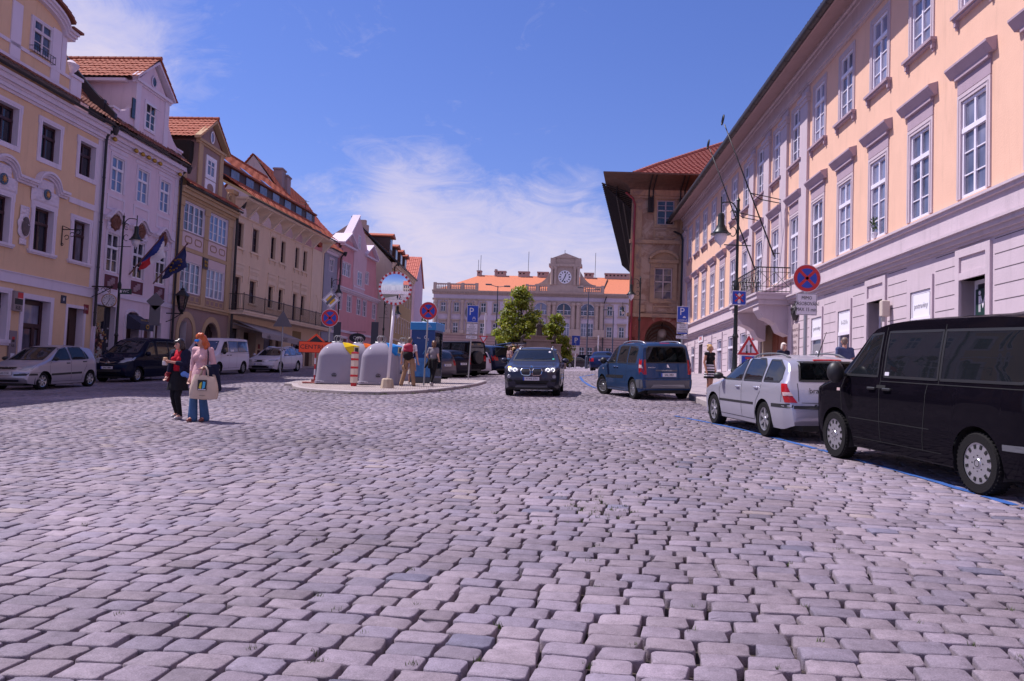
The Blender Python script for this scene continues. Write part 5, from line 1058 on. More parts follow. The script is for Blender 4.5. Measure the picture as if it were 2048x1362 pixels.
P = arc(-1.37, 5.15, 1.55, 180, 0, 18, 1.7); Pi = arc(-1.37, 5.15, 1.25, 180, 0, 18, 1.4)
for a, b, c, e in zip(P, P[1:], Pi, Pi[1:]): mb.prism([a, b, e, c], -.05, .004, 1)
pp('stone_trim', mb, [PAL2, REDB])
mb = MB()     # vaulted passage behind the arch
for j in range(12):
 r1, r2 = (1.25, 1.4) if j % 2 == 0 else (1.12, 1.27); P = arc(-1.37, 5.15, r1, 180, 0, 12, r2); y0, y1 = 1.2+j*2.2+(0 if j % 2 == 0 else 0), 1.2+(j+1)*2.2
 for a, b in zip(P, P[1:]): mb.add([(a[0], y0, a[1]), (b[0], y0, b[1]), (b[0], y1, b[1]), (a[0], y1, a[1])], [(0, 1, 2, 3)])
 mb.box(-2.75, -2.62, y0, y1, 2, 5.15) if j % 2 else None; mb.box(-.12-(0 if j % 2 == 0 else .13), 0, y0, y1, 2, 5.15)
pp('vaulted_passage', mb, wall('brown_vault_plaster', (.34,.16,.105)))
mb = MB()
for z0, z1, x0, x1, dp in ((13.45, 15.22, -1.98, -.75, .12), (7.98, 10.32, -2.04, -.77, .12)):
 frame_rect(mb, x0, x1, z0, z1, .07, dp-.05, dp+.03); mb.box((x0+x1)/2-.04, (x0+x1)/2+.04, dp-.05, dp+.03, z0, z1); mb.box(x0, x1, dp-.05, dp+.03, z0+(z1-z0)*.56, z0+(z1-z0)*.56+.08)
 for f in (.28, .78): mb.box(x0, x1, dp-.03, dp+.02, z0+(z1-z0)*f, z0+(z1-z0)*f+.03)
f_ = pp('window', mb, mat('worn_white_wood', (.48,.38,.40), .6)); mb = MB(); mb.box(-1.98, -.75, .13, .14, 13.45, 15.22); mb.box(-2.04, -.77, .13, .14, 7.98, 10.32); mb.build('pane', PANE_D, f_)
BOARD = mat('weathered_boards', (.115,.065,.05), .85, var=.5, vscale=3, stain=.6)
mb = MB()    # cove and eave
for j in range(6):
 a0, a1 = math.pi/2*j/6, math.pi/2*(j+1)/6; o0, o1 = 2.05*(1-math.cos(a0)), 2.05*(1-math.cos(a1)); z0, z1 = 15.9+.6*math.sin(a0), 15.9+.6*math.sin(a1)
 mb.add([(-3.95-o0, -.24-o0, z0), (1.5, -.24-o0, z0), (1.5, -.24-o1, z1), (-3.95-o1, -.24-o1, z1)], [(0, 1, 2, 3)])
 mb.add([(-3.95-o0, -.24-o0, z0), (-3.95-o1, -.24-o1, z1), (-3.95-o1, 40, z1), (-3.95-o0, 40, z0)], [(0, 1, 2, 3)])
mb.box(-6.05, 1.5, -2.34, 40, 16.5, 16.6); pp('eave', mb, BOARD)
mb = MB()
for x in (-2.66, -2.36, -.42, -.12): mb.box(x, x+.1, -.3, -.1, 14.3, 15.95); mb.tube([(x+.05, -.25, 15.9), (x+.05, -2.2, 16.5)], .05, 5)
for x in (-2.5, -.27): mb.box(x-.14, x+.14, -.2, -.08, 14.3, 15.4)
for y in np.arange(.4, 40, .62):
 mb.tube([(-3.85, y, 14.6), (-5.95, y, 16.42)], .055, 4); mb.tube([(-3.85, y, 15.75), (-6.0, y, 16.46)], .05, 4); mb.tube([(-4.9, y, 15.5), (-4.9, y+.6, 16.45)], .04, 4)
for z, x in ((15.5, -4.9), (15.0, -4.4)): mb.box(x-.05, x+.05, .2, 40, z-.05, z+.05)
pp('timber_bracket', mb, mat('black_timber', (.018,.012,.014), .7))
mb = MB(); tile_roof(mb, (-3.9, -1.6, 16.62), (4.5, -1.6, 16.62), (12.5, 8.0, 22.6), (5.4, 8.0, 22.6), .34, .42, .07); tile_roof(mb, (-3.9, 40, 16.62), (-3.9, -1.6, 16.62), (5.4, 8.0, 22.6), (5.4, 40, 22.6), .34, .42, .07); ridge_cap(mb, (-3.9, -1.6, 16.7), (5.4, 8, 22.7), .16)
pp('roof', mb, tilemat('dull_red_tile', (.34,.12,.095))); mb = MB(); mb.tube([(5.2, 8.5, 22), (5.2, 8.5, 23.6)], .16, 8); pp('roof_flue', mb, STEEL)
mb = MB(); mb.tube([(-4.3, -.5, 15.6), (-3.75, -.35, 15.2), (-3.6, -.2, 14.8), (-3.62, -.16, 3)], .085, 8); pp('red_downpipe', mb, mat('red_pipe', (.22,.02,.03), .45))
for k in range(5):
 p = Matrix.Rotation(-R_(2.7), 4, 'Z') @ Vector((-1.37+.126*(1.8+k*3.2), 1.8+k*3.2, 0)); q = thing('globe_lamp', 'round white globe lamp hanging in the arched passage', 'lamp', (FPo.x+p.x, FPo.y+p.y, 5.75), 0, 'globe lamps in the passage'); mb = MB(); mb.ball((0, 0, 0), .34, 14, 10); mb.build('globe', mat('frosted_globe', (.55,.47,.43), .5), q, smooth=True); mb = MB(); mb.tube([(0, 0, .28), (0, 0, 1.2)], .02, 5); mb.build('cord', IRON, q)
# ================================================================ BARRACKS WITH CLOCK GABLE
class FacB:
 def __init__(s): a = R_(7); s.O = Vector((0, 170, 0)); s.D = Vector((math.cos(a), -math.sin(a), 0)); s.s = 1; s.rz = -a; s.N = Vector((s.D.y, -s.D.x, 0))
FB = FacB(); h = House(FB, 4, 'barracks', 'long neoclassical barracks with orange roof and clock gable closing the square', 'building', zb=5.3)
BW = wall('barracks_plaster', (.56,.46,.52), .4); BS = wall('barracks_stone', (.44,.33,.28), .5, .2); BR = wall('barracks_rustic', (.40,.26,.235), .4, .15)
UW = [-14.87, -12.0, -9.2, -6.3, -3.65, -.95] + [19.95, 22.45, 25.2, 28.0]; LWB = [-14.8, -12.1, -9.2, -6.35, -3.65, -.95] + [19.95, 22.45, 25.2, 28.0]; AC = [5.75, 10.5, 15.4]
holes = [(u-.55, u+.55, 16.55, 18.5, .3) for u in UW] + [(u-.55, u+.55, 12.05, 14.25, .3) for u in LWB] + [(u-1.55, u+1.55, 16.45, 19.0, .3) for u in AC] + [(u-1.3, u+1.3, 12.15, 14.85, .3) for u in AC]
bas = [-14.8, -12, -9.2, -6.3, -3.6, -1, 14.45, 16.1, 19.9, 22.45, 25.2]; holes += [(u-.55, u+.55, 7.9, 9.95, .25) for u in bas] + [(9.0, 12.0, 5.0, 9.6, .4)]
mb = MB(); wallholes(mb, -17, 32, 12.0, 20.2, holes); wallholes(mb, -17, 32, 4.5, 12.0, holes, m=1); mb.box(-17, 32, .7, 20, 4.5, 20.3, 0); mb.box(-16.98, -16.9, 0, 20, 4.5, 20.3)
for u in AC: arch_wall(mb, u-1.55, u+1.55, 17.45, 19.0, 0, .3, 0)
arch_wall(mb, 9, 12, 8.2, 9.6, 0, .4, 1); h.part('wall', mb, [BW, BR])
mb = MB(); cornice(mb, -17.2, 32, [(11.75, 11.95, .12), (11.95, 12.1, .2), (18.95, 19.15, .08), (19.15, 19.35, .16), (20.2, 20.4, .25), (20.4, 20.65, .5), (20.65, 20.85, .8), (20.85, 21.0, .95)]); cornice(mb, 2.6, 18.6, [(20.2, 20.4, .4), (20.4, 20.65, .75), (20.65, 20.85, 1.1), (20.85, 21.05, 1.25)])
for u in np.arange(-17, 32, .55): mb.box(u, u+.28, -.75, -.3, 20.42, 20.64)
for c in (-16.4, -13.45, -10.65, -7.85): mb.lathe([(.42, 12.1), (.42, 12.7), (.34, 12.9), (.36, 13.7), (.31, 18.3), (.46, 18.5), (.46, 18.95)], 12, Matrix.Translation((c, -.35, 0))); mb.box(c-.5, c+.5, -.85, 0, 12.0, 12.7)
for c in (3.3, 7.5, 8.5, 12.5, 13.5, 17.3, 18.3): mb.lathe([(.52, 12.1), (.52, 13.4), (.42, 13.6), (.38, 18.3), (.55, 18.5), (.55, 18.95)], 12, Matrix.Translation((c, -.45, 0)))
for c in (3.3, 8.0, 13.0, 17.8): mb.box(c-1.15, c+1.15, -1.1, 0, 12.0, 13.5); mb.box(c-1.05, c+1.05, -.12, 0, 13.5, 19.0)
for u in UW: frame_rect(mb, u-.78, u+.78, 16.35, 18.72, .22, -.12, .01); mb.box(u-.95, u+.95, -.3, 0, 16.1, 16.3); mb.box(u-.25, u+.25, -.25, 0, 18.65, 19.0)
for u in LWB: frame_rect(mb, u-.78, u+.78, 12.05, 14.5, .22, -.12, .01, 0, False); mb.box(u-1.0, u+1.0, -.35, 0, 14.75, 14.95); mb.box(u-.85, u+.85, -.1, 0, 14.5, 14.75)
for u in AC:
 P, Pi = arc(u, 17.45, 1.95, 180, 0, 16), arc(u, 17.45, 1.55, 180, 0, 16)
 for a, b, c, e in zip(P, P[1:], Pi, Pi[1:]): mb.prism([a, b, e, c], -.2, .01)
 mb.box(u-.12, u+.12, -.1, .25, 16.45, 18.6); mb.box(u-1.7, u+1.7, -.4, 0, 16.2, 16.42); mb.prism([(u-1.2, 15.8), (u+1.2, 15.8), (u, 16.25)], -.3, 0); mb.box(u-1.75, u-1.35, -.15, 0, 12.1, 16.2); mb.box(u+1.35, u+1.75, -.15, 0, 12.1, 16.2)
h.part('stone_trim', mb, BS)
mb = MB()
for z in np.arange(5.5, 11.7, .55): mb.box(-17.02, 32, -.012, .02, z, z+.07)
h.part('rustication_groove', mb, mat('brown_groove', (.14,.085,.08), .9))
for u in UW: window(h, u, 16.55, 1.1, 1.95, WHITE, PANE_D, .22, 2, .62, (1, 1), fw=.1)
for u in LWB: window(h, u, 12.05, 1.1, 2.2, WHITE, PANE_D, .22, 2, .62, (2, 1), fw=.1)
for u in AC:
 window(h, u, 16.45, 3.1, 2.55, WHITE, PANE_L, .25, 4, None, (2, 1), arch=1, fw=.12); window(h, u-.72, 12.15, 1.15, 2.7, WHITE, PANE_L, .22, 2, .65, (2, 1), fw=.1); window(h, u+.72, 12.15, 1.15, 2.7, WHITE, PANE_L, .22, 2, .65, (2, 1), fw=.1)
for u in bas: window(h, u, 7.9, 1.1, 2.05, WHITE, PANE_D, .2, 2, .6, (2, 1), fw=.09)
mb = MB(); mb.box(9, 12, .3, .4, 5, 9.7); h.part('gate', mb, mat('brown_gate', (.22,.11,.07), .7))
mb = MB()       # balustrades and attic
def balus(a, b, y=-.3):
 mb.box(a, b, y-.25, y+.25, 21.05, 21.3); mb.box(a, b, y-.3, y+.3, 22.2, 22.45)
 for u in np.arange(a+.25, b-.1, .4): mb.lathe([(.1, 21.3), (.15, 21.6), (.07, 22.0), (.11, 22.2)], 6, Matrix.Translation((u, y, 0)), 0, False)
 for u in np.linspace(a, b, max(2, round((b-a)/3)+1)): mb.box(u-.3, u+.3, y-.35, y+.35, 21.05, 22.6)
balus(-16.7, -7.8); balus(2.8, 7.3, -.6); balus(14.2, 18.4, -.6); h.part('balustrade', mb, BS)
mb = MB(); mb.box(7.6, 13.9, -.9, 1.5, 21.05, 22.6); mb.box(8.0, 13.5, -.7, 1.5, 22.6, 26.4); mb.box(7.2, 14.0, -1.2, 1.5, 26.4, 26.95); mb.box(7.7, 13.6, -.8, 1.5, 26.95, 28.2); mb.prism([(8.0, 28.2), (13.3, 28.2), (10.6, 29.2)], -1.0, 1.5); mb.box(7.5, 8.6, -1.1, 1, 26.95, 28.15); mb.box(12.6, 13.8, -1.1, 1, 26.95, 28.15)
for c in (7.9, 8.6, 12.6, 13.3): mb.lathe([(.36, 22.6), (.3, 23.1), (.27, 25.7), (.4, 26.0), (.4, 26.4)], 12, Matrix.Translation((c, -.95, 0)))
for sd in (-1, 1):
 P = [(10.65+sd*3.0, 22.6), (10.65+sd*3.0, 25.6)] + [(10.65+sd*(3.0+3.3*t), 22.75+2.85*(1-t)**2.2) for t in np.linspace(.08, 1, 10)] + [(10.65+sd*6.3, 22.6)]
 mb.prism(P, -.2, .6)
h.part('clock_gable', mb, BS, auto=30)
mb = MB(); mb.lathe([(0, 0), (1.38, 0), (1.38, .12), (1.28, .16), (0, .12)], 40, Matrix.Translation((10.55, -.7, 24.25)) @ Matrix.Rotation(R_(90), 4, 'X'), 0)
for k in range(12):
 M = Matrix.Translation((10.55, -.84, 24.25)) @ Matrix.Rotation(R_(30*k), 4, 'Y'); w_ = .09 if k % 3 else .15; mb.box(-w_, w_, -.02, .02, .82, 1.16, 1, M)
for ang, L, w_ in ((18, .72, .08), (205, 1.05, .06)): M = Matrix.Translation((10.55, -.9, 24.25)) @ Matrix.Rotation(R_(ang), 4, 'Y'); mb.box(-w_, w_, -.02, .02, -.2, L, 1, M)
h.part('clock_face', mb, [mat('clock_white', (.72,.70,.75), .5), BLACK])
mb = MB(); mb.add([(-17, .3, 21.0), (32, .3, 21.0), (32, 9, 25.6), (-8.7, 9, 25.6), (-17, 18, 21)], [(0, 1, 2, 3), (0, 3, 4)]); h.part('roof', mb, TILE2)
mb = MB()
for u, wd in ((-8.9, .9), (-5.2, .5), (-4.0, 2.0), (1.0, 2.4), (5.2, 2.4), (8.0, 1.0), (15.2, 2.0), (21.3, 5.4)):
 mb.box(u-wd/2, u+wd/2, 8.4, 9.6, 24.6, 26.5 if wd > .6 else 26.9, 0); mb.box(u-wd/2-.1, u+wd/2+.1, 8.3, 9.7, 26.3, 26.55, 0)
 for k in range(int(wd/.8)): mb.box(u-wd/2+.25+.8*k, u-wd/2+.6+.8*k, 8.38, 8.4, 25.9, 26.2, 1)
h.part('chimney', mb, [wall('chimney_plaster', (.40,.29,.27)), SHADE])
mb = MB()
for u, z in ((-8.7, 30.0), (-9.2, 29), (1.9, 31), (9.8, 31.5), (16.5, 31)): mb.tube([(u, 9, 25.5), (u, 9, z)], .05, 5)
mb.tube([(4.5, .9, 21.3), (6.2, 7.5, 25)], .12, 5); mb.tube([(18.3, .9, 21.3), (19.2, 7.5, 25)], .12, 5); h.part('lightning_rod', mb, IRON)
mb = MB(); mb.tube([(2.9, -.3, 4.6), (2.9, -.3, 19), (2.6, -.6, 20.3)], .12, 6); mb.tube([(18.7, -.3, 4.6), (18.7, -.3, 18.8), (19.2, -.6, 20.4)], .12, 6); h.part('downpipe', mb, PIPE)
# ================================================================ TREES
def leaf_mat(name, c):
 m = bpy.data.materials.new(name); m.use_nodes = True; t = m.node_tree; b = t.nodes['Principled BSDF']; a = nd(t, 'ShaderNodeAttribute', attribute_name='tint')
 t.links.new(mixc(t, 1.0, tuple(c), a.outputs['Color'], 'MULTIPLY'), b.inputs['Base Color']); b.inputs['Roughness'].default_value = .55
 tl = nd(t, 'ShaderNodeBsdfTranslucent'); t.links.new(mixc(t, 1.0, (c[0]*1.6, c[1]*1.5, c[2]*.8), a.outputs['Color'], 'MULTIPLY'), tl.inputs[0]); mx = nd(t, 'ShaderNodeMixShader'); mx.inputs[0].default_value = .35
 t.links.new(b.outputs[0], mx.inputs[1]); t.links.new(tl.outputs[0], mx.inputs[2]); t.links.new(mx.outputs[0], t.nodes['Material Output'].inputs[0]); return m
LEAF = leaf_mat('lime_leaves', (.20,.25,.035)); LEAFD = leaf_mat('dark_leaves', (.06,.09,.03)); BARK = mat('bark', (.07,.05,.04), .9, var=.4, vscale=6, bump=.6)
def tree(label, x, y, z, H, prof_, trunk_h, nclump, nleaf, ls, leafm, seed, group=None, lean=0):
 """prof_: crown radius by height fraction; foliage = leaf clumps spread through that volume, denser at the outside"""
 rg = np.random.default_rng(seed); t = thing('tree', label, 'tree', (x, y, z), 0, group)
 mb = MB(); mb.tube([(0, 0, -.2), (.05, 0, H*.3), (.1, .05, H*.6), (.05, 0, H*.9)], [H*.03, H*.024, H*.014, .02], 8)
 cl = []
 while len(cl) < nclump:
  f = rg.random(); R = np.interp(f, *zip(*prof_));
  if rg.random() > R/max(p[1] for p in prof_): continue
  a = rg.random()*2*np.pi; q = R*np.sqrt(rg.uniform(.1, 1.0))*(1+.10*np.sin(3*a+seed)+.06*rg.normal()); cl.append((q*np.cos(a), q*np.sin(a), trunk_h+f*(H-trunk_h)))
 cl = np.array(cl)
 for k in range(14): c = cl[rg.integers(len(cl))]; mb.tube([(0, 0, max(trunk_h*.8, c[2]*.6)), tuple(c*np.array((.5, .5, .9))), tuple(c)], [H*.010, H*.006, .01], 5)
 mb.build('trunk', BARK, t, smooth=True)
 N = nclump*nleaf; cs = np.repeat(cl, nleaf, 0); rc = np.repeat(rg.uniform(.55, 1.25, nclump), nleaf)*H*.07
 d = rg.normal(0, 1, (N, 3)); d /= np.linalg.norm(d, axis=1)[:, None]; p = cs+d*(rc*rg.uniform(.3, 1, N)**.6)[:, None]*np.array((1, 1, .75))
 n = d+rg.normal(0, .7, (N, 3)); n[:, 2] += .5; n /= np.linalg.norm(n, axis=1)[:, None]; u = np.cross(n, rg.normal(0, 1, (N, 3))); u /= np.linalg.norm(u, axis=1)[:, None]; v = np.cross(n, u); s = ls*rg.uniform(.6, 1.3, N)[:, None]
 V = np.stack([p-u*s, p-v*s*.6, p+u*s, p+v*s*.6], 1).reshape(-1, 3); me = bpy.data.meshes.new('crown'); me.vertices.add(4*N); me.vertices.foreach_set('co', V.astype(np.float32).ravel()); me.loops.add(4*N); me.loops.foreach_set('vertex_index', np.arange(4*N, dtype=np.int32)); me.polygons.add(N); me.polygons.foreach_set('loop_start', np.arange(0, 4*N, 4, dtype=np.int32)); me.update(calc_edges=True)
 col = np.repeat(np.repeat(rg.uniform(.6, 1.25, nclump), nleaf)*rg.uniform(.7, 1.3, N), 4); C = np.stack([col*np.repeat(rg.uniform(.85, 1.3, N), 4), col, col*.9, np.ones_like(col)], 1); a = me.attributes.new('tint', 'FLOAT_COLOR', 'POINT'); a.data.foreach_set('color', C.astype(np.float32).ravel()); me.materials.append(leafm); link('crown', me, t); return t
p = at(1038, 700, 92); tree('taller pointed green lime tree left of the statue group', p.x, p.y, prof(92)-.3, 9.6, [(0, .6), (.08, 2.6), (.3, 3.2), (.5, 2.7), (.75, 1.5), (.93, .6), (1, .1)], 1.0, 230, 70, .15, LEAF, 3)
p = at(1108, 700, 95); tree('smaller green lime tree right of the statue group', p.x, p.y, prof(95)-.3, 7.0, [(0, 1.0), (.1, 2.2), (.3, 2.3), (.55, 1.6), (.8, .8), (.95, .4), (1, .1)], .6, 140, 62, .15, LEAF, 8)
p = at(836, 640, 150); tree('dark green tree far behind the beige house end', p.x, p.y, 5, 10.5, [(0, 1), (.3, 2.6), (.7, 2.2), (1, .2)], 2, 60, 40, .25, LEAFD, 5)
# ================================================================ VEHICLES
def inside(x, z, poly): return in_poly(x, z, poly)
CARGLASS = glass_mat('car_glass', (.62,.70,.74), .10); TINT = glass_mat('tinted_car_glass', (.46,.55,.58), .10)
DGLASS = mat('dark_car_glass', (.012,.014,.02), .03, spec=.9); HEADL = mat('headlamp_glass', (.30,.31,.36), .06, .2, spec=.9, coat=1); TAILR = mat('tail_lamp_red', (.36,.008,.012), .12, coat=1); TAILW = mat('tail_lamp_clear', (.55,.40,.40), .12, coat=1)
TRIMB = mat('black_car_trim', (.016,.016,.018), .5); GREYTR = mat('grey_car_trim', (.10,.10,.115), .6); RIM = mat('alloy_silver', (.50,.50,.53), .3, .8); SEAM = mat('panel_gap', (.006,.006,.007), .8); SEATM = mat('seat_fabric', (.035,.035,.045), .9); PLATE = mat('number_plate', (.62,.60,.66), .4); PBLUE = mat('plate_blue', (.02,.06,.40), .4)
AMBER = mat('indicator_lit', (.8,.35,.05), .3, emit=((1, .45, .08), 2.2)); DRL = mat('running_light_lit', (.9,.9,.95), .3, emit=((1, 1, 1), 1.1))
def paint(name, c, metal=.3, rough=.32): return mat('paint_'+name, c, rough, metal, coat=.5 if max(c) > .05 else .22, backdark=True)
class Car:
 def __init__(s, label, P, pm, cat='car', group=None):
  s.__dict__.update(P); s.label = label; s.pm = pm
  s.root = thing(P.get('kind', 'parked_car'), label, cat, (0, 0, 0), 0, group)
  T = P['top']
  for _ in range(2):    # soften the profile corners
   Q = [T[0]]
   for a, b in zip(T, T[1:]): Q += [(a[0]*.8+b[0]*.2, a[1]*.8+b[1]*.2), (a[0]*.2+b[0]*.8, a[1]*.2+b[1]*.8)]
   T = Q + [T[-1]]
  s.tx, s.tz = zip(*T); s.body()
 def X(s, xb): return s.wb/2+s.fo-xb
 def zt(s, x): return float(np.interp(x, s.tx, s.tz))
 def belt(s, x): return s.bl[0]+(s.bl[1]-s.bl[0])*x/s.L
 def section(s, x):
  L, W = s.L, s.W; zt = s.zt(x); bl = s.belt(x)
  zb = s.cl+ .06*max(0, 1-x/.5)**2 + .08*max(0, 1-(L-x)/.5)**2
  for xc in (s.fo, s.fo+s.wb):
   d = abs(x-xc); Ra = s.R+s.ag
   if d < Ra: zb = max(zb, s.R+math.sqrt(Ra*Ra-d*d))
  zb = min(zb, zt-.06)
  hw = W/2*(1-.16*max(0, 1-x/.55)**2.2-.12*max(0, 1-(L-x)/.5)**2.2)
  k = min(1, max(0, (zt-bl)/(s.H-bl))); zs = min(bl, zt-.035-.035*(1-k)); ye = hw*(.93-(.93-s.rw)*k); ze = zt-(.028+.035*k)
  if ze < zs+.004: zs = ze-.004
  pts = []
  for i in range(8):
   z = zb+(zs-zb)*i/7; q = (z-s.cl)/(bl-s.cl); y = hw*(1-.055*max(0, 1-q/.45)**2-.022*max(0, (q-.72)/.28)**2 + .010*math.exp(-((q-.83)/.05)**2)); pts.append((y, z))
  y0 = pts[-1][0]
  for i in range(1, 6):
   t = i/5; pts.append((y0+(ye-y0)*t+.012*k*math.sin(math.pi*t), zs+(ze-zs)*t))
  for i in range(1, 9):
   f = 1-i/8; f2 = math.sin(f*math.pi/2)**.8 if f > 0 else 0; pts.append((ye*f2, ze+(zt-ze)*(1-f2**2.6)))
  sw = s.sf*math.exp(-(x/.42)**2)-s.sr*math.exp(-((L-x)/.3)**2)
  if hasattr(s, 'ws'): sw += .10*math.exp(-((x-(s.ws[0]+s.ws[1])/2)/.7)**2)
  return [(s.X(x+sw*(y/(W/2))**2), y, z) for y, z in pts]
 def body(s):
  L = s.L; xs = set(np.linspace(0, L, 40)); e = [.006, .018, .035, .06, .09, .13, .18, .24, .31]; xs |= set(e) | {L-v for v in e}; Ra = s.R+s.ag
  for xc in (s.fo, s.fo+s.wb): xs |= {xc+Ra*math.cos(t) for t in np.linspace(0, math.pi, 19)} | {xc-Ra-.004, xc+Ra+.004}
  xs = sorted(x for x in xs if 0 <= x <= L); xs = [x for i, x in enumerate(xs) if i == 0 or x-xs[i-1] > .002]
  secs = [s.section(x) for x in xs]; n = len(secs[0]); mb = MB(); N = 2*n-1
  for sc in secs: mb.v += sc[:-1] + [(sc[-1][0], 0, sc[-1][2])] + [(p[0], -p[1], p[2]) for p in sc[-2::-1]]
  for i in range(len(secs)-1):
   for j in range(N-1): mb.f.append((i*N+j, i*N+j+1, (i+1)*N+j+1, (i+1)*N+j)); mb.m.append(0)
  mb.f += [tuple(range(N-1, -1, -1)), tuple((len(secs)-1)*N+j for j in range(N))]; mb.m += [0, 0]
  s.me = mb.mesh('body', s.pm); s.bm = bmesh.new(); s.bm.from_mesh(s.me); bmesh.ops.recalc_face_normals(s.bm, faces=s.bm.faces[:]); s.bvh = BVHTree.FromBMesh(s.bm)
  mb = MB(); h2 = s.W/2  # floor and wheel housings
  mb.box(s.X(L-.25), s.X(.25), -h2+.32, h2-.32, s.cl-.03, s.cl+.18); mb.box(s.X(s.fo+s.wb-Ra-.05), s.X(s.fo+Ra+.05), -h2+.08, h2-.08, s.cl-.02, s.cl+.14)
  for xc in (s.fo, s.fo+s.wb):
   for sd in (-1, 1):
    P = [(s.X(xc)+(Ra+.012)*math.cos(t), s.R+(Ra+.012)*math.sin(t)) for t in np.linspace(-.35, math.pi+.35, 19)]
    for a, b in zip(P, P[1:]): mb.add([(a[0], sd*(h2-.035), a[1]), (b[0], sd*(h2-.035), b[1]), (b[0], sd*(h2-.36), b[1]), (a[0], sd*(h2-.36), a[1])], [(0, 1, 2, 3)])
    mb.add([(p[0], sd*(h2-.36), p[1]) for p in P], [tuple(range(len(P)))])
  mb.build('underbody', TRIMB, s.root)
 def hit(s, ax, a, b):
  o, d = {'L': ((s.X(a), 4, b), (0, -1, 0)), 'R': ((s.X(a), -4, b), (0, 1, 0)), 'F': ((6, a, b), (-1, 0, 0)), 'B': ((-6, a, b), (1, 0, 0)), 'T': ((s.X(a), b, 5), (0, 0, -1))}[ax]
  d = Vector(d); p, n, i, q = s.bvh.ray_cast(Vector(o), d)
  if p is None: return None
  if n.dot(d) > 0: n = -n
  return p, n
 def patch(s, ax, poly, m, name='panel', off=.004, parent=None, rim=True, build=True, mb=None, n=3, mi=0, thick=.012, seg=.07):
  P = []
  for a, b in zip(poly, poly[1:]+poly[:1]):
   k = max(1, int(math.hypot(b[0]-a[0], b[1]-a[1])/seg)); P += [(a[0]+(b[0]-a[0])*i/k, a[1]+(b[1]-a[1])*i/k) for i in range(k)]
  cx_ = sum(p[0] for p in P)/len(P); cz_ = sum(p[1] for p in P)/len(P); N = len(P); vs = []; ok = True
  for r in range(n+1):
   t = 1-r/n
   for p in (P if r < n else [(cx_, cz_)]):
    q = None; kk = 1.0
    while q is None and kk > .1: q = s.hit(ax, cx_+(p[0]-cx_)*t*kk, cz_+(p[1]-cz_)*t*kk); kk -= .04
    if q is None: q = s.last
    s.last = q; vs.append(q[0]+q[1]*off)
  fs = []
  for r in range(n-1):
   for i in range(N): fs.append((r*N+i, r*N+(i+1) % N, (r+1)*N+(i+1) % N, (r+1)*N+i))
  for i in range(N): fs.append(((n-1)*N+i, (n-1)*N+(i+1) % N, n*N))
  if rim:
   b0 = len(vs)
   for i in range(N): q = s.hit(ax, *P[i]) or s.last; vs.append(q[0]+q[1]*(off-thick))
   for i in range(N): fs.append((b0+i, b0+(i+1) % N, (i+1) % N, i))
  mb2 = mb or MB(); mb2.add(vs, fs, mi)
  if mb is None and build: return mb2.build(name, m, parent or s.root, smooth=False, auto=35)
  return mb2
 def both(s, poly, m, name, **k):
  for ax in 'LR': s.patch(ax, poly, m, name, **k)
 def sym(s, ax, poly, m, name, **k): return [s.patch(ax, poly, m, name, **k), s.patch(ax, [(-a, b) for a, b in poly], m, name, **k)]
 def seam(s, ax, pts, w=.010, m=None, name='panel_gap', off=.0025, mb=None):
  mb = mb if mb is not None else MB(); P = []
  for a, b in zip(pts, pts[1:]):
   k = max(1, int(math.hypot(b[0]-a[0], b[1]-a[1])/.06)); P += [(a[0]+(b[0]-a[0])*i/k, a[1]+(b[1]-a[1])*i/k) for i in range(k)]
  P.append(pts[-1]); prev = None
  for i, p in enumerate(P):
   a, b = P[max(0, i-1)], P[min(len(P)-1, i+1)]; L = math.hypot(b[0]-a[0], b[1]-a[1]) or 1; nx, nz = -(b[1]-a[1])/L*w/2, (b[0]-a[0])/L*w/2
   q1, q2 = s.hit(ax, p[0]+nx, p[1]+nz), s.hit(ax, p[0]-nx, p[1]-nz)
   if q1 is None or q2 is None: prev = None; continue
   cur = (q1[0]+q1[1]*off, q2[0]+q2[1]*off)
   if prev: mb.add([prev[0], prev[1], cur[1], cur[0]], [(0, 1, 2, 3)])
   prev = cur
  return mb
 def seams(s, lines, axes='LR'):
  mb = MB()
  for ax in axes:
   for l in lines: s.seam(ax, l, mb=mb)
  if mb.f: mb.build('panel_gap', SEAM, s.root)
 def cut(s, ax, poly):
  i0, i1 = ((0, 2) if ax in 'LR' else (1, 2))
  xs = [p[0] for p in poly]; zs = [p[1] for p in poly]; sg = {'L': 1, 'R': -1, 'F': 1, 'B': -1}[ax]
  PL = [((s.X(p[0]) if i0 == 0 else p[0]), p[1]) for p in poly]; xa, xb_ = min(p[0] for p in PL)-.2, max(p[0] for p in PL)+.2; za, zb = min(zs)-.2, max(zs)+.2
  def near(f):
   c = f.calc_center_median(); side = (c.y*sg > 0) if ax in 'LR' else (c.x*sg > -.2 and abs(f.normal.x) > .15)
   return side and xa < c[i0] < xb_ and za < c[2] < zb
  for a, b in zip(PL, PL[1:]+PL[:1]):
   fs = [f for f in s.bm.faces if near(f)]; g = fs + list({e for f in fs for e in f.edges}) + list({v for f in fs for v in f.verts})
   no = Vector((0, 0, 0)); no[i0] = b[1]-a[1]; no[2] = -(b[0]-a[0]); co = Vector((0, 0, 0)); co[i0] = a[0]; co[2] = a[1]
   bmesh.ops.bisect_plane(s.bm, geom=g, plane_co=co, plane_no=no, dist=1e-5)
  dl = [f for f in s.bm.faces if near(f) and in_poly(f.calc_center_median()[i0], f.calc_center_median()[2], PL)]
  bmesh.ops.delete(s.bm, geom=dl, context='FACES')
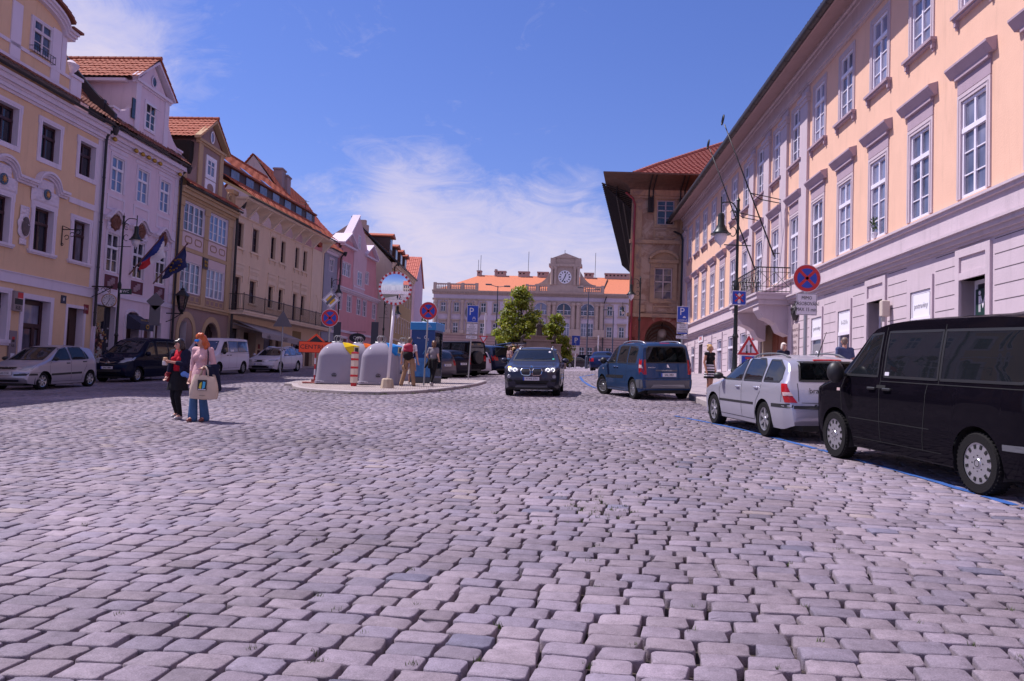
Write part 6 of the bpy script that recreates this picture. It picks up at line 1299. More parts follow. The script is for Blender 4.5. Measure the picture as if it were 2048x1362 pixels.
 def glass(s, ax, poly, m=None, clear=True, name='window_glass'):
  o = s.patch(ax, poly, m or CARGLASS, name, off=.003, rim=True)
  if clear: s.cut(ax, [(p[0], p[1]) for p in poly])
  mb = MB(); s.seam(ax, poly+poly[:1], .032, off=.006, mb=mb); mb.build('window_seal', TRIMB, o); return o
 def finish(s):
  s.bm.to_mesh(s.me); s.bm.free(); s.me.polygons.foreach_set('use_smooth', [True]*len(s.me.polygons)); s.me.set_sharp_from_angle(angle=R_(50)); link('body', s.me, s.root); return s
 def wheels(s, style='alloy', n=5, steer=0, w=.20, m=None):
  R = s.R; rr = R*.66; mb = MB(); T = [(rr, -w/2), (R*.93, -w/2-.004), (R*.985, -w/2+.02), (R, -w*.3), (R, w*.3), (R*.985, w/2-.02), (R*.93, w/2+.004), (rr, w/2)]
  mb.lathe(T, 36, Matrix.Rotation(R_(-90), 4, 'X'), 0, False)
  for k in range(44):
   M = Matrix.Rotation(2*math.pi*k/44, 4, 'Y'); mb.box(-.009, .009, -w*.46, w*.46, R-.006, R+.004, 0, M)
  tyre = mb.mesh('wheel', RUBBER, auto=40); mb = MB(); Mx = Matrix.Rotation(R_(-90), 4, 'X'); yo = w/2-.012
  if style == 'cap':
   mb.lathe([(0, yo+.012), (R*.14, yo+.012), (R*.16, yo+.004), (rr*.93, yo-.002), (rr*1.0, yo+.002), (rr*1.03, yo-.01)], 36, Mx, 0)
   for k in range(n): M = Matrix.Rotation(2*math.pi*(k+.5)/n, 4, 'Y'); mb.box(-rr*.07, rr*.07, yo-.02, yo+.0055, rr*.70, rr*.90, 1, M)
   for k in range(8): M = Matrix.Rotation(2*math.pi*k/8, 4, 'Y'); mb.box(-.007, .007, yo, yo+.008, rr*.36, rr*.40, 1, M)
   mb.lathe([(R*.12, yo+.013), (R*.10, yo+.0145)], 20, Mx, 1, False)
  else:
   mb.lathe([(0, -w*.1), (rr, -w*.1)], 28, Mx, 1, False); mb.lathe([(rr*.86, -w*.1), (rr*.9, yo-.006), (rr*1.0, yo+.004), (rr*1.04, yo-.008)], 36, Mx, 0, False)
   for k in range(n):
    M = Matrix.Rotation(2*math.pi*k/n, 4, 'Y'); a, b = (.17, .12) if n < 8 else (.09, .06)
    for sd in ((-1, 1) if style == 'twin' else (0,)): mb.add([(-rr*b+sd*rr*.08, yo-.012, rr*.12), (rr*b+sd*rr*.08, yo-.012, rr*.12), (rr*a*.9+sd*rr*.16, yo-.004, rr*.93), (-rr*a*.9+sd*rr*.16, yo-.004, rr*.93), (-rr*b+sd*rr*.08, yo-.05, rr*.12), (rr*b+sd*rr*.08, yo-.05, rr*.12), (rr*a+sd*rr*.16, yo-.05, rr*.93), (-rr*a+sd*rr*.16, yo-.05, rr*.93)], [(0, 1, 2, 3), (0, 4, 5, 1), (1, 5, 6, 2), (3, 2, 6, 7), (0, 3, 7, 4)], 0, M)
   mb.lathe([(0, yo+.004), (rr*.13, yo+.002), (rr*.2, yo-.008), (rr*.26, yo-.03)], 20, Mx, 0)
  rim = mb.mesh('rim', [m or RIM, SEAM], auto=35)
  for xc, st in ((s.fo, steer), (s.fo+s.wb, 0)):
   for sd in (1, -1):
    o = link('wheel', tyre, s.root, (s.X(xc), sd*(s.W/2-w/2-.025), R), 0 if sd > 0 else math.pi); o.rotation_euler[2] += R_(st); link('rim', rim, o)
 def mirror(s, x, z, m, sz=(.09, .20, .14)):
  for sd, ax in ((1, 'L'), (-1, 'R')):
   q = s.hit(ax, x, z); p = q[0]; mb = MB(); mb.ball((p.x-.0, p.y+sd*(.05+sz[1]/2), p.z+.04), (sz[0], sz[1]/2, sz[2]/2), 14, 10); o = mb.build('wing_mirror', m, s.root, smooth=True)
   mb = MB(); mb.tube([(p.x, p.y-sd*.01, p.z-.01), (p.x, p.y+sd*.09, p.z+.02)], .025, 6); mb.build('mirror_arm', TRIMB, o)
 def handles(s, pts, m):
  for x, z in pts:
   for sd, ax in ((1, 'L'), (-1, 'R')):
    q = s.hit(ax, x, z)[0]; mb = MB(); mb.box(q.x-.085, q.x+.085, q.y-.012, q.y+.03, q.z-.018, q.z+.018, 0, None, .01); mb.build('door_handle', m, s.root)
 def plate(s, ax, z, txt, w=.52, h=.11, y=0):
  p, n = s.hit(ax, y, z); o = None; sg = 1 if ax == 'F' else -1; mb = MB(); x = p.x+sg*.012
  mb.box(min(x, x+sg*.012), max(x, x+sg*.012), y-w/2, y+w/2, z-h/2, z+h/2, 0); xf = x+sg*.0135; yl = (y-w/2) if sg > 0 else (y+w/2)
  mb.add([(xf, yl, z-h/2), (xf, yl+(.045 if sg > 0 else -.045), z-h/2), (xf, yl+(.045 if sg > 0 else -.045), z+h/2), (xf, yl, z+h/2)], [(0, 1, 2, 3)], 1)
  o = mb.build('number_plate', [PLATE, PBLUE], s.root); lettering(txt, .088, BLACK, o, (xf+sg*.001, y+(.022 if sg > 0 else -.022), z), (R_(90), 0, R_(90 if sg > 0 else -90)), .9); return o
 def interior(s, seats=((1.9, .36), (1.9, -.36)), dash=True, bench=(), wheel_side=1, z0=None):
  z0 = z0 or s.cl+.12; mb = MB(); zb = s.belt(s.L/2)
  for x, y in seats:
   X = s.X(x); mb.box(X-.25, X+.25, y-.24, y+.24, z0, z0+.22, 0, None, .05); M = Matrix.Translation((X-.24, y, z0+.2)) @ Matrix.Rotation(R_(-14), 4, 'Y'); mb.box(-.07, .07, -.24, .24, 0, .58, 0, M, .05); mb.box(-.045, .045, -.12, .12, .62, .80, 0, M, .04)
  for x in bench:
   X = s.X(x); M = Matrix.Translation((X-.2, 0, z0+.15)) @ Matrix.Rotation(R_(-14), 4, 'Y'); mb.box(-.07, .07, -s.W/2+.2, s.W/2-.2, 0, .55, 0, M, .05)
   for y in (-.4, 0, .4): mb.box(-.045, .045, y-.12, y+.12, .57, .74, 0, M, .04)
  if mb.f: mb.build('seat', SEATM, s.root)
  if dash:
   mb = MB(); X = s.X(s.ws[0]+.55); mb.box(X-.12, X+.42, -s.W/2+.16, s.W/2-.16, zb-.28, zb-.04, 0, None, .05); o = mb.build('dashboard', TRIMB, s.root)
   mb = MB(); M = Matrix.Translation((X-.22, wheel_side*.36, zb-.04)) @ Matrix.Rotation(R_(62), 4, 'Y'); mb.tube([M @ Vector((.18*math.cos(a), .18*math.sin(a), 0)) for a in np.linspace(0, 6.283, 17)[:-1]], .016, 6, closed=True); mb.build('steering_wheel', TRIMB, s.root)
 def rails(s, x0, x1, y, m):
  for sd in (-1, 1):
   P = []
   for t in np.linspace(0, 1, 9):
    x = x0+(x1-x0)*t; q = s.hit('T', x, sd*y)[0]; P.append((q.x, q.y, q.z+(.055*min(1, min(t, 1-t)*6))))
   mb = MB(); mb.tube(P, .018, 6); mb.build('roof_rail', m, s.root, smooth=True)
 def put(s, x, y, dx, dy, dz=0):
  f = Vector((dx, dy, 0)).normalized(); e = 1.3; zf, zr = gz(x+f.x*e, y+f.y*e), gz(x-f.x*e, y-f.y*e); F = Vector((f.x, f.y, (zf-zr)/(2*e))).normalized(); l = Vector((-f.y, f.x, 0)); zl, zr2 = gz(x+l.x, y+l.y), gz(x-l.x, y-l.y); Lf = Vector((l.x, l.y, (zl-zr2)/2)); U = F.cross(Lf).normalized(); Lf = U.cross(F)
  s.root.matrix_world = Matrix(((F.x, Lf.x, U.x, x), (F.y, Lf.y, U.y, y), (F.z, Lf.z, U.z, gz(x, y)+dz), (0, 0, 0, 1))); s.root.rotation_mode = 'XYZ'; return s
def by_wheel(c, px, axle, side, dx, dy, dz=0):   # place so that one tyre stands on the given spot
 q = gp(*px) if len(px) == 2 and px[0] > 60 else Vector((px[0], px[1], 0)); f = Vector((dx, dy, 0)).normalized(); l = Vector((-f.y, f.x, 0)); c.put(*((q - f*(c.wb/2 if axle == 'f' else -c.wb/2) - l*side*(c.W/2-.12)).to_2d()), dx, dy, dz)
D = dict
VAN = D(L=4.89, W=1.90, H=1.97, wb=3.0, fo=.89, R=.335, cl=.24, ag=.06, bl=(1.13, 1.16), rw=.85, sf=.24, sr=.10, ws=(.95, 1.6), top=[(0, .44), (.02, .72), (.06, .90), (.16, 1.02), (.80, 1.17), (.98, 1.26), (1.62, 1.82), (1.85, 1.91), (2.3, 1.965), (4.2, 1.965), (4.68, 1.91), (4.80, 1.75), (4.86, 1.1), (4.885, .6), (4.89, .42)])
EST = D(L=4.57, W=1.73, H=1.46, wb=2.51, fo=.91, R=.312, cl=.20, ag=.05, bl=(.92, .95), rw=.74, sf=.30, sr=.20, ws=(1.3, 1.95), top=[(0, .40), (.02, .58), (.07, .67), (.22, .74), (.9, .89), (1.25, .96), (1.98, 1.36), (2.3, 1.43), (3.0, 1.46), (3.85, 1.43), (4.12, 1.37), (4.36, 1.03), (4.46, .88), (4.55, .62), (4.57, .40)])
HAT = D(L=3.81, W=1.665, H=1.495, wb=2.455, fo=.75, R=.29, cl=.17, ag=.045, bl=(.93, .99), rw=.76, sf=.26, sr=.16, ws=(.95, 1.65), top=[(0, .38), (.02, .58), (.07, .70), (.2, .80), (.75, .95), (.98, 1.02), (1.68, 1.42), (1.95, 1.475), (2.5, 1.495), (3.25, 1.455), (3.47, 1.39), (3.63, 1.05), (3.73, .9), (3.79, .6), (3.81, .4)])
NV = D(L=4.4, W=1.695, H=1.86, wb=2.725, fo=.85, R=.305, cl=.2, ag=.05, bl=(1.06, 1.10), rw=.82, sf=.26, sr=.08, ws=(.95, 1.7), top=[(0, .42), (.02, .66), (.07, .82), (.3, .96), (.7, 1.09), (.98, 1.2), (1.75, 1.72), (2.1, 1.83), (2.8, 1.86), (4.05, 1.82), (4.28, 1.74), (4.36, 1.1), (4.4, .5)])
SUP = D(L=4.84, W=1.82, H=1.51, wb=2.76, fo=.95, R=.325, cl=.19, ag=.045, bl=(.95, .99), rw=.74, sf=.30, sr=.18, ws=(1.35, 2.15), top=[(0, .42), (.02, .62), (.08, .74), (.3, .81), (1.0, .94), (1.35, 1.0), (2.15, 1.42), (2.5, 1.49), (3.2, 1.51), (4.1, 1.46), (4.38, 1.38), (4.64, 1.04), (4.76, .86), (4.83, .56), (4.84, .42)])
SUV = D(L=4.44, W=1.82, H=1.60, wb=2.67, fo=.85, R=.345, cl=.24, ag=.055, bl=(1.04, 1.08), rw=.75, sf=.20, sr=.18, ws=(1.2, 1.95), kind='driving_car', top=[(0, .46), (.012, .74), (.04, .86), (.16, .95), (.9, 1.05), (1.2, 1.11), (1.98, 1.51), (2.3, 1.58), (2.8, 1.6), (3.75, 1.545), (4.0, 1.47), (4.22, 1.12), (4.36, .9), (4.43, .6), (4.44, .46)])
MPV = D(L=4.38, W=1.81, H=1.80, wb=2.73, fo=.90, R=.318, cl=.22, ag=.06, bl=(1.06, 1.10), rw=.80, sf=.28, sr=.12, ws=(1.15, 1.9), top=[(0, .42), (.02, .64), (.07, .78), (.3, .92), (.85, 1.08), (1.15, 1.18), (1.88, 1.66), (2.2, 1.755), (2.8, 1.80), (3.95, 1.775), (4.15, 1.70), (4.27, 1.2), (4.34, .78), (4.375, .6), (4.38, .46)])
BOX = D(L=4.45, W=1.78, H=1.93, wb=2.85, fo=.72, R=.37, cl=.35, ag=.06, bl=(1.15, 1.18), rw=.88, sf=.08, sr=.04, ws=(1.35, 1.65), top=[(0, .55), (.01, .95), (.03, 1.06), (1.2, 1.12), (1.38, 1.15), (1.65, 1.85), (1.8, 1.92), (4.3, 1.93), (4.41, 1.88), (4.44, 1.2), (4.45, .55)])
SED = D(L=4.77, W=1.82, H=1.47, wb=2.71, fo=.92, R=.32, cl=.18, ag=.045, bl=(.94, .98), rw=.72, sf=.28, sr=.16, ws=(1.3, 2.0), top=[(0, .42), (.02, .62), (.08, .72), (.3, .80), (1.0, .92), (1.3, .98), (2.05, 1.39), (2.4, 1.46), (3.0, 1.47), (3.45, 1.41), (4.05, 1.08), (4.5, 1.04), (4.66, .98), (4.75, .62), (4.77, .42)])
# --- black passenger van at the right edge
PT = paint('black', (.005,.004,.007), .0, .25)
c = Car('black passenger van with dark windows and silver wheel covers at the right edge', VAN, PT, 'van')
c.glass('L', [(1.20, 1.20), (1.72, 1.74), (2.0, 1.76), (2.0, 1.20)]); c.glass('R', [(1.20, 1.20), (1.72, 1.74), (2.0, 1.76), (2.0, 1.20)])
for ax in 'LR': c.glass(ax, [(2.14, 1.20), (2.14, 1.77), (3.22, 1.77), (3.22, 1.20)], TINT); c.glass(ax, [(3.27, 1.20), (3.27, 1.77), (4.50, 1.76), (4.58, 1.70), (4.60, 1.26), (4.54, 1.21)], TINT)
c.glass('F', [(-.66, 1.30), (-.58, 1.78), (.58, 1.78), (.66, 1.30)]); c.glass('B', [(-.66, 1.22), (-.60, 1.74), (.60, 1.74), (.66, 1.22)], TINT)
c.seams([[(1.16, .40), (1.12, 1.0), (1.2, 1.2)], [(2.07, .36), (2.07, 1.84)], [(2.95, .36), (3.05, 1.15)], [(3.245, 1.15), (3.245, 1.84)], [(2.07, 1.14), (4.7, 1.15)], [(1.16, .36), (3.3, .36)], [(.35, .62), (.5, .98), (.9, 1.1)], [(1.2, .62), (3.1, .62)]])
c.both([(2.0, 1.05), (2.0, 1.09), (2.2, 1.09), (2.2, 1.05)], SEAM, 'handle_recess', off=.003); c.handles([(1.9, 1.04), (2.25, 1.04)], TRIMB); c.both([(1.02, .97), (1.02, 1.01), (1.10, 1.01), (1.10, .97)], TAILW, 'side_repeater'); c.both([(4.30, .52), (4.30, .58), (4.86, .60), (4.86, .53)], GREYTR, 'bumper_trim')
c.both([(2.16, 1.215), (2.16, 1.26), (2.25, 1.26), (2.25, 1.215)], PLATE, 'sticker', off=.008); c.sym('F', [(.5, .8), (.52, .98), (.78, .98), (.82, .84)], HEADL, 'headlight'); c.patch('F', [(-.45, .84), (-.45, .95), (.45, .95), (.45, .84)], TRIMB, 'grille'); c.both([(4.72, .9), (4.68, 1.35), (4.80, 1.35), (4.84, .9)], TAILR, 'tail_light')
c.mirror(1.22, 1.19, TRIMB, (.11, .24, .30)); c.interior(((2.0, .48), (2.0, -.48), (3.0, .45), (3.0, -.1)), bench=(3.9,), z0=.55); c.wheels('cap', 12); c.finish(); by_wheel(c, (4.76, 11.81), 'f', 1, -.118, .993)
# --- silver estate in front of it
PT = paint('silver', (.44,.43,.50), .55, .34)
c = Car('silver estate car with roof rails and black side strips parked ahead of the black van', EST, PT)
WN = [[(1.50, .965), (1.99, 1.30), (2.36, 1.37), (2.40, .97)], [(2.50, .97), (2.47, 1.375), (3.10, 1.375), (3.27, 1.25), (3.30, .98)], [(3.40, .985), (3.36, 1.36), (3.74, 1.355), (4.02, 1.22), (4.08, 1.05), (4.03, .995)]]
for wn in WN:
 for ax in 'LR': c.glass(ax, wn)
c.glass('F', [(-.62, 1.0), (-.52, 1.36), (.52, 1.36), (.62, 1.0)]); c.glass('B', [(-.60, 1.02), (-.52, 1.33), (.52, 1.33), (.60, 1.02)], TINT)
c.seams([[(1.35, .30), (1.30, .75), (1.45, .96)], [(2.44, .28), (2.45, 1.40)], [(3.33, .97), (3.30, .8), (3.12, .62), (3.02, .28)], [(1.35, .28), (3.02, .28)], [(4.15, .66), (4.2, .97)]]); c.seams([[(-.62, .66), (.62, .66)], [(-.66, .68), (-.64, .98)], [(.66, .68), (.64, .98)]], 'B')
c.both([(1.30, .52), (1.30, .565), (3.0, .585), (3.0, .54)], TRIMB, 'side_strip'); c.both([(3.78, .56), (3.78, .62), (4.50, .64), (4.50, .57)], TRIMB, 'bumper_strip'); c.patch('B', [(-.74, .56), (-.74, .61), (.74, .61), (.74, .56)], TRIMB, 'bumper_strip', off=.016, thick=.03)
c.handles([(2.28, .84), (3.14, .86)], PT); c.both([(4.25, .66), (4.13, .97), (4.25, .97), (4.405, .66)], TAILR, 'tail_light', off=.009, n=6, seg=.03); c.both([(4.22, .77), (4.20, .83), (4.325, .83), (4.355, .77)], TAILW, 'tail_lamp_band', off=.013, n=4, seg=.03)
c.sym('F', [(.42, .58), (.45, .70), (.68, .71), (.72, .60)], HEADL, 'headlight'); c.patch('F', [(-.36, .58), (-.36, .69), (.36, .69), (.36, .58)], TRIMB, 'grille'); c.patch('T', [(4.05, -.25), (4.05, .25), (4.09, .25), (4.09, -.25)], TAILR, 'brake_light', off=.012)
c.mirror(1.48, .98, TRIMB); c.rails(2.15, 3.75, .50, GREYTR); c.interior(((2.1, .36), (2.1, -.36)), bench=(3.05,)); c.plate('B', .77, 'bran', .40, .11); mb = MB(); q = c.hit('T', 3.75, .0)[0]; mb.tube([q, (q.x-.30, q.y, q.z+.42)], [.012, .005], 6); mb.build('aerial', TRIMB, c.root)
q = c.hit('B', .38, .86); lettering('bran', .13, BLACK, c.root, (q[0].x-.02, .38, .86), (R_(90-14), 0, R_(-90)), 1.0, 'decal_lettering')
c.wheels('alloy', 6); c.finish(); c.put(5.23, 15.98, -.11, .994)
# --- blue people carrier pulling out
PT = paint('steel_blue', (.030,.062,.145), .35, .3)
c = Car('blue tall family van with black bumpers and roof rails turning out of the bay', MPV, PT, 'car'); c.root.name = 'driving_car'
for wn in ([(1.42, 1.09), (1.92, 1.58), (2.12, 1.63), (2.16, 1.10)], [(2.32, 1.11), (2.34, 1.62), (2.50, 1.655), (3.08, 1.65), (3.12, 1.11)], [(3.22, 1.12), (3.19, 1.65), (3.78, 1.62), (3.86, 1.54), (3.88, 1.18), (3.82, 1.12)]):
 for ax in 'LR': c.glass(ax, wn, TINT)
c.glass('F', [(-.66, 1.2), (-.56, 1.66), (.56, 1.66), (.66, 1.2)]); c.glass('B', [(-.67, 1.14), (-.64, 1.56), (-.58, 1.63), (.58, 1.63), (.64, 1.56), (.67, 1.14)], TINT)
c.seams([[(1.30, .36), (1.26, .8), (1.38, 1.09)], [(2.24, .3), (2.22, 1.66)], [(3.15, 1.1), (3.14, .75), (3.0, .5)], [(1.3, .3), (2.9, .3)], [(3.16, 1.06), (4.1, 1.07)]]); c.seams([[(-.76, .66), (.76, .66)], [(-.74, .66), (-.73, 1.66)], [(.74, .66), (.73, 1.66)]], 'B')
c.both([(1.34, .60), (1.34, .70), (2.22, .71), (2.22, .61)], TRIMB, 'side_strip'); c.both([(2.26, .61), (2.26, .71), (2.92, .72), (2.86, .62)], TRIMB, 'side_strip'); c.patch('B', [(-.84, .36), (-.86, .60), (.86, .60), (.84, .36)], GREYTR, 'bumper', off=.025, n=5); c.both([(3.92, .36), (3.97, .62), (4.30, .62), (4.32, .36)], GREYTR, 'bumper', off=.012)
c.patch('B', [(-.55, .40), (-.5, .47), (.5, .47), (.55, .40)], mat('silver_trim', (.4,.4,.43), .4, .5), 'bumper_insert', off=.035); c.sym('B', [(.68, .78), (.69, 1.24), (.745, 1.22), (.775, .78)], TAILR, 'tail_light'); c.both([(4.12, .78), (4.06, 1.26), (4.16, 1.24), (4.25, .78)], TAILR, 'tail_light'); c.both([(4.11, .96), (4.10, 1.08), (4.19, 1.07), (4.22, .96)], TAILW, 'tail_lamp_band', off=.007)
c.patch('B', [(-.30, .88), (-.30, .92), (.40, .92), (.40, .88)], GREYTR, 'boot_strip', off=.02); c.plate('B', .77, '5AL 3851', .5); mb = MB(); q = c.hit('B', 0, 1.02)[0]
c.patch('B', [(-.05, .98), (-.02, 1.05), (.0, 1.09), (.05, 1.08), (.02, 1.03), (.05, 1.0), (.01, 1.0)], CHROME, 'badge', off=.01, seg=.2); q = c.hit('B', .5, 1.0)[0]; lettering('PARTNER', .05, CHROME, c.root, (q.x-.012, .5, .99), (R_(90), 0, R_(-90)), 1.3, 'badge_lettering'); q = c.hit('B', 0, .9)[0]; lettering('TEPEE', .045, CHROME, c.root, (q.x-.03, .05, .9), (R_(90), 0, R_(-90)), 3.0, 'badge_lettering')
c.handles([(2.12, .98), (2.36, .98)], CHROME); c.mirror(1.42, 1.12, TRIMB, (.1, .22, .22)); c.rails(1.95, 4.0, .60, mat('satin_rail', (.45,.45,.48), .35, .7)); c.both([(.30, .72), (.52, .90), (.72, .92), (.55, .76)], HEADL, 'headlight'); c.sym('F', [(.5, .74), (.52, .90), (.72, .90), (.78, .78)], HEADL, 'headlight'); c.both([(1.05, .88), (1.05, .92), (1.12, .92), (1.12, .88)], TAILW, 'side_repeater')
for xc in (c.fo, c.fo+c.wb):
 Ra = c.R+c.ag; c.both([(xc+Ra*1.0*math.cos(t), max(.24, c.R+Ra*math.sin(t))) for t in np.linspace(.05, math.pi-.05, 12)][:0] or [(xc-.02, c.R+Ra+.004), (xc-.02, c.R+Ra+.02), (xc+.02, c.R+Ra+.02), (xc+.02, c.R+Ra+.004)], PT, 'arch_clip')
c.interior(((2.0, .4), (2.0, -.4)), bench=(3.05,)); c.patch('T', [(4.02, -.16), (4.02, .16), (4.06, .16), (4.06, -.16)], TAILR, 'brake_light'); c.wheels('twin', 8, 24); c.finish(); c.put(4.34, 27.1, -.238, .971)
# --- dark grey car driving toward the camera
PT = paint('graphite', (.040,.040,.062), .45, .28)
c = Car('dark grey crossover driving toward the camera with twin oval grille and lit headlights', SUV, PT, 'car')
c.glass('F', [(-.70, 1.14), (-.575, 1.50), (.575, 1.50), (.70, 1.14)])
for wn in ([(1.48, 1.09), (2.0, 1.44), (2.3, 1.49), (2.34, 1.10)], [(2.42, 1.10), (2.40, 1.49), (3.0, 1.48), (3.25, 1.12)]): c.glass('L', wn, TINT); c.glass('R', wn, TINT)
c.glass('B', [(-.6, 1.14), (-.5, 1.44), (.5, 1.44), (.6, 1.14)], TINT)
for sd in (-1, 1):   # kidney grilles with chrome surround and bars
 K = [(sd*.035, .70), (sd*.03, .82), (sd*.07, .88), (sd*.30, .885), (sd*.345, .82), (sd*.31, .72), (sd*.25, .685), (sd*.08, .68)]; g = c.patch('F', K, SEAM, 'grille', off=.012); mb = MB(); c.seam('F', K+K[:1], .015, off=.02, mb=mb); mb.build('grille_surround', CHROME, g)
 mb = MB()
 for y in np.linspace(.07, .31, 8): c.seam('F', [(sd*y, .70), (sd*y, .86)], .009, off=.018, mb=mb)
 mb.build('grille_bar', GREYTR, g)
 H_ = [(sd*.43, .80), (sd*.42, .87), (sd*.60, .92), (sd*.74, .94), (sd*.755, .88), (sd*.68, .80), (sd*.58, .775)]; hl = c.patch('F', H_, HEADL, 'headlight', off=.01); mb = MB()
 for yy in (.52, .68): q, n = c.hit('F', sd*yy, .855); mb.tube([(q.x+.03-.0, q.y+.058*math.cos(a), q.z+.052*math.sin(a)) for a in np.linspace(0, 6.283, 15)[:-1]], .011, 5, closed=True)
 mb.build('running_light', DRL, hl); c.patch('F', [(sd*.60, .48), (sd*.64, .55), (sd*.80, .56), (sd*.78, .46)], SEAM, 'air_intake', off=.008)
 q, n = c.hit('F', sd*.72, .64); mb = MB(); mb.lathe([(0, .0), (.05, 0), (.06, -.02), (.065, -.03)], 16, Matrix.Translation((q.x+.02, q.y, q.z)) @ Matrix.Rotation(R_(90), 4, 'Y')); mb.build('fog_lamp', HEADL, c.root)
 if sd > 0: pass
c.patch('F', [(-.765, .89), (-.76, .94), (-.67, .93), (-.68, .88)], AMBER, 'indicator', off=.02)
c.patch('F', [(-.48, .40), (-.56, .52), (.56, .52), (.48, .40)], SEAM, 'lower_grille', off=.008, n=4); c.patch('F', [(-.52, .30), (-.5, .36), (.5, .36), (.52, .30)], GREYTR, 'skid_plate', off=.015, n=4); c.plate('F', .575, 'M WE 5751', .52)
q, n = c.hit('F', 0, .935); mb = MB(); mb.lathe([(0, .012), (.042, .01), (.042, 0)], 20, Matrix.Translation((q.x-.01, 0, .95)) @ Matrix.Rotation(R_(68), 4, 'Y')); o = mb.build('badge', mat('badge_blue', (.05,.18,.45), .3), c.root); mb = MB(); mb.tube([(q.x+.005, .043*math.cos(a), .955+.04*math.sin(a)) for a in np.linspace(0, 6.283, 17)[:-1]], .005, 5, closed=True); mb.build('badge_ring', CHROME, o)
c.seams([[(1.28, .4), (1.25, .85), (1.4, 1.08)], [(2.38, .38), (2.38, 1.5)], [(3.28, 1.1), (3.15, .7), (3.0, .4)], [(1.28, .38), (3.0, .38)]]); c.seams([[(.2, -.72), (1.15, -.62)], [(.2, .72), (1.15, .62)], [(.5, -.36), (1.1, -.42)], [(.5, .36), (1.1, .42)]], 'T')
c.both([(.40, .27), (.42, .34), (.5, .34), (.48, .27)], GREYTR, 'sill_clip'); c.handles([(2.25, .95), (3.1, .97)], PT); c.mirror(1.52, 1.10, PT, (.09, .24, .16)); c.rails(2.05, 3.9, .55, mat('satin_rail', (.45,.45,.48), .35, .7)); c.both([(4.22, .80), (4.12, 1.0), (4.28, 1.0), (4.38, .80)], TAILR, 'tail_light')
mb = MB()
for y0, y1 in ((-.62, -.05), (0.02, .60)): mb.tube([(c.hit('F', y0, 1.16)[0]+Vector((.012, 0, 0))), (c.hit('F', (y0+y1)/2, 1.19)[0]+Vector((.02, 0, .0))), (c.hit('F', y1, 1.21)[0]+Vector((.012, 0, 0)))], .008, 5)
mb.build('wiper', TRIMB, c.root); mb = MB(); q = c.hit('F', 0, 1.45)[0]; mb.box(q.x-.12, q.x-.08, -.11, .11, 1.38, 1.45, 0, None, .015); mb.build('rear_view_mirror', TRIMB, c.root); c.patch('F', [(.45, 1.40), (.45, 1.45), (.52, 1.45), (.52, 1.40)], PLATE, 'sticker', off=.006); c.patch('F', [(.60, 1.17), (.60, 1.21), (.66, 1.21), (.66, 1.17)], mat('sticker_green', (.05,.4,.3)), 'sticker', off=.006)
c.interior(((2.05, .37), (2.05, -.37)), bench=(3.0,)); c.wheels('twin', 5, w=.225); c.finish(); by_wheel(c, (1114, 791.5), 'f', 1, -.10, -.995); BMW = c
# --- left row: silver hatchback, black van, white van, white estate
PT = paint('pale_silver', (.42,.39,.45), .5, .34); dL = (-.13, -.99)
c = Car('silver five door hatchback with black side strips, nearest car in the left row', HAT, PT)
c.glass('F', [(-.62, .99), (-.52, 1.40), (.52, 1.40), (.62, .99)], TINT)
for wn in ([(1.22, .975), (1.72, 1.35), (2.06, 1.415), (2.10, .985)], [(2.20, .99), (2.17, 1.42), (2.80, 1.40), (2.90, 1.30), (2.94, 1.0)], [(2.99, 1.0), (2.96, 1.29), (3.12, 1.03)]):
 for ax in 'LR': c.glass(ax, wn, TINT)
c.glass('B', [(-.52, 1.05), (-.46, 1.36), (.46, 1.36), (.52, 1.05)], TINT)
c.seams([[(1.10, .3), (1.06, .8), (1.18, .97)], [(2.14, .26), (2.14, 1.44)], [(3.0, .98), (2.96, .75), (2.78, .5), (2.72, .26)], [(1.1, .26), (2.72, .26)], [(.1, .55), (.62, .57)]]); c.both([(1.14, .46), (1.14, .53), (2.12, .55), (2.12, .48)], TRIMB, 'side_strip'); c.both([(2.16, .48), (2.16, .55), (2.72, .56), (2.72, .49)], TRIMB, 'side_strip')
c.sym('F', [(.40, .66), (.41, .76), (.60, .80), (.78, .82), (.76, .68), (.62, .64)], HEADL, 'headlight'); c.patch('F', [(-.33, .68), (-.33, .76), (.33, .76), (.33, .68)], TRIMB, 'grille'); c.patch('F', [(-.33, .715), (-.33, .73), (.33, .73), (.33, .715)], PT, 'grille_bar', off=.012); c.patch('F', [(-.55, .27), (-.6, .34), (.6, .34), (.55, .27)], TRIMB, 'lower_grille'); c.sym('F', [(.3, .47), (.3, .53), (.70, .55), (.72, .48)], TRIMB, 'bumper_strip'); c.both([(.16, .48), (.2, .54), (.5, .54), (.5, .48)], TRIMB, 'bumper_strip'); c.plate('F', .56, '6S5 7150', .5)
q = c.hit('F', 0, .745)[0]; mb = MB(); mb.tube([(q.x+.01, .06*math.cos(a), .75+.03*math.sin(a)) for a in np.linspace(0, 6.283, 17)[:-1]], .006, 5, closed=True); mb.build('badge', CHROME, c.root)
c.handles([(1.98, .87), (2.86, .91)], TRIMB); c.mirror(1.2, .98, TRIMB); c.both([(3.62, .75), (3.55, 1.0), (3.66, 1.0), (3.74, .75)], TAILR, 'tail_light'); c.interior(((1.75, .34), (1.75, -.34)), bench=(2.6,)); c.wheels('alloy', 7, w=.175); c.finish(); by_wheel(c, (80, 779.4), 'f', 1, *dL)
PT = paint('midnight', (.010,.012,.030), .2, .25)
c = Car('black compact passenger van behind the silver hatchback in the left row', NV, PT, 'van')
c.glass('F', [(-.66, 1.2), (-.56, 1.70), (.56, 1.70), (.66, 1.2)], DGLASS, False)
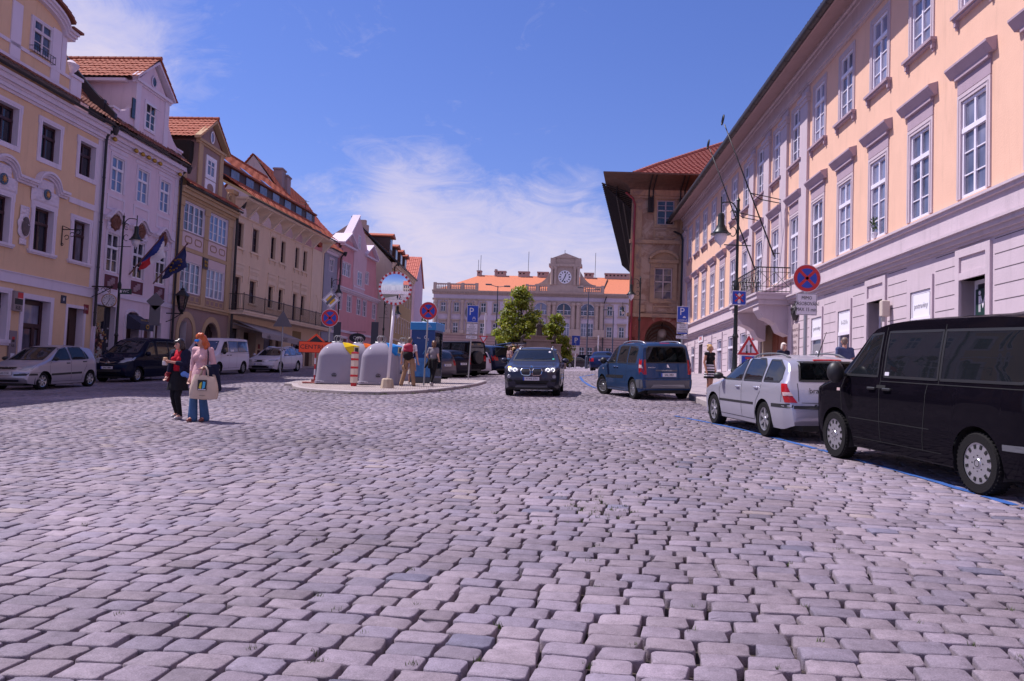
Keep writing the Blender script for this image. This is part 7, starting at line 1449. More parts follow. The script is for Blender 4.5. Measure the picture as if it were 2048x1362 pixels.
for wn in ([(1.30, 1.10), (1.84, 1.62), (2.10, 1.66), (2.13, 1.11)], [(2.30, 1.12), (2.30, 1.68), (3.12, 1.68), (3.14, 1.13)], [(3.22, 1.13), (3.20, 1.68), (4.0, 1.64), (4.08, 1.2)]): c.glass('L', wn, DGLASS, False); c.glass('R', wn, DGLASS, False)
c.seams([[(1.18, .4), (1.15, .85), (1.28, 1.1)], [(2.22, .3), (2.22, 1.7)], [(3.18, 1.1), (3.1, .3)], [(1.18, .3), (3.1, .3)], [(2.22, 1.02), (4.2, 1.04)]]); c.sym('F', [(.40, .78), (.44, .86), (.62, .98), (.80, 1.02), (.78, .90), (.6, .80)], HEADL, 'headlight'); c.both([(.24, .84), (.45, .99), (.72, 1.02), (.5, .88)], HEADL, 'headlight'); c.patch('F', [(-.36, .72), (-.38, .84), (.38, .84), (.36, .72)], TRIMB, 'grille'); c.patch('F', [(-.5, .34), (-.55, .52), (.55, .52), (.5, .34)], TRIMB, 'lower_grille')
q = c.hit('F', 0, .80)[0]; mb = MB(); mb.tube([(q.x+.015, .07*math.cos(a), .80+.065*math.sin(a)) for a in np.linspace(0, 6.283, 19)[:-1]], .010, 5, closed=True); mb.tube([(q.x+.01, -.36, .84), (q.x+.02, -.08, .79)], .010, 5); mb.tube([(q.x+.01, .36, .84), (q.x+.02, .08, .79)], .010, 5); mb.box(q.x+.01, q.x+.02, -.08, .08, .785, .815); mb.build('badge', CHROME, c.root); c.plate('F', .60, '8AX 1884', .52)
c.handles([(2.08, .98), (2.38, .98)], PT); c.mirror(1.34, 1.12, PT, (.1, .22, .2)); c.wheels('alloy', 7, w=.19); c.finish(); by_wheel(c, (271, 764), 'f', 1, *dL)
PT = paint('white', (.66,.60,.68), .0, .3)
c = Car('white passenger van parked behind the two women in the left row', VAN, PT, 'van')
for wn in ([(1.20, 1.20), (1.72, 1.74), (2.0, 1.76), (2.0, 1.20)], [(2.14, 1.20), (2.14, 1.77), (3.22, 1.77), (3.22, 1.20)], [(3.27, 1.20), (3.27, 1.77), (4.50, 1.76), (4.58, 1.70), (4.60, 1.26), (4.54, 1.21)]): c.glass('L', wn, PANE_B if wn[0][0] > 2 else DGLASS, False); c.glass('R', wn, DGLASS, False)
c.glass('F', [(-.66, 1.30), (-.58, 1.78), (.58, 1.78), (.66, 1.30)], PANE_B, False); c.seams([[(1.16, .40), (1.12, 1.0), (1.2, 1.2)], [(2.07, .36), (2.07, 1.84)], [(2.95, .36), (3.05, 1.15)], [(2.07, 1.10), (4.7, 1.12)], [(1.16, .36), (3.3, .36)]]); c.sym('F', [(.5, .8), (.52, .98), (.78, .98), (.82, .84)], HEADL, 'headlight'); c.patch('F', [(-.45, .84), (-.45, .95), (.45, .95), (.45, .84)], TRIMB, 'grille'); c.patch('F', [(-.7, .34), (-.75, .5), (.75, .5), (.7, .34)], TRIMB, 'bumper', off=.01); c.both([(4.70, .9), (4.66, 1.35), (4.78, 1.35), (4.83, .9)], TAILR, 'tail_light'); c.both([(2.3, 1.22), (2.3, 1.34), (2.7, 1.34), (2.7, 1.22)], PLATE, 'sticker', off=.006)
c.handles([(1.9, 1.04), (2.25, 1.04)], TRIMB); c.mirror(1.22, 1.19, TRIMB, (.11, .24, .28)); c.wheels('cap', 10, m=mat('steel_wheel', (.25,.25,.27), .5, .5)); c.finish(); by_wheel(c, (483.5, 747.5), 'r', 1, -.11, -.99)
PT = paint('pearl_white', (.60,.56,.64), .1, .3)
c = Car('white estate car with dark windows, farthest in the left row beside the cafe', SUP, PT)
c.glass('F', [(-.66, 1.0), (-.56, 1.42), (.56, 1.42), (.66, 1.0)], DGLASS, False)
for wn in ([(1.62, .99), (2.18, 1.36), (2.52, 1.42), (2.56, 1.0)], [(2.64, 1.0), (2.62, 1.43), (3.3, 1.43), (3.5, 1.28), (3.52, 1.01)], [(3.6, 1.02), (3.58, 1.40), (4.0, 1.39), (4.3, 1.22), (4.3, 1.05)]): c.glass('L', wn, PANE_B, False); c.glass('R', wn, DGLASS, False)
c.seams([[(1.5, .3), (1.45, .8), (1.58, .98)], [(2.6, .28), (2.6, 1.45)], [(3.55, 1.0), (3.3, .6), (3.2, .28)], [(1.5, .28), (3.2, .28)]]); c.sym('F', [(.44, .64), (.45, .74), (.66, .76), (.80, .76), (.76, .66)], HEADL, 'headlight'); c.both([(.2, .66), (.3, .76), (.62, .78), (.5, .68)], HEADL, 'headlight'); c.patch('F', [(-.38, .62), (-.40, .75), (.40, .75), (.38, .62)], TRIMB, 'grille'); c.patch('F', [(-.5, .28), (-.55, .42), (.55, .42), (.5, .28)], TRIMB, 'lower_grille'); c.sym('F', [(.6, .34), (.6, .42), (.8, .44), (.8, .36)], HEADL, 'fog_lamp'); c.plate('F', .50, '1AV 8748'); c.handles([(2.45, .90), (3.35, .92)], PT); c.mirror(1.62, 1.0, PT); c.rails(2.3, 4.1, .55, CHROME); c.wheels('alloy', 7); c.finish(); by_wheel(c, (557, 745), 'f', 1, -.12, -.99)
# --- cars parked nose-in beyond the phone booth, and the far ones
def simple_car(label, P, pm, win, x, y, dx, dy, gm=DGLASS, tail=True, group=None, wh=('alloy', 5), plate=None, cat='car', extra=None, kind=None):
 c = Car(label, P, pm, cat, group); b = c.belt(2); r = c.H
 for wn in win: c.both(wn, gm, 'window_glass')
 wz = (c.zt(c.ws[0])+.03, c.H-.10); c.patch('F', [(-c.W*.36, wz[0]), (-c.W*.31, wz[1]), (c.W*.31, wz[1]), (c.W*.36, wz[0])], gm, 'windscreen'); c.patch('B', [(-c.W*.35, b+.06), (-c.W*.30, c.H-.12), (c.W*.30, c.H-.12), (c.W*.35, b+.06)], gm, 'rear_window')
 z0 = b*.72; c.sym('B', [(c.W*.31, z0), (c.W*.32, b-.02), (c.W*.41, b-.03), (c.W*.43, z0)], TAILR, 'tail_light'); c.both([(c.L-.33, z0), (c.L-.40, b-.02), (c.L-.27, b-.04), (c.L-.16, z0)], TAILR, 'tail_light'); c.sym('F', [(c.W*.27, b*.68), (c.W*.28, b*.8), (c.W*.42, b*.82), (c.W*.42, b*.7)], HEADL, 'headlight'); c.patch('F', [(-.35, b*.66), (-.35, b*.78), (.35, b*.78), (.35, b*.66)], TRIMB, 'grille')
 c.seams([[(c.ws[0]+.1, .35), (c.ws[0]+.1, b)], [(2.4*c.L/4.5, .33), (2.4*c.L/4.5, r-.08)]]); c.handles([(2.25*c.L/4.5, b-.1), (3.1*c.L/4.5, b-.08)], pm); c.mirror(c.ws[0]+.28, b+.03, pm if P is not BOX else TRIMB)
 if plate: c.plate('B', b*.75 if P is not SED else .8, plate)
 c.wheels(*wh);
 if extra: extra(c)
 c.finish(); c.put(x, y, dx, dy); return c
W4 = [[(1.55, .985), (2.15, 1.36), (2.5, 1.42), (2.54, .99)], [(2.62, 1.0), (2.6, 1.43), (3.28, 1.43), (3.48, 1.28), (3.5, 1.01)], [(3.58, 1.02), (3.56, 1.40), (3.98, 1.39), (4.26, 1.2)]]
AST = dict(SUP, L=4.52, W=1.76, wb=2.70, fo=.88, R=.32, top=[(a*.934, b) for a, b in SUP['top']], ws=(1.26, 2.0)); WA = [[(a*.934, b) for a, b in w_] for w_ in W4]
HB = dict(HAT, L=4.2, W=1.77, wb=2.58, fo=.87, R=.32, top=[(a*1.102, b*.985) for a, b in HAT['top']], ws=(1.05, 1.8)); WH = [[(1.34, .965), (1.9, 1.33), (2.26, 1.395), (2.31, .975)], [(2.42, .98), (2.39, 1.40), (3.08, 1.38), (3.24, 1.03)]]
ML = dict(SUV, L=4.78, W=1.91, H=1.78, wb=2.91, fo=.88, R=.37, cl=.28, kind='parked_car', top=[(a*1.076, b*1.11) for a, b in SUV['top']], bl=(1.15, 1.19), ws=(1.3, 2.1)); WM = [[(1.6, 1.21), (2.15, 1.6), (2.5, 1.66), (2.52, 1.22)], [(2.62, 1.22), (2.6, 1.66), (3.3, 1.65), (3.45, 1.24)], [(3.55, 1.25), (3.42, 1.64), (4.0, 1.58), (4.3, 1.3)]]
WS = [[(1.5, .965), (2.06, 1.32), (2.42, 1.38), (2.46, .975)], [(2.54, .98), (2.52, 1.38), (3.2, 1.36), (3.5, 1.16), (3.55, 1.0)]]
GB = 'cars parked nose-in beyond the phone booth'
dN = Vector((-.80, .60))
def nose_in(px, P, off=(0, 0)): # rear right wheel contact at a pixel
 q = gp(*px); f = dN.normalized(); r = Vector((f.y, -f.x)); v = Vector((q.x, q.y))+f*P['wb']/2-r*(P['W']/2-.12); return v.x, v.y, f.x, f.y
simple_car('grey estate with five spoke alloy wheel parked right behind the phone booth', AST, paint('gunmetal', (.10,.085,.105), .5), WA, *nose_in((887.5, 759), AST), plate='3AC 2210', group=GB)
simple_car('dark hatchback parked between the grey estate and the black off-roader', HB, paint('dark_plum', (.018,.016,.026), .3), WH, *nose_in((925, 754), HB), plate='4AB 1198', group=GB)
def spare(c):
 mb = MB(); mb.lathe([(0, 0), (.30, 0), (.36, .03), (.37, .12), (.34, .2), (0, .22)], 28, Matrix.Translation((c.X(c.L)+.0, .1, 1.05)) @ Matrix.Rotation(R_(-90), 4, 'Y')); mb.build('spare_wheel_cover', TRIMB, c.root, auto=40)
WB = [[(1.62, 1.22), (1.72, 1.78), (2.3, 1.8), (2.3, 1.22)], [(2.42, 1.22), (2.42, 1.8), (3.15, 1.8), (3.15, 1.22)], [(3.28, 1.22), (3.28, 1.8), (4.2, 1.8), (4.2, 1.22)]]
simple_car('boxy black off-road car with a covered spare wheel on its tailgate', BOX, paint('black', (.010,.009,.013), .0), WB, *nose_in((948, 752), BOX), extra=spare, group=GB)
simple_car('pale silver car with red tail lamp half hidden behind the off-roader', HB, PT, WH, *nose_in((966, 749.5), HB), group=GB)
def gate(c):
 mb = MB(); X = c.X(c.L*.955); M = Matrix.Translation((X, 0, c.H-.04)) @ Matrix.Rotation(R_(6), 4, 'Y'); mb.box(-1.15, 0, -.78, .78, -.03, .05, 0, M, .03); mb.box(-1.12, -.3, -.62, .62, .05, .06, 1, M); o = mb.build('open_tailgate', [c.pm, DGLASS], c.root)
 mb = MB(); mb.box(X-.02, X+.06, -.72, .72, .75, 1.62); mb.build('boot_opening', SEAM, c.root)
 for sd in (-1, 1): mb = MB(); mb.tube([(X, sd*.74, 1.3), (X-.55, sd*.74, 1.72)], .015, 5); mb.build('tailgate_strut', TRIMB, c.root)
simple_car('dark blue large off-road car with its tailgate raised, near the statue', ML, paint('navy', (.012,.020,.055), .4), WM, *nose_in((1003, 748), ML), extra=gate, group=GB)
q = gp(1160, 735.5); simple_car('dark grey hatchback seen side-on in front of the barracks', HB, paint('charcoal', (.05,.045,.055), .4), WH, q.x, 112, 1, .06)
simple_car('black van parked behind the grey hatchback before the barracks', NV, paint('black', (.010,.009,.013), .0), [[(1.30, 1.10), (1.84, 1.62), (2.10, 1.66), (2.13, 1.11)], [(2.30, 1.12), (2.30, 1.68), (3.12, 1.68), (3.14, 1.13)]], at(1172, 720, 118).x+.8, 118, 1, -.1, cat='van')
simple_car('silver car behind the dark hatchback before the barracks', AST, paint('pale_silver', (.42,.39,.45)), WA, at(1136, 722, 116).x-.6, 116, -1, -.2)
q = at(1213, 740, 60); q.y = 60; simple_car('dark blue saloon driving away beside the blue family van', SED, paint('ink_blue', (.015,.025,.085), .4), WS, q.x, q.y+2, .17, .985, plate='2AE 6120', kind='driving_car').root.name = 'driving_car'
simple_car('dark car with roof bars mostly hidden behind the backpacker', AST, paint('navy', (.012,.020,.055), .4), WA, at(800, 740, 43).x, 43, .9, .4)
simple_car('black car parked behind the statue group', HB, paint('black', (.010,.009,.013)), WH, at(1050, 720, 84).x, 84, 1, .1)
# ================================================================ STREET FURNITURE
SRED = mat('sign_red', (.50,.015,.02), .4); SBLU = mat('sign_blue', (.012,.055,.40), .4); SWHT = mat('sign_white', (.66,.62,.70), .45); SBLK = mat('sign_black', (.012,.012,.014), .5); SGRY = mat('sign_back_grey', (.16,.15,.17), .6, .3); SYEL = mat('sign_yellow', (.70,.42,.02), .4); SORG = mat('sign_orange', (.80,.07,.01), .35)
GLOBE = mat('opal_glass', (.62,.58,.66), .25); LAMPB = mat('lamp_green_black', (.014,.018,.018), .4, .3)
RX = Matrix.Rotation(R_(90), 4, 'X')
def disc(mb, r, y, m, z=0, x=0, n=36, t=.004): mb.lathe([(0, 0), (r, 0), (r, t), (0, t)], n, Matrix.Translation((x, y+t, z)) @ RX, m)
def base_at(px, py, Y): p = at(px, py, Y); return Vector((p.x, p.y, gz(p.x, p.y)))
def no_stopping(post, z, r, y=-.05):
 mb = MB(); disc(mb, r, y, 0, z); disc(mb, r*.955, y-.005, 1, z); disc(mb, r*.71, y-.010, 2, z)
 for a in (45, -45): mb.box(-r*.80, r*.80, y-.016, y-.011+.0005*(a > 0), -r*.10, r*.10, 1, Matrix.Translation((0, 0, z)) @ Matrix.Rotation(R_(a), 4, 'Y'))
 mb.box(-.03, .03, y+.004, .03, z-.1, z+.1, 3); return mb.build('no_stopping_sign', [SWHT, SRED, SBLU, STEEL], post)
def plate_sign(post, name, x0, x1, z0, z1, face, y=-.05, rim=SWHT, bw=.02):
 mb = MB(); mb.box(x0, x1, y, y+.006, z0, z1, 0); mb.box(x0+bw, x1-bw, y-.005, y+.001, z0+bw, z1-bw, 1); mb.box(-.03, .03, y+.006, .03, (z0+z1)/2-.06, (z0+z1)/2+.06, 2); return mb.build(name, [rim, face, STEEL], post)
def pole(t, H, r=.032, m=None, lean=0): mb = MB(); mb.tube([(0, 0, -.1), (lean, 0, H)], r, 10); mb.lathe([(r*1.1, H-.01), (r*1.1, H+.02), (0, H+.025)], 10, Matrix.Translation((lean, 0, 0))); return mb.build('pole', m or STEEL, t, smooth=False, auto=40)
def text_rows(par, rows, z, dz, size, m=SBLK, y=-.058, sx=1.0):
 for k, s_ in enumerate(rows): lettering(s_, size, m, par, (0, y, z-k*dz), sx=sx)
# priority-road-end diamond above a no-stopping disc
b = base_at(657, 700, 33.0); t = thing('road_sign', 'road sign with a yellow diamond above a no-stopping disc, behind the CENTRUM board', 'road sign', b); H = at(660, 578, 33.0).z-b.z; pole(t, H+.02)
zc = at(660, 600, 33.0).z-b.z; mb = MB();
for s_, y, m in ((.37, -.05, 0), (.345, -.055, 1), (.325, -.06, 0), (.20, -.065, 1), (.19, -.07, 2)): mb.prism([(0, zc+s_), (s_, zc), (0, zc-s_), (-s_, zc)], y, y+.005, m)
mb.box(-.235, .235, -.078, -.074, -.055, .055, 3, Matrix.Translation((0, 0, zc)) @ Matrix.Rotation(R_(-48), 4, 'Y')); mb.build('priority_road_sign', [SWHT, SBLK, SYEL, mat('stripe_grey', (.10,.10,.11), .5)], t); no_stopping(t, at(660, 636, 33.0).z-b.z, .36)
# no stopping sign in front of the phone booth
b = gp(847, 777); t = thing('road_sign', 'round no-stopping sign on a grey pole in front of the blue phone booth', 'road sign', b); b.z += .1; t.location = b; H = at(852, 605, b.y).z-b.z; pole(t, H, lean=.06); o = no_stopping(t, at(852, 622, b.y).z-b.z, .345); o.location.x = .06
# parking sign with plates
b = gp(936, 764); b.z += .1; t = thing('road_sign', 'blue parking sign with a ticket symbol and plates below, beside the grey estate', 'road sign', b); lx = .10; pole(t, at(946, 612, b.y).z-b.z, lean=lx)
zz_ = lambda y: at(946, y, b.y).z-b.z; k = b.y/FPX
mb = MB(); disc(mb, 16*k, -.02, 0, zz_(625)); o = mb.build('sign_back', SGRY, t, (lx*.95, 0, 0))
o = plate_sign(t, 'parking_sign', -11.5*k, 11.5*k, zz_(645), zz_(611), SBLU); o.location.x = lx*.9; lettering('P', .48, SWHT, o, (-.06, -.058, zz_(624)), sx=.9); mb = MB(); mb.box(0, 6*k, -.06, -.055, zz_(641), zz_(636)); mb.box(.5*k, 5.5*k, -.064, -.06, zz_(640.5), zz_(637), 1); mb.box(1*k, 5*k, -.06, -.055, zz_(635), zz_(634)); mb.build('ticket_symbol', [SWHT, SBLU], o)
o = plate_sign(t, 'plate', -11.5*k, 11.5*k, zz_(669), zz_(647), SWHT, rim=SBLK, bw=.012); o.location.x = lx*.85; text_rows(o, ['8-20', 'PO-SO', 'REZIDENTI', 'PARKOVACI', 'KARTA'], zz_(650), .095, .085, SBLK); o = plate_sign(t, 'plate', -11.5*k, 11.5*k, zz_(678), zz_(671), SWHT, rim=SBLK, bw=.01); o.location.x = lx*.8; text_rows(o, ['J P1-0401'], zz_(674.5), .1, .10)
# far small signs
b = base_at(1150, 735, 98); t = thing('road_sign', 'far parking sign on a white pole before the dark grey hatchback', 'road sign', b); pole(t, 3.6, .06, SWHT); o = plate_sign(t, 'parking_sign', -.5, .5, 2.7, 3.9, SBLU); lettering('P', .9, SWHT, o, (0, -.062, 3.3)); plate_sign(t, 'plate', -.45, .45, 1.75, 2.6, SWHT)
b = base_at(965, 730, 80); t = thing('road_sign', 'give way triangle on a thick white post behind the parked off-road cars', 'road sign', b); mb = MB(); mb.tube([(0, 0, -.2), (.12, 0, at(968, 626, 80).z-b.z)], [.16, .09], 10); mb.build('post', SWHT, t); zc = at(965, 680, 80).z-b.z; mb = MB(); mb.prism([(-.45, zc+.4), (.45, zc+.4), (0, zc-.38)], -.22, -.21, 0); mb.prism([(-.28, zc+.3), (.28, zc+.3), (0, zc-.17)], -.225, -.22, 1); mb.build('give_way_sign', [SRED, SWHT], t)
b = base_at(1195, 735, 100); t = thing('road_sign', 'back of a round road sign on a white post right of the far parking sign', 'road sign', b); pole(t, 4.0, .07, SWHT); mb = MB(); disc(mb, .5, .04, 0, 2.3); mb.build('sign_disc', SGRY, t)
b = base_at(1217, 735, 70); t = thing('road_sign', 'small round red rimmed sign above the dark blue saloon', 'road sign', b); zc = at(1217, 716, 70).z-b.z; pole(t, zc, .04, SWHT); mb = MB(); disc(mb, .38, -.05, 0, zc); disc(mb, .26, -.055, 1, zc); mb.build('no_entry_disc', [SRED, SWHT], t)
# sign backs on the left
def back_sign(px, py, Y, label, shapes):
 b = base_at(px, py, Y); t = thing('road_sign', label, 'road sign', b); z = lambda y: at(px, y, Y).z-b.z; pole(t, z(shapes[0][1])+.1, .035)
 for kind, y, r in shapes:
  mb = MB(); zc = z(y)
  if kind == 'd': mb.prism([(0, zc+r), (r, zc), (0, zc-r), (-r, zc)], -.06, -.05)
  if kind == 't': mb.prism([(-r, zc-r*.8), (r, zc-r*.8), (0, zc+r*.9)], -.06, -.05)
  if kind == 'r': mb.box(-r*.55, r*.55, -.06, -.05, zc-r, zc+r)
  mb.build('sign_back', SGRY, t)
back_sign(306, 700, 37.6, 'grey back of a diamond sign and plate standing before the lilac house', [('d', 603, .42), ('r', 631, .46)])
back_sign(563, 700, 44, 'grey back of a triangular road sign standing before the cafe awning', [('t', 638, .52)])
for px, lbl in ((673, 'dark back of a tall panel sign behind the no-stopping disc'), (748, 'dark back of a tall panel sign between the pink and beige houses')):
 b = base_at(px, 700, 46); t = thing('road_sign', lbl, 'road sign', b); z = lambda y: at(px, y, 46).z-b.z; pole(t, z(640), .035); mb = MB(); mb.box(-.20, .20, -.06, -.05, z(690), z(644)); mb.build('sign_back', mat('dark_sign_back', (.05,.05,.07), .6), t)
# CENTRUM board
b = gp(628, 772); b.z += .1; k = b.y/FPX; t = thing('direction_board', 'orange red CENTRUM diversion board on a red and white pole with a flat base', 'road sign', b); z = lambda y: at(628, y, b.y).z-b.z
mb = MB()
for i, (a, c_) in enumerate(((z(765), z(750)), (z(750), z(738)), (z(738), z(728)), (z(728), z(716)), (z(716), z(700)))): mb.tube([(.0, 0, a), (0, 0, c_)], .028, 10, i % 2)
mb.build('pole', [SRED, SWHT], t); mb = MB(); mb.box(-.42, .36, -.22, .22, -.01, .06, 0, None, .02); mb.box(-.1, .1, -.1, .1, .06, .16); mb.build('base_plate', mat('base_red', (.33,.10,.09), .8, var=.3), t)
mb = MB(); mb.box(-34*k, 35*k, -.06, -.05, z(706), z(683), 0); mb.box(-33*k, 34*k, -.064, -.06, z(705), z(684), 1); o = mb.build('board', [SBLK, SORG], t); lettering('CENTRUM', .235, SBLK, o, (0, -.067, z(694.5)), sx=1.12)
mb = MB(); P = [(-20*k, z(684)), (20*k, z(684)), (0, z(667))]; mb.prism(P, -.045, -.04, 0); mb.prism([(-15*k, z(684)), (15*k, z(684)), (0, z(671.5))], -.05, -.045, 1); mb.build('warning_triangle', [SORG, SBLK], t)
# bollard
b = gp(707, 778); b.z += .1; k = b.y/FPX; H = 68*k; t = thing('bollard', 'cream hexagonal bollard with red bands on the island kerb', 'bollard', b); mb = MB(); M6 = Matrix.Rotation(R_(30), 4, 'Z')
lv = [0, .10, .28, .34, .52, .58, .76, .82, .955, 1.0]
for i, (a, c_) in enumerate(zip(lv, lv[1:])): r = .145 if i else .11; rd = i in (0, 2, 4, 6, 8); mb.lathe([(r+(.003 if rd else 0), a*H), (r+(.003 if rd else 0), c_*H)], 6, M6, 1 if rd else 0)
mb.lathe([(.148, H), (0, H+.02)], 6, M6, 1); mb.build('post', [mat('cream_paint', (.62,.50,.42), .5, var=.12), SRED], t)
# recycling containers
def container(label, px, Yoff, col, chute_side, colname):
 q = gp(px[0], px[1]); q.y += Yoff; q.x -= 0; p = Vector((q.x, q.y, gz(q.x, q.y)+.1)); t = thing('recycling_container', label, 'recycling bin', p, R_(3), 'recycling containers on the island'); t.scale = (1.08, 1.08, 1.07); GREYP = mat('grey_fibreglass', (.29,.27,.34), .34, coat=.3, var=.07)
 lv = [(0, .74, .5), (.05, .745, .5), (.09, .745, .5), (.10, .715, .5), (.95, .655, .45), (1.02, .645, .45), (1.06, .635, .5), (1.18, .58, .55), (1.30, .49, .62), (1.40, .37, .7), (1.46, .25, .8), (1.49, .12, 1), (1.495, 0, 1)]; n = 48; mb = MB()
 for z_, r, e in lv:
  for i in range(n): a = 2*math.pi*i/n; ca, sa = math.cos(a), math.sin(a); mb.v.append((r*math.copysign(abs(ca)**e, ca)*.98, r*math.copysign(abs(sa)**e, sa)*.82, z_))
 for j in range(len(lv)-1):
  for i in range(n): mb.f.append((j*n+i, j*n+(i+1) % n, (j+1)*n+(i+1) % n, (j+1)*n+i)); mb.m.append(0)
 me = mb.mesh('body', GREYP, auto=50); bo = link('body', me, t)
 mb = MB(); mb.tube([(-.16, 0, 1.5), (.16, 0, 1.5)], .03, 6); mb.box(-.22, .22, -.06, .06, 1.46, 1.52, 0, None, .015)
 for dx in (-.04, .04): mb.tube([(dx+.0, .115*math.cos(a), 1.63+.115*math.sin(a)) if False else (dx+.115*math.cos(a), dx*.6, 1.63+.115*math.sin(a)) for a in np.linspace(0, 6.283, 19)[:-1]], .014, 6, closed=True)
 mb.build('lifting_ring', STEEL, t, auto=40)
 CM = mat('lid_'+colname, col, .35, coat=.3); mb = MB()   # coloured chute on the shoulder
 sx = chute_side; P = lambda x, y, z_: (sx*x, y, z_); CR = Matrix.Rotation(R_(-24), 4, 'Z')
 mb.add([P(.30, -.20, 1.455), P(.30, .20, 1.455), P(.74, .19, 1.34), P(.74, -.19, 1.34), P(.74, -.19, 1.06), P(.74, .19, 1.06), P(.62, -.17, 1.0), P(.62, .17, 1.0), P(.45, -.28, 1.28), P(.45, .28, 1.28)], [(0, 1, 2, 3), (4, 3, 2, 5), (8, 0, 3), (8, 3, 4, 6), (1, 9, 2), (9, 7, 5, 2), (4, 5, 7, 6)], 0)
 for y0, y1, z0, z1 in ((-.16, .16, 1.10, 1.13), (-.16, .16, 1.28, 1.31), (-.16, -.12, 1.13, 1.28), (.12, .16, 1.13, 1.28)): mb.box(min(sx*.735, sx*.76), max(sx*.735, sx*.76), y0, y1, z0, z1, 1)
 mb.box(min(sx*.738, sx*.745), max(sx*.738, sx*.745), -.12, .12, 1.13, 1.28, 2); mb.v = [tuple(CR @ Vector(v_)*1.03) for v_ in mb.v]; mb.build('inlet_hood', [CM, mat('inlet_cream', (.55,.50,.30)), SBLK], t)
 mb = MB();
 for i in range(9): a0, a1 = math.pi*i/9, math.pi*(i+1)/9; mb.prism([(.085*math.cos(a0), .30+.085*math.sin(a0)), (.085*math.cos(a1), .30+.085*math.sin(a1)), (.07*math.cos(a1), .30+.07*math.sin(a1)), (.07*math.cos(a0), .30+.07*math.sin(a0))], -.596+.0, -.58)
 for x0 in (-.075, -.025, .025): mb.box(x0, x0+.05, -.598, -.58, .26, .31)
 mb.box(-.01, .01, -.598, -.58, .31, .36); mb.build('emblem', mat('emblem_dark', (.05,.05,.06), .6), t)
 mb = MB()
 for x0 in (-.45, -.38, .05, .12): mb.box(x0, x0+.03, -.615, -.60, .05, .075)
 mb.build('drain_mark', SWHT, t)
YL, BL, GN = (.72, .50, .02), (.02, .20, .55), (.05, .28, .08)
container('grey recycling container with a yellow inlet behind the CENTRUM board', (666, 774), .55, YL, 1, 'yellow'); container('grey recycling container with a blue inlet behind the banded bollard', (754, 776), .55, BL, 1, 'blue')
container('grey recycling container with an orange lid panel in the back row', (696, 769), 2.0, (.65, .13, .03), 1, 'orange'); container('grey recycling container with a green lid panel in the back row behind the mirror pole', (790, 769), 2.0, GN, 1, 'green')
# traffic mirror
b = gp(774, 782); b.z += .1; Yb = b.y; t = thing('traffic_mirror', 'round convex traffic mirror with red and white rim on a leaning white pole', 'mirror', b, R_(-4)); c_ = at(791, 577, Yb)-b; r = 33.5*Yb/FPX
mb = MB(); mb.tube([(0, .05, .2), (c_.x*.78, .05, c_.z-r*.9)], .055, 12); mb.tube([(c_.x*.78, .05, c_.z-r*.9), (c_.x, .10, c_.z)], .04, 8); mb.build('pole', SWHT, t, smooth=True)
mb = MB(); mb.lathe([(.25, -.05), (.23, .1), (.20, .30), (.16, .34), (.07, .35)], 9); mb.build('concrete_foot', wall('rusty_concrete', (.45,.36,.28), .7, .3), t)
mb = MB(); n = 44; MT = Matrix.Translation((c_.x, -.05, c_.z)) @ Matrix.Rotation(R_(4.5), 4, 'X')
for i in range(n):
 a0, a1 = 2*math.pi*i/n, 2*math.pi*(i+1)/n; R1, R2 = r, r*.875; mb.prism([(R1*math.cos(a0), R1*math.sin(a0)), (R1*math.cos(a1), R1*math.sin(a1)), (R2*math.cos(a1), R2*math.sin(a1)), (R2*math.cos(a0), R2*math.sin(a0))], -.02, .06, i % 2, MT)
disc(mb, r*.95, .05, 0, c_.z, c_.x); rimo = mb.build('rim', [SWHT, SRED], t)
mb = MB(); rc = 3.2; rr = r*.88; m_ = 24; hcap = math.sqrt(rc*rc-rr*rr)
mb.lathe([(0.0005+rr*i/m_, math.sqrt(rc*rc-(rr*i/m_)**2)-hcap) for i in range(m_+1)], 48, MT @ RX, cap=False); mb.build('mirror_glass', mat('mirror', (.86,.86,.90), .0, 1.0), t, smooth=True)
# phone booth
q = at(851, 758, 33.5); b = Vector((q.x, q.y, gz(q.x, q.y)+.1)); k = 33.5/FPX; t = thing('phone_booth', 'blue telephone booth covered with advertising, behind the backpacker', 'phone booth', b, R_(-14)); H = at(851, 646, 33.5).z-b.z; w_ = .50
BB = mat('booth_blue', (.006,.035,.17), .3, var=.25, vscale=1.5); BT = mat('booth_cyan', (.02,.20,.50), .3); BS_ = mat('booth_sky', (.04,.16,.42), .35, var=.6, vscale=9)
mb = MB(); mb.box(-w_, w_, -w_, w_, .0, .22, 1); mb.box(-w_, w_, -w_, w_, .22, H-.32, 0); mb.build('cabin', [BB, mat('booth_plinth', (.05,.06,.08), .6)], t); mb = MB(); mb.box(-w_-.05, w_+.05, -w_-.05, w_+.05, H-.32, H, 0, None, .02); hd = mb.build('header', BT, t)
mb = MB(); mb.box(-w_+.03, w_-.03, -w_-.006, -w_, .25, 1.0); mb.build('poster_lower', BS_, t); mb = MB(); mb.tube([(.02+.2*math.sin(a*1.5), -w_-.006, 1.15+.5*a) for a in np.linspace(0, 1, 9)], .008, 4); mb.build('poster_line', mat('poster_cyan', (.10,.45,.75), .4), t)
o = lettering('O', .20, SWHT, t, (.12, -w_-.008, H-.62)); lettering('2', .12, SWHT, t, (.23, -w_-.008, H-.70)); lettering('Pro', .10, SWHT, t, (-.18, -w_-.008, H-.65)); lettering('O', .16, SWHT, hd, (.25, -w_-.056, H-.16)); lettering('2', .09, SWHT, hd, (.34, -w_-.056, H-.21))
mb = MB(); mb.box(w_, w_+.01, -w_+.06, w_-.06, .3, H-.4); mb.build('side_glass', glass_mat('booth_glass', (.5,.6,.7), .4), t)
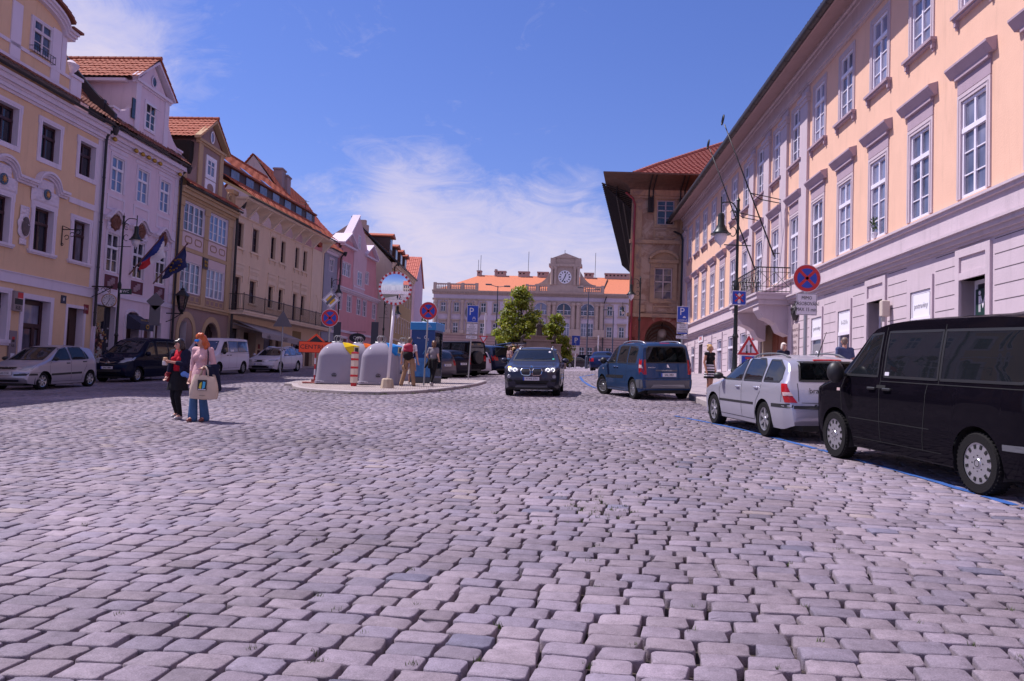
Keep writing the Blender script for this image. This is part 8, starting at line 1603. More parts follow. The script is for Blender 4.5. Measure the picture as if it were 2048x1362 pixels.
# ---- lamp posts
def prague_lamp(label, p, H, sd, arm=.75, sc=1.0, dirx=1, group='old style lamp posts'):
 t = thing('street_lamp', label, 'street lamp', p, 0, group); mb = MB()
 mb.lathe([(.17, -.1), (.17, .35), (.13, .45), (.10, .9), (.12, .95), (.075, 1.05), (.07, 1.9), (.095, 1.95), (.06, 2.05), (.055, H*.55), (.085, H*.56), (.085, H*.58), (.045, H*.60), (.04, H-.35), (.07, H-.33), (.045, H-.25), (.04, H-.05), (.06, H), (.015, H+.08), (0, H+.22)], 12); mb.build('post', LAMPB, t, auto=35)
 mb = MB(); A = sd*arm; mb.tube([(0, 0, H-.75)] + [(A*(1-math.cos(a))*.5+0, 0, H-.62+.55*math.sin(a)) for a in np.linspace(.2, math.pi*.5, 8)] + [(A*.85, 0, H-.08), (A, 0, H-.12)], .02, 6); mb.tube([(A, 0, H+.08), (A, 0, H-.42)], .022, 6); mb.tube([(-.40, 0, H-1.35), (.40, 0, H-1.35)], .016, 6)
 for z0 in (H-.45, H-.95): mb.tube([(sd*(.05+.10*(1-math.cos(a))), 0, z0-.0+.14*math.sin(a)) for a in np.linspace(-2.2, 2.6, 12)], .014, 5)
 mb.build('arm', LAMPB, t, auto=40); mb = MB(); mb.lathe([(.02, .0), (.10, -.03), (.125, -.12), (.125, -.45), (.17, -.52), (.17, -.56), (.28, -.72), (.30, -.76), (.38, -.80), (.38, -.83), (.26, -.82), (0, -.80)], 20, Matrix.Translation((A, 0, H-.40)) @ Matrix.Scale(.78, 4), cap=False); mb.build('shade', LAMPB, t, auto=35)
 mb = MB(); mb.lathe([(.23, -.80), (.235, -.95), (.19, -1.08), (.08, -1.2), (.03, -1.24), (.02, -1.32), (0, -1.34)], 18, Matrix.Translation((A, 0, H-.40)) @ Matrix.Scale(.78, 4), cap=False); mb.build('globe', GLOBE, t, smooth=True); return t
q = base_at(1469, 745, 24); RL = prague_lamp('dark green lamp post with a bell lamp in front of the stone balcony', q, at(1474, 400, 24).z-q.z, -1, .50)
q2 = q.copy()
q = base_at(233, 665, 36.5); LL = prague_lamp('dark lamp post with a bell lamp before the lilac house', q, at(241, 433, 36.5).z-q.z, 1, .60)
t = thing('direction_sign', 'small dark green WC sign fixed to the left lamp post', 'sign', at(252, 583, 36.2)); MB().box(-.30, .26, -.02, 0, -.12, .12).build('board', mat('dark_green_sign', (.02,.05,.045), .3), t); lettering('WC', .17, SWHT, t, (0, -.024, 0)); mb = MB(); mb.box(-.26, -.18, -.024, -.02, -.06, .06); mb.build('figure_mark', SWHT, t)
q = base_at(657, 690, 60); prague_lamp('dark lamp post with a bell lamp in front of the blue grey house', q, at(660, 557, 60).z-q.z, 1, .55)
q = base_at(1277, 700, 50); prague_lamp('dark lamp post with a bell lamp at the corner of the old palace', q, at(1281, 556, 50).z-q.z, -1, .55)
q = base_at(1256, 715, 95); prague_lamp('small distant bell lamp post before the barracks', q, at(1257, 606, 95).z-q.z, -1, .8)
q = base_at(765, 700, 62); prague_lamp('dark lamp post with a bell lamp half hidden behind the traffic mirror pole', q, at(766, 600, 62).z-q.z, 1, 1.0)
def modern(label, px0, px1, py, Y, arms):
 q = base_at(px0, 720, Y); t = thing('street_lamp', label, 'street lamp', q, 0, 'tall modern lamp posts'); H = at(px1, py, Y).z-q.z; dx = 0; mb = MB(); mb.tube([(0, 0, -.2), (0, 0, 1.4), (0, 0, 1.5), (0, 0, H)], [.2, .16, .09, .05], 8); mb.build('post', mat('blue_grey_post', (.05,.06,.10), .5), t); mb = MB()
 for a in arms: mb.tube([(0, 0, H-.1), (a*.8, 0, H+.1*(a < 0))], .04, 5); mb.box(min(a*.7, a*1.4), max(a*.7, a*1.4), -.15, .15, H+.12*(a < 0)-.06, H+.12*(a < 0)+.1, 0, None, .03)
 mb.build('lamp_head', SGRY, t)
modern('tall modern two headed lamp post left of the lime trees', 990, 994, 572, 92, (-1, 1)); modern('tall modern two headed lamp post right of the lime trees', 1173, 1177, 578, 100, (-1, 1)); modern('slim modern lamp post with one short head near the palace', 1224, 1227, 622, 105, (-1,))
# right hand signs
b = base_at(1362, 745, 31); k = 31/FPX; t = thing('road_sign', 'blue parking RESERVE sign with plates standing behind the blue family van', 'road sign', b); z = lambda y: at(1364, y, 31).z-b.z; pole(t, z(612))
o = plate_sign(t, 'parking_sign', -11.5*k, 12*k, z(645), z(613), SBLU); lettering('P', .40, SWHT, o, (-.03, -.058, z(624)), sx=.95); lettering('RESERVÉ', .095, SWHT, o, (0, -.058, z(641)), sx=.95); mb = MB(); mb.box(0, 6*k, -.06, -.055, z(636), z(634)); mb.box(1.2*k, 4.8*k, -.06, -.055, z(634), z(632.5)); mb.build('car_symbol', SWHT, o)
o = plate_sign(t, 'plate', -12*k, 11.5*k, z(669), z(647), SWHT, rim=SBLK, bw=.012); text_rows(o, ['PO-NE', '00-24 h', '5 VOZIDEL', 'MAGISTRAT'], z(650.5), .085, .075); mb = MB(); mb.box(-10*k, 9.5*k, -.06, -.055, z(668), z(665.5)); mb.build('blue_stripe', SBLU, o); o = plate_sign(t, 'plate', -13*k, 11*k, z(678), z(671), SWHT, rim=SBLK, bw=.01); text_rows(o, ['V P1-0110'], z(674.5), .1, .09)
t = thing('road_sign', 'blue one-way sign crossed out with red, fixed to the right lamp post', 'road sign', at(1475, 597, 23.9)-Vector((0, .12, 0))); k = 23.8/FPX; o = plate_sign(t, 'one_way_sign', -14.5*k, 14.5*k, -14.5*k, 14.5*k, SBLU); mb = MB(); mb.prism([(-.04, -.16), (.04, -.16), (.04, .02), (.1, .02), (0, .15), (-.1, .02), (-.04, .02)], -.062, -.056, 0)
for i, a in enumerate((42, -42)): mb.box(-.16, .16, -.070+.001*i, -.063, -.02, .02, 1, Matrix.Rotation(R_(a), 4, 'Y'))
mb.build('arrow_and_cross', [SWHT, SRED], o)
b = base_at(1490, 760, 22.3); k = 22.3/FPX; t = thing('road_sign', 'red triangle two-way traffic sign above a blue dead-end sign, by the lamp post', 'road sign', b); z = lambda y: at(1496, y, 22.3).z-b.z; pole(t, z(672)); cxs = 5*k
mb = MB()
def tri(s_, y, m, zc): mb.prism([(cxs-s_, zc-s_*.577), (cxs+s_, zc-s_*.577), (cxs, zc+s_*1.155)], y, y+.005, m)
zc = z(697); tri(24*k, -.05, 0, zc); tri(22.6*k, -.055, 1, zc); tri(14.6*k, -.060, 0, zc)
for sx, up in ((-.055, -1), (.055, 1)): mb.box(cxs+sx-.012, cxs+sx+.012, -.067, -.061, zc-.12, zc+.09, 2); mb.prism([(cxs+sx-.04, zc-.015+up*.07), (cxs+sx+.04, zc-.015+up*.07), (cxs+sx, zc-.015+up*.14)], -.069, -.0675, 2)
mb.build('two_way_sign', [SWHT, SRED, SBLK], t); o = plate_sign(t, 'dead_end_sign', cxs-15*k, cxs+15*k, z(758), z(711), SBLU); mb = MB(); mb.box(cxs-.035, cxs+.035, -.062, -.056, z(750), z(717), 0); mb.box(cxs-.09, cxs+.09, -.068, -.0625, z(718.5), z(714.5), 1); mb.build('dead_end_mark', [SWHT, SRED], o)
b = base_at(1610, 700, 20.3); k = 20.3/FPX; t = thing('road_sign', 'large no-stopping sign above a MIMO ZASOBOVANI plate on a grey pole', 'road sign', b); z = lambda y: at(1612, y, 20.3).z-b.z; pole(t, z(575), .045); no_stopping(t, z(557), 28*k)
o = plate_sign(t, 'plate', -20*k, 20*k, z(630), z(588), SWHT, rim=SBLK, bw=.010); text_rows(o, ['MIMO', 'ZÁSOBOVÁNÍ', 'MAX 15 min.'], z(596.5), .145, .125, sx=.8); mb = MB(); frame_rect(mb, -20.8*k, 20.8*k, z(630.8), z(587.2), .009, -.052, -.044); mb.build('plate_rim', SWHT, o)
# things on the left facades
def onL(fac, u, y, z): return fac.O+fac.D*u+fac.N*(-y)+Vector((0, 0, z))
t = fixed('wall_clock', 'round clock hanging from an iron bracket at the corner of the lilac house', 'clock', FL, 35.85, 0, 4.85); mb = MB(); mb.tube([(0, 0, .28), (0, -1.0, .28)], .03, 6); mb.tube([(0, 0, -.2), (0, -.5, .02), (0, -.95, .26)], .02, 5)
for c0 in (-.25, -.55, -.78): mb.tube([(0, c0+.1*math.cos(a), .15+.08*math.sin(a)) for a in np.linspace(0, 5.2, 12)], .014, 5)
mb.build('bracket', IRON, t, auto=40); mb = MB(); CM = Matrix.Translation((0, -.85, -.32)) @ Matrix.Rotation(R_(-62), 4, 'Z') @ RX; mb.lathe([(.0, -.07), (.26, -.07), (.30, -.04), (.30, .04), (.27, .06)], 28, CM, 1); mb.lathe([(0, .065), (.265, .065)], 28, CM, 0)
for i in range(12): a = R_(30*i); mb.box(-.008, .008, .17, .23, .066, .07, 2, CM @ Matrix.Rotation(a, 4, 'Z'))
for a, L in ((16, .13), (205, .2)): mb.box(-.010, .010, -.02, L, .071, .075, 2, CM @ Matrix.Rotation(R_(-a), 4, 'Z'))
mb.tube([(.06*math.cos(a), -.85, .06+.06*math.sin(a)) for a in np.linspace(0, 6.283, 13)[:-1]], .015, 6, 1, closed=True); mb.build('clock_face', [SWHT, mat('brass', (.30,.17,.07), .35, .8), SBLK], t)
t = fixed('wall_lantern', 'black lantern on a bracket between the lilac and brown houses', 'lantern', FL, 42.35, -.1, 4.55); mb = MB(); mb.tube([(0, 0, 0), (0, -.9, 0)], .03, 6); mb.tube([(0, 0, -.45), (0, -.35, -.3), (0, -.75, -.02)], .022, 6); mb.build('bracket', IRON, t); mb = MB()
for i in range(6):
 a = R_(60*i); c0, s0 = math.cos(a), math.sin(a); mb.tube([(.16*c0, -.8+.16*s0, .22), (.30*c0, -.8+.30*s0, .92)], .016, 5)
mb.lathe([(.05, 0), (.10, .1), (.17, .2), (.17, .23)], 6, Matrix.Translation((0, -.8, 0))); mb.lathe([(.36, .92), (.33, .97), (.14, 1.2), (.10, 1.22), (.12, 1.28), (.03, 1.34), (0, 1.5)], 6, Matrix.Translation((0, -.8, 0))); mb.build('lantern_frame', IRON, t); mb = MB(); mb.lathe([(.15, .23), (.28, .91)], 6, Matrix.Translation((0, -.8, 0))); mb.build('lantern_glass', glass_mat('lantern_glass', (.75,.72,.78), .25), t)
CZW, CZB, CZR = mat('flag_white', (.62,.58,.64), .8), mat('flag_blue', (.02,.035,.20), .8), mat('flag_red', (.42,.02,.03), .8)
for k, (u, nm, lbl) in enumerate(((38.75, 'cz', 'Czech flag of white, red and blue hanging from a slanted pole on the lilac house'), (41.0, 'eu', 'dark blue flag with gold stars hanging from a slanted pole on the lilac house'))):
 t = fixed('flag', lbl, 'flag', FL, u, 0, (6.05, 5.9)[k], 'flags on the lilac house'); e = Vector((.62, -1.35, 2.15)); mb = MB(); mb.tube([(0, -.02, 0), e], .032, 6); mb.ball(e, .05, 8, 6); mb.build('flagpole', mat('flagpole_wood', (.10,.025,.03), .5), t); mb = MB()
 def fl(uu, vv, e=e):
  a = e*(.98-.62*uu); w = .05*math.sin(uu*9+vv*4)+.04*math.sin(vv*11); return (a.x+.06*vv+w*.8, a.y+.22*vv*(uu-.2)+w, a.z-vv*(1.15-.6*uu)+.03*math.sin(uu*14))
 g = MB().grid(fl, 24, 20);
 for f_ in g.f:
  cx0 = f_[0] % 25; cy0 = f_[0]//25; g.m[g.f.index(f_)] = 0 if nm == 'eu' or cy0/20 < .55-.55*abs(cx0/24-.5) else (1 if cx0 > 12 else 2)
 fo = g.build('flag_cloth', [CZB, CZR, CZW] if nm == 'cz' else [mat('flag_navy', (.012,.018,.09), .8)], t, smooth=True)
 if nm == 'eu':
  mb = MB()
  for i in range(12):
   a = 2*math.pi*i/12; q_ = Vector(fl(.5+.22*math.cos(a), .5+.28*math.sin(a))); mb.prism(star(5, .05, .02, q_.x, q_.z), q_.y-.05, q_.y+.05)
  mb.build('stars', GOLD, fo)
t = fixed('bank_sign', 'square red and black bank sign with pale lettering beside the bank door', 'sign', FL, 31.06, -.02, 3.75); mb = MB(); mb.box(-.25, .25, -.12, 0, -.15, .6, 0); mb.box(-.05, .25, -.125, -.12, .32, .56, 1); mb.box(-.2, .25, -.125, -.12, .1, .32, 2); mb.box(-.03, .24, -.13, -.124, .33, .345, 3); mb.build('box', [mat('sign_grey', (.25,.19,.20), .5), SRED, SBLK, SWHT], t); lettering('KB', .22, SBLK, t, (0, -.128, -.03))
t = fixed('cash_machine_panel', 'grey bank panel with a white notice left of the bank door', 'panel', FL, 31.0, -.02, 1.6); mb = MB(); mb.box(-.2, .2, -.06, 0, -.4, 1.25, 0); mb.box(-.06, .08, -.064, -.06, .92, 1.02, 1); mb.box(-.06, .08, -.064, -.06, .82, .92, 2); mb.box(-.10, .12, -.064, -.06, -.1, .40, 3); mb.build('panel', [mat('panel_grey', (.22,.17,.20), .5), SRED, SBLK, SWHT], t); lettering('KB', .14, SBLK, t, (0, -.064, .68))
t = fixed('house_number', 'small dark blue number plate on the yellow house', 'sign', FL, 33.95, -.01, 4.35); MB().box(-.17, .17, -.02, 0, -.17, .17).build('plate', mat('plate_navy', (.02,.025,.06), .5), t); lettering('8', .2, SWHT, t, (0, -.023, 0))
t = fixed('house_number', 'small red number plate at the corner of the yellow house', 'sign', FL, 35.55, -.01, 4.1); MB().box(-.17, .17, -.02, 0, -.2, .2).build('plate', mat('plate_red', (.22,.02,.03), .5), t); lettering('111', .13, SWHT, t, (0, -.023, 0))
t = fixed('iron_bracket', 'empty scrolled iron sign bracket on the yellow house', 'bracket', FL, 33.55, -.01, 7.0); mb = MB(); mb.tube([(0, -.02, .35), (0, -.02, -.45)], .02, 5); mb.tube([(0, -.02, .2), (0, -.95, .2)], .02, 5); mb.tube([(0, -.02, .35), (0, -.35, .22)], .015, 5)
for c0, z0, r in ((-.7, .1, .09), (-.45, .0, .09), (-.22, -.12, .09), (-.04, -.42, .05)): mb.tube([(0, c0+r*math.cos(a), z0+r*math.sin(a)) for a in np.linspace(0, 5.4, 12)], .015, 5)
mb.build('scrollwork', IRON, t)
t = fixed('house_emblem', 'small dark framed house emblem with gilded figures between the brown house windows', 'emblem', FL, 46.45, -.07, 7.75); mb = MB(); mb.box(-.3, .3, -.05, 0, -.32, .32); mb.build('panel', mat('emblem_brown', (.03,.02,.03), .5), t); mb = MB()
for x, z0 in ((-.1, .1), (.12, .08), (-.08, -.1), (.1, -.12)): mb.ball((x, -.06, z0), (.07, .03, .09), 8, 6)
mb.build('gilded_figures', GOLD, t, smooth=True)
# statue group before the barracks
p = at(1076, 708, 88); STN = wall('dark_sandstone', (.075,.06,.06), .7, .3); STL = wall('pedestal_stone', (.26,.20,.18), .6, .3); gz0 = gz(p.x, p.y)
t = thing('statue_column', 'dark stone statue group of a standing figure and two flanking figures on pedestals', 'statue', (p.x, p.y, gz0)); mb = MB(); s_ = 88/FPX
Z = lambda y: at(1076, y, 88).z-gz0
mb.box(-3.0, 3.0, -1.2, 1.2, -.3, 1.0); mb.box(-1.3, 1.3, -.9, .9, 1.0, Z(683)); mb.box(-1.6, 1.6, -1.1, 1.1, Z(683), Z(680)); mb.box(-.8, .8, -.7, .7, Z(680), Z(674)); mb.box(-1.0, 1.0, -.8, .8, Z(674), Z(672))
for sd in (-1, 1): mb.box(sd*1.55-.65+sd*.2, sd*1.55+.65+sd*.2, -.7, .7, 1.0, Z(690)); mb.box(sd*1.75-.75, sd*1.75+.75, -.8, .8, Z(690), Z(687))
mb.build('pedestal', STL, t)
def robed(name, x, z0, H, lean=0, seed=0):
 mb = MB(); mb.grid(lambda u, v: ((x+lean*v+(1+.12*math.sin(5*2*math.pi*u+seed))*np.interp(v, [0, .3, .55, .75, .84, .88, .94, 1.0], [.62, .55, .44, .48, .25, .15, .20, .02])*H/3.0*math.cos(2*math.pi*u)), (1+.12*math.sin(5*2*math.pi*u+seed))*np.interp(v, [0, .3, .55, .75, .84, .88, .94, 1.0], [.5, .45, .36, .34, .2, .15, .2, .02])*H/3.0*math.sin(2*math.pi*u), z0+H*v), 28, 26)
 for sd in (-1, 1): mb.tube([(x+lean*.75+sd*.42*H/3, 0, z0+H*.76), (x+lean*.6+sd*.62*H/3, -.25*H/3, z0+H*.58), (x+lean*.6+sd*.35*H/3, -.5*H/3, z0+H*.55+(.3 if sd > 0 else 0))], [.16*H/3, .13*H/3, .09*H/3], 8)
 return mb.build(name, STN, t, smooth=True)
robed('saint_figure', 0, Z(672), Z(641)-Z(672), .05, 1); robed('kneeling_figure', -1.75, Z(687), Z(669)-Z(687), .1, 2); robed('kneeling_figure', 1.75, Z(687), Z(668)-Z(687), -.1, 4)
# house behind the camera that the mirror shows
simple_house('mirrored_house', 'wide cream house with a red roof behind the camera, seen in the traffic mirror', -9, 9, -38, -26, -3.5, 7.5, 13, CRE2, TILE4, 'x')
b_ = bpy.data.objects['mirrored_house']; mb = MB();
for x0 in np.arange(-8, 7.5, 2.6):
 for z0 in (-.8, 3.4): mb.box(x0, x0+1.2, -26.02, -25.96, z0, z0+2.1)
mb.build('window', PANE_D, b_, (0, 32, 3.5))
# weeds at the island kerb
sp_ = []
rg = random.Random(6)
for k in range(90):
 a = ISL_F[rg.randrange(2, 9)]; b2_ = ISL_F[min(10, rg.randrange(3, 10))]; sp_.append((a.x+rg.gauss(0, .25), a.y-.02+rg.gauss(0, .05)))
q = gp(790, 781); sp_ += [(q.x+rg.gauss(0, .25), q.y+.2+rg.gauss(0, .1)) for _ in range(30)]
o = tufts('weeds', sp_, 10, .05, .07); o.location.z = .03
# ================================================================ PEOPLE
def blob(prims, vox, smooth=2):
 """one continuous surface grown round tapered capsules (p0,r0,p1,r1) and ellipsoids (c,(rx,ry,rz))"""
 mb = MB()
 for p in prims:
  if len(p) == 2: mb.ball(p[0], p[1], 16, 12); continue
  a, ra, b, rb = Vector(p[0]), p[1], Vector(p[2]), p[3]; d = (b-a); L = d.length or 1e-4; M = Matrix.Translation(a) @ d.to_track_quat('Z', 'Y').to_matrix().to_4x4()
  pr = [(ra*math.sin(t), -ra*math.cos(t)) for t in np.linspace(.02, math.pi/2, 5)] + [(rb*math.cos(t), L+rb*math.sin(t)) for t in np.linspace(0, math.pi/2-.02, 5)]; mb.lathe(pr, 14, M)
 me = mb.mesh('blob', BLACK); o = bpy.data.objects.new('blob', me); COL.objects.link(o); md = o.modifiers.new('r', 'REMESH'); md.mode = 'VOXEL'; md.voxel_size = vox; md.use_smooth_shade = True
 if smooth: s_ = o.modifiers.new('s', 'SMOOTH'); s_.iterations = smooth; s_.factor = .5
 dg = bpy.context.evaluated_depsgraph_get(); dg.update(); r = bpy.data.meshes.new_from_object(o.evaluated_get(dg)); bpy.data.objects.remove(o); bpy.data.meshes.remove(me); r.materials.clear(); r.polygons.foreach_set('use_smooth', [True]*len(r.polygons)); return r
SKIN = mat('skin', (.52,.27,.20), .5, var=.06); SKIN2 = mat('darker_skin', (.46,.22,.145), .5, var=.06)  # the second skin tone is a little darker and browner
def cloth(n, c, v=.18): return mat('cloth_'+n, c, .85, spec=.2, var=v, vscale=9, bump=.25, bscale=18)
def person(label, p, rz, H, J={}, top=None, topm=None, sleeve='short', legs='trousers', legm=None, shoem=None, hair=None, hairm=None, vox=.014, skin=None, head_turn=0, head_tilt=0, female=True, skirt=None, hem=1.0, group=None, flare=1.0, opened=None):
 """figure faces local -y; +x is its left hand side"""
 s = H/1.75; t = thing('person', label, 'person', p, rz, group); sk = skin or SKIN; w = .165 if female else .195
 K = dict(neck=(0, .01, 1.46), head=(0, -.01, 1.625), shL=(w, .01, 1.415), shR=(-w, .01, 1.415), elL=(w+.06, .04, 1.12), elR=(-w-.06, .04, 1.12), wrL=(w+.075, -.05, .87), wrR=(-w-.075, -.05, .87), hipL=(.09, 0, .92), hipR=(-.09, 0, .92), knL=(.10, -.02, .49), knR=(-.10, -.02, .49), anL=(.105, .02, .085), anR=(-.105, .02, .085)); K.update(J); K = {k: Vector(v)*s for k, v in K.items()}
 V = lambda x, y, z: Vector((x, y, z))*s
 HM = Matrix.Translation(K['head']) @ Matrix.Rotation(R_(head_turn), 4, 'Z') @ Matrix.Rotation(R_(head_tilt), 4, 'X'); hp = lambda x, y, z: HM @ (Vector((x, y, z))*s)
 B = [(K['head'], (.076*s, .094*s, .105*s)), (hp(0, -.035, -.06), (.052*s, .055*s, .06*s)), (hp(0, -.045, -.085), .035*s, hp(0, -.02, -.02), .05*s), (hp(0, -.093, -.005), .011*s, hp(0, -.108, -.035), .015*s), (hp(.078, .01, -.015), (.012*s, .02*s, .03*s)), (hp(-.078, .01, -.015), (.012*s, .02*s, .03*s)), (hp(0, .01, -.07), .05*s, K['neck']-V(0, 0, .06), .056*s)]
 B += [(V(0, .0, 1.28), (w*.92*s, .105*s, .17*s)), (V(0, .01, 1.10), (.125*s, .095*s, .16*s)), (V(0, .01, .95), (.165*s, .12*s, .13*s)), (K['shL'], .055*s, V(.05, .01, 1.40), .065*s), (K['shR'], .055*s, V(-.05, .01, 1.40), .065*s)]
 if female: B += [(V(.075, -.085, 1.27), (.06*s, .05*s, .06*s)), (V(-.075, -.085, 1.27), (.06*s, .05*s, .06*s))]
 A = []; Lg = []
 for S in 'LR':
  A += [(K['sh'+S], .052*s, K['el'+S], .040*s), (K['el'+S], .040*s, K['wr'+S], .027*s)]; d = (K['wr'+S]-K['el'+S]).normalized(); sd = 1 if S == 'L' else -1
  if d.length < .1: d = Vector((0, 0, -1))
  q = d.to_track_quat('Z', 'Y').to_matrix(); a0 = K['wr'+S]; P = lambda x, y, z: a0+q @ (Vector((x, y, z))*s)
  A.append((P(0, 0, .0), .026*s, P(0, 0, .07), .036*s))
  for i, (x, L) in enumerate(((-.030, .060), (-.010, .072), (.010, .068), (.030, .052))): A += [(P(x, 0, .075), .0105*s, P(x*1.1, .006, .075+L*.55), .0095*s), (P(x*1.1, .006, .075+L*.55), .0095*s, P(x*1.05, .026, .075+L), .008*s)]
  A += [(P(.03*sd*-1, .0, .02), .012*s, P(.055*sd*-1, .02, .065), .009*s)]
  Lg += [(K['hip'+S], .088*s, K['kn'+S], .056*s), (K['kn'+S], .056*s, K['an'+S], .036*s), (K['kn'+S]+V(0, .025, -.12), .045*s, K['an'+S], .035*s), (K['an'+S], .036*s, K['an'+S]+V(0, -.13, -.045), .03*s)]
 link('body', blob(B+A+Lg, vox), t).data.materials.append(sk)
 if topm:
  e = .016*s; C = [(c[0], tuple(x+e for x in c[1])) for c in B[7:10 if hem < 1.0 else 9]] + [(c[0], c[1]+e, c[2], c[3]+e) for c in B[10:12]] + [(c[0], tuple(x+e*.8 for x in c[1])) for c in B[12:]]
  if hem < .9: C += [(V(0, .0, .95), .15*s, V(0, .0, hem+.12), .16*s), (V(.07, 0, .95), .12*s, V(.08, 0, hem+.1), .12*s), (V(-.07, 0, .95), .12*s, V(-.08, 0, hem+.1), .12*s)]
  for S in 'LR':
   f = {'none': .0, 'short': .55, 'long': 1.0, 'three': .5}[sleeve]
   if f: C.append((K['sh'+S], .062*s, K['sh'+S].lerp(K['el'+S], f if sleeve == 'short' else 1), .056*s))
   if sleeve in ('long', 'three'): C.append((K['el'+S], .054*s, K['el'+S].lerp(K['wr'+S], .92 if sleeve == 'long' else .45), .040*s))
  o = link('top', blob(C, vox), t); o.data.materials.append(topm)
 if legm:
  e = .012*s; C = [(c[0], c[1]+e, c[2].lerp(c[0], 0), c[3]+e*(1 if i % 4 else 1)) for i, c in enumerate(Lg) if i % 4 < 3] + [(V(0, .01, .95), (.175*s, .13*s, .12*s))]
  if legs == 'jeans' or legs == 'cargo':
   k = .075 if legs == 'jeans' else .072
   for S in 'LR': C += [(K['hip'+S], .098*s, K['kn'+S], .075*s), (K['kn'+S], .075*s, K['an'+S]+V(0, .0, -.02), k*flare*s)]
   if legs == 'cargo':
    for sd, S in ((1, 'L'), (-1, 'R')): C += [(K['kn'+S]+V(sd*.07, 0, .16), (.03*s, .07*s, .08*s))]
  link('trousers' if legs != 'tights' else 'tights', blob(C, vox), t).data.materials.append(legm)
 if skirt:
  m_, z0, z1, r1 = skirt; mb = MB(); mb.grid(lambda u, v: ((.15+(r1-.15)*v**.8)*(1+.05*v*math.sin(9*2*math.pi*u))*s*math.cos(2*math.pi*u), (.115+(r1*.8-.115)*v**.8)*(1+.05*v*math.sin(9*2*math.pi*u))*s*math.sin(2*math.pi*u)+.0, (z0+(z1-z0)*v)*s), 48, 14)
  if isinstance(m_, list):
   for i in range(len(mb.m)): mb.m[i] = [0, 1, 0, 1, 1, 0, 1, 0, 0, 1, 0, 1, 0, 0][i//48]
  mb.build('skirt', m_, t, smooth=True)
 if shoem:
  for S in 'LR':
   a = K['an'+S]; link('shoe', blob([(a+V(0, .03, -.03), .040*s, a+V(0, -.15, -.052), .034*s), (a+V(0, .035, -.055), .03*s, a+V(0, -.17, -.06), .026*s), (a, .042*s, a+V(0, 0, -.03), .042*s)], min(vox, .012), 1), t).data.materials.append(shoem)
 if hairm:
  C = [(hp(0, .018, .028), (.088*s, .098*s, .100*s)), (hp(0, .05, -.03), (.080*s, .062*s, .085*s))]
  if hair == 'bob': C += [(hp(.07, .01, -.05), (.03*s, .06*s, .09*s)), (hp(-.07, .01, -.05), (.03*s, .06*s, .09*s)), (hp(0, .06, -.09), (.075*s, .045*s, .06*s)), (hp(0, -.055, .06), (.07*s, .045*s, .035*s))]
  if hair == 'wavy':
   C += [(hp(x, y, z), (r*s, r*s, r*1.3*s)) for x, y, z, r in ((.09, .02, -.05, .05), (-.10, .02, -.0, .055), (-.14, -.02, .01, .045), (-.18, -.04, .0, .032), (-.21, -.05, -.02, .02), (.095, .04, -.13, .05), (-.085, .06, -.10, .055), (-.11, .05, -.17, .035), (.0, .08, -.10, .07), (.06, .07, -.18, .05), (.10, .05, -.20, .03), (0, -.03, .09, .06), (-.06, -.04, .085, .05), (.05, .0, .10, .045))]
  if hair == 'bun': C += [(hp(0, .075, .085), (.055*s, .055*s, .05*s))]
  if hair == 'pony': C += [(hp(0, .09, .02), (.045*s, .05*s, .05*s)), (hp(0, .11, 0), .04*s, hp(.0, .11, -.16), .028*s), (hp(.05, .05, -.09), (.04*s, .04*s, .07*s)), (hp(-.05, .05, -.09), (.04*s, .04*s, .07*s))]
  if hair == 'short': C = [(hp(0, .02, .022), (.082*s, .090*s, .095*s)), (hp(0, .055, -.03), (.066*s, .045*s, .06*s))]
  me = blob(C, min(vox, .011), 1); me.materials.append(hairm); link('hair', me, t)
 mb = MB()
 for sd in (-1, 1): mb.ball(hp(sd*.031, -.086, .012), (.011*s, .008*s, .008*s), 8, 6, 0); mb.box(-.016*s, .016*s, -.003, .003, -.003, .003, 2, Matrix.Translation(hp(sd*.032, -.091, .035)))
 mb.ball(hp(0, -.088, -.068), (.022*s, .010*s, .007*s), 8, 6, 1); mb.build('face_features', [mat('eye_dark', (.03,.02,.02), .2), mat('lips', (.40,.10,.10), .4), mat('brow', (.06,.035,.02), .8)], t, smooth=True)
 t['hp'] = 0; del t['hp']; return t, K, hp, s
NAVY = cloth('navy', (.012,.013,.035)); BLK = cloth('black', (.012,.011,.014)); REDC = cloth('red', (.48,.012,.03)); PKC = cloth('pale_pink', (.60,.36,.38), .12); JEAN = cloth('denim', (.055,.12,.24), .3); WHT = cloth('white', (.68,.64,.70), .08); KHK = cloth('khaki', (.30,.185,.115)); GRYC = cloth('grey_marl', (.22,.20,.23)); CANV = cloth('canvas', (.58,.45,.35), .1)
HDK = mat('dark_hair', (.020,.012,.014), .35, var=.4, vscale=30); HRED = mat('red_hair', (.46,.085,.012), .4, var=.5, vscale=25); HBR = mat('brown_hair', (.13,.06,.03), .45, var=.4, vscale=25); HBL = mat('blond_hair', (.58,.36,.16), .45, var=.3, vscale=25); HWH = mat('white_hair', (.60,.52,.48), .5, var=.2, vscale=25); HGR = mat('grey_hair', (.16,.11,.09), .5, var=.3, vscale=25); SHO = mat('shoe_dark', (.03,.028,.035), .5); SHOW = mat('shoe_pale', (.40,.37,.40), .5, var=.5, vscale=12); SAND = mat('sandal_brown', (.20,.06,.05), .5)
def sub(prims, name, m, par, vox=.012): me = blob(prims, vox, 2); me.materials.append(m); return link(name, me, par)
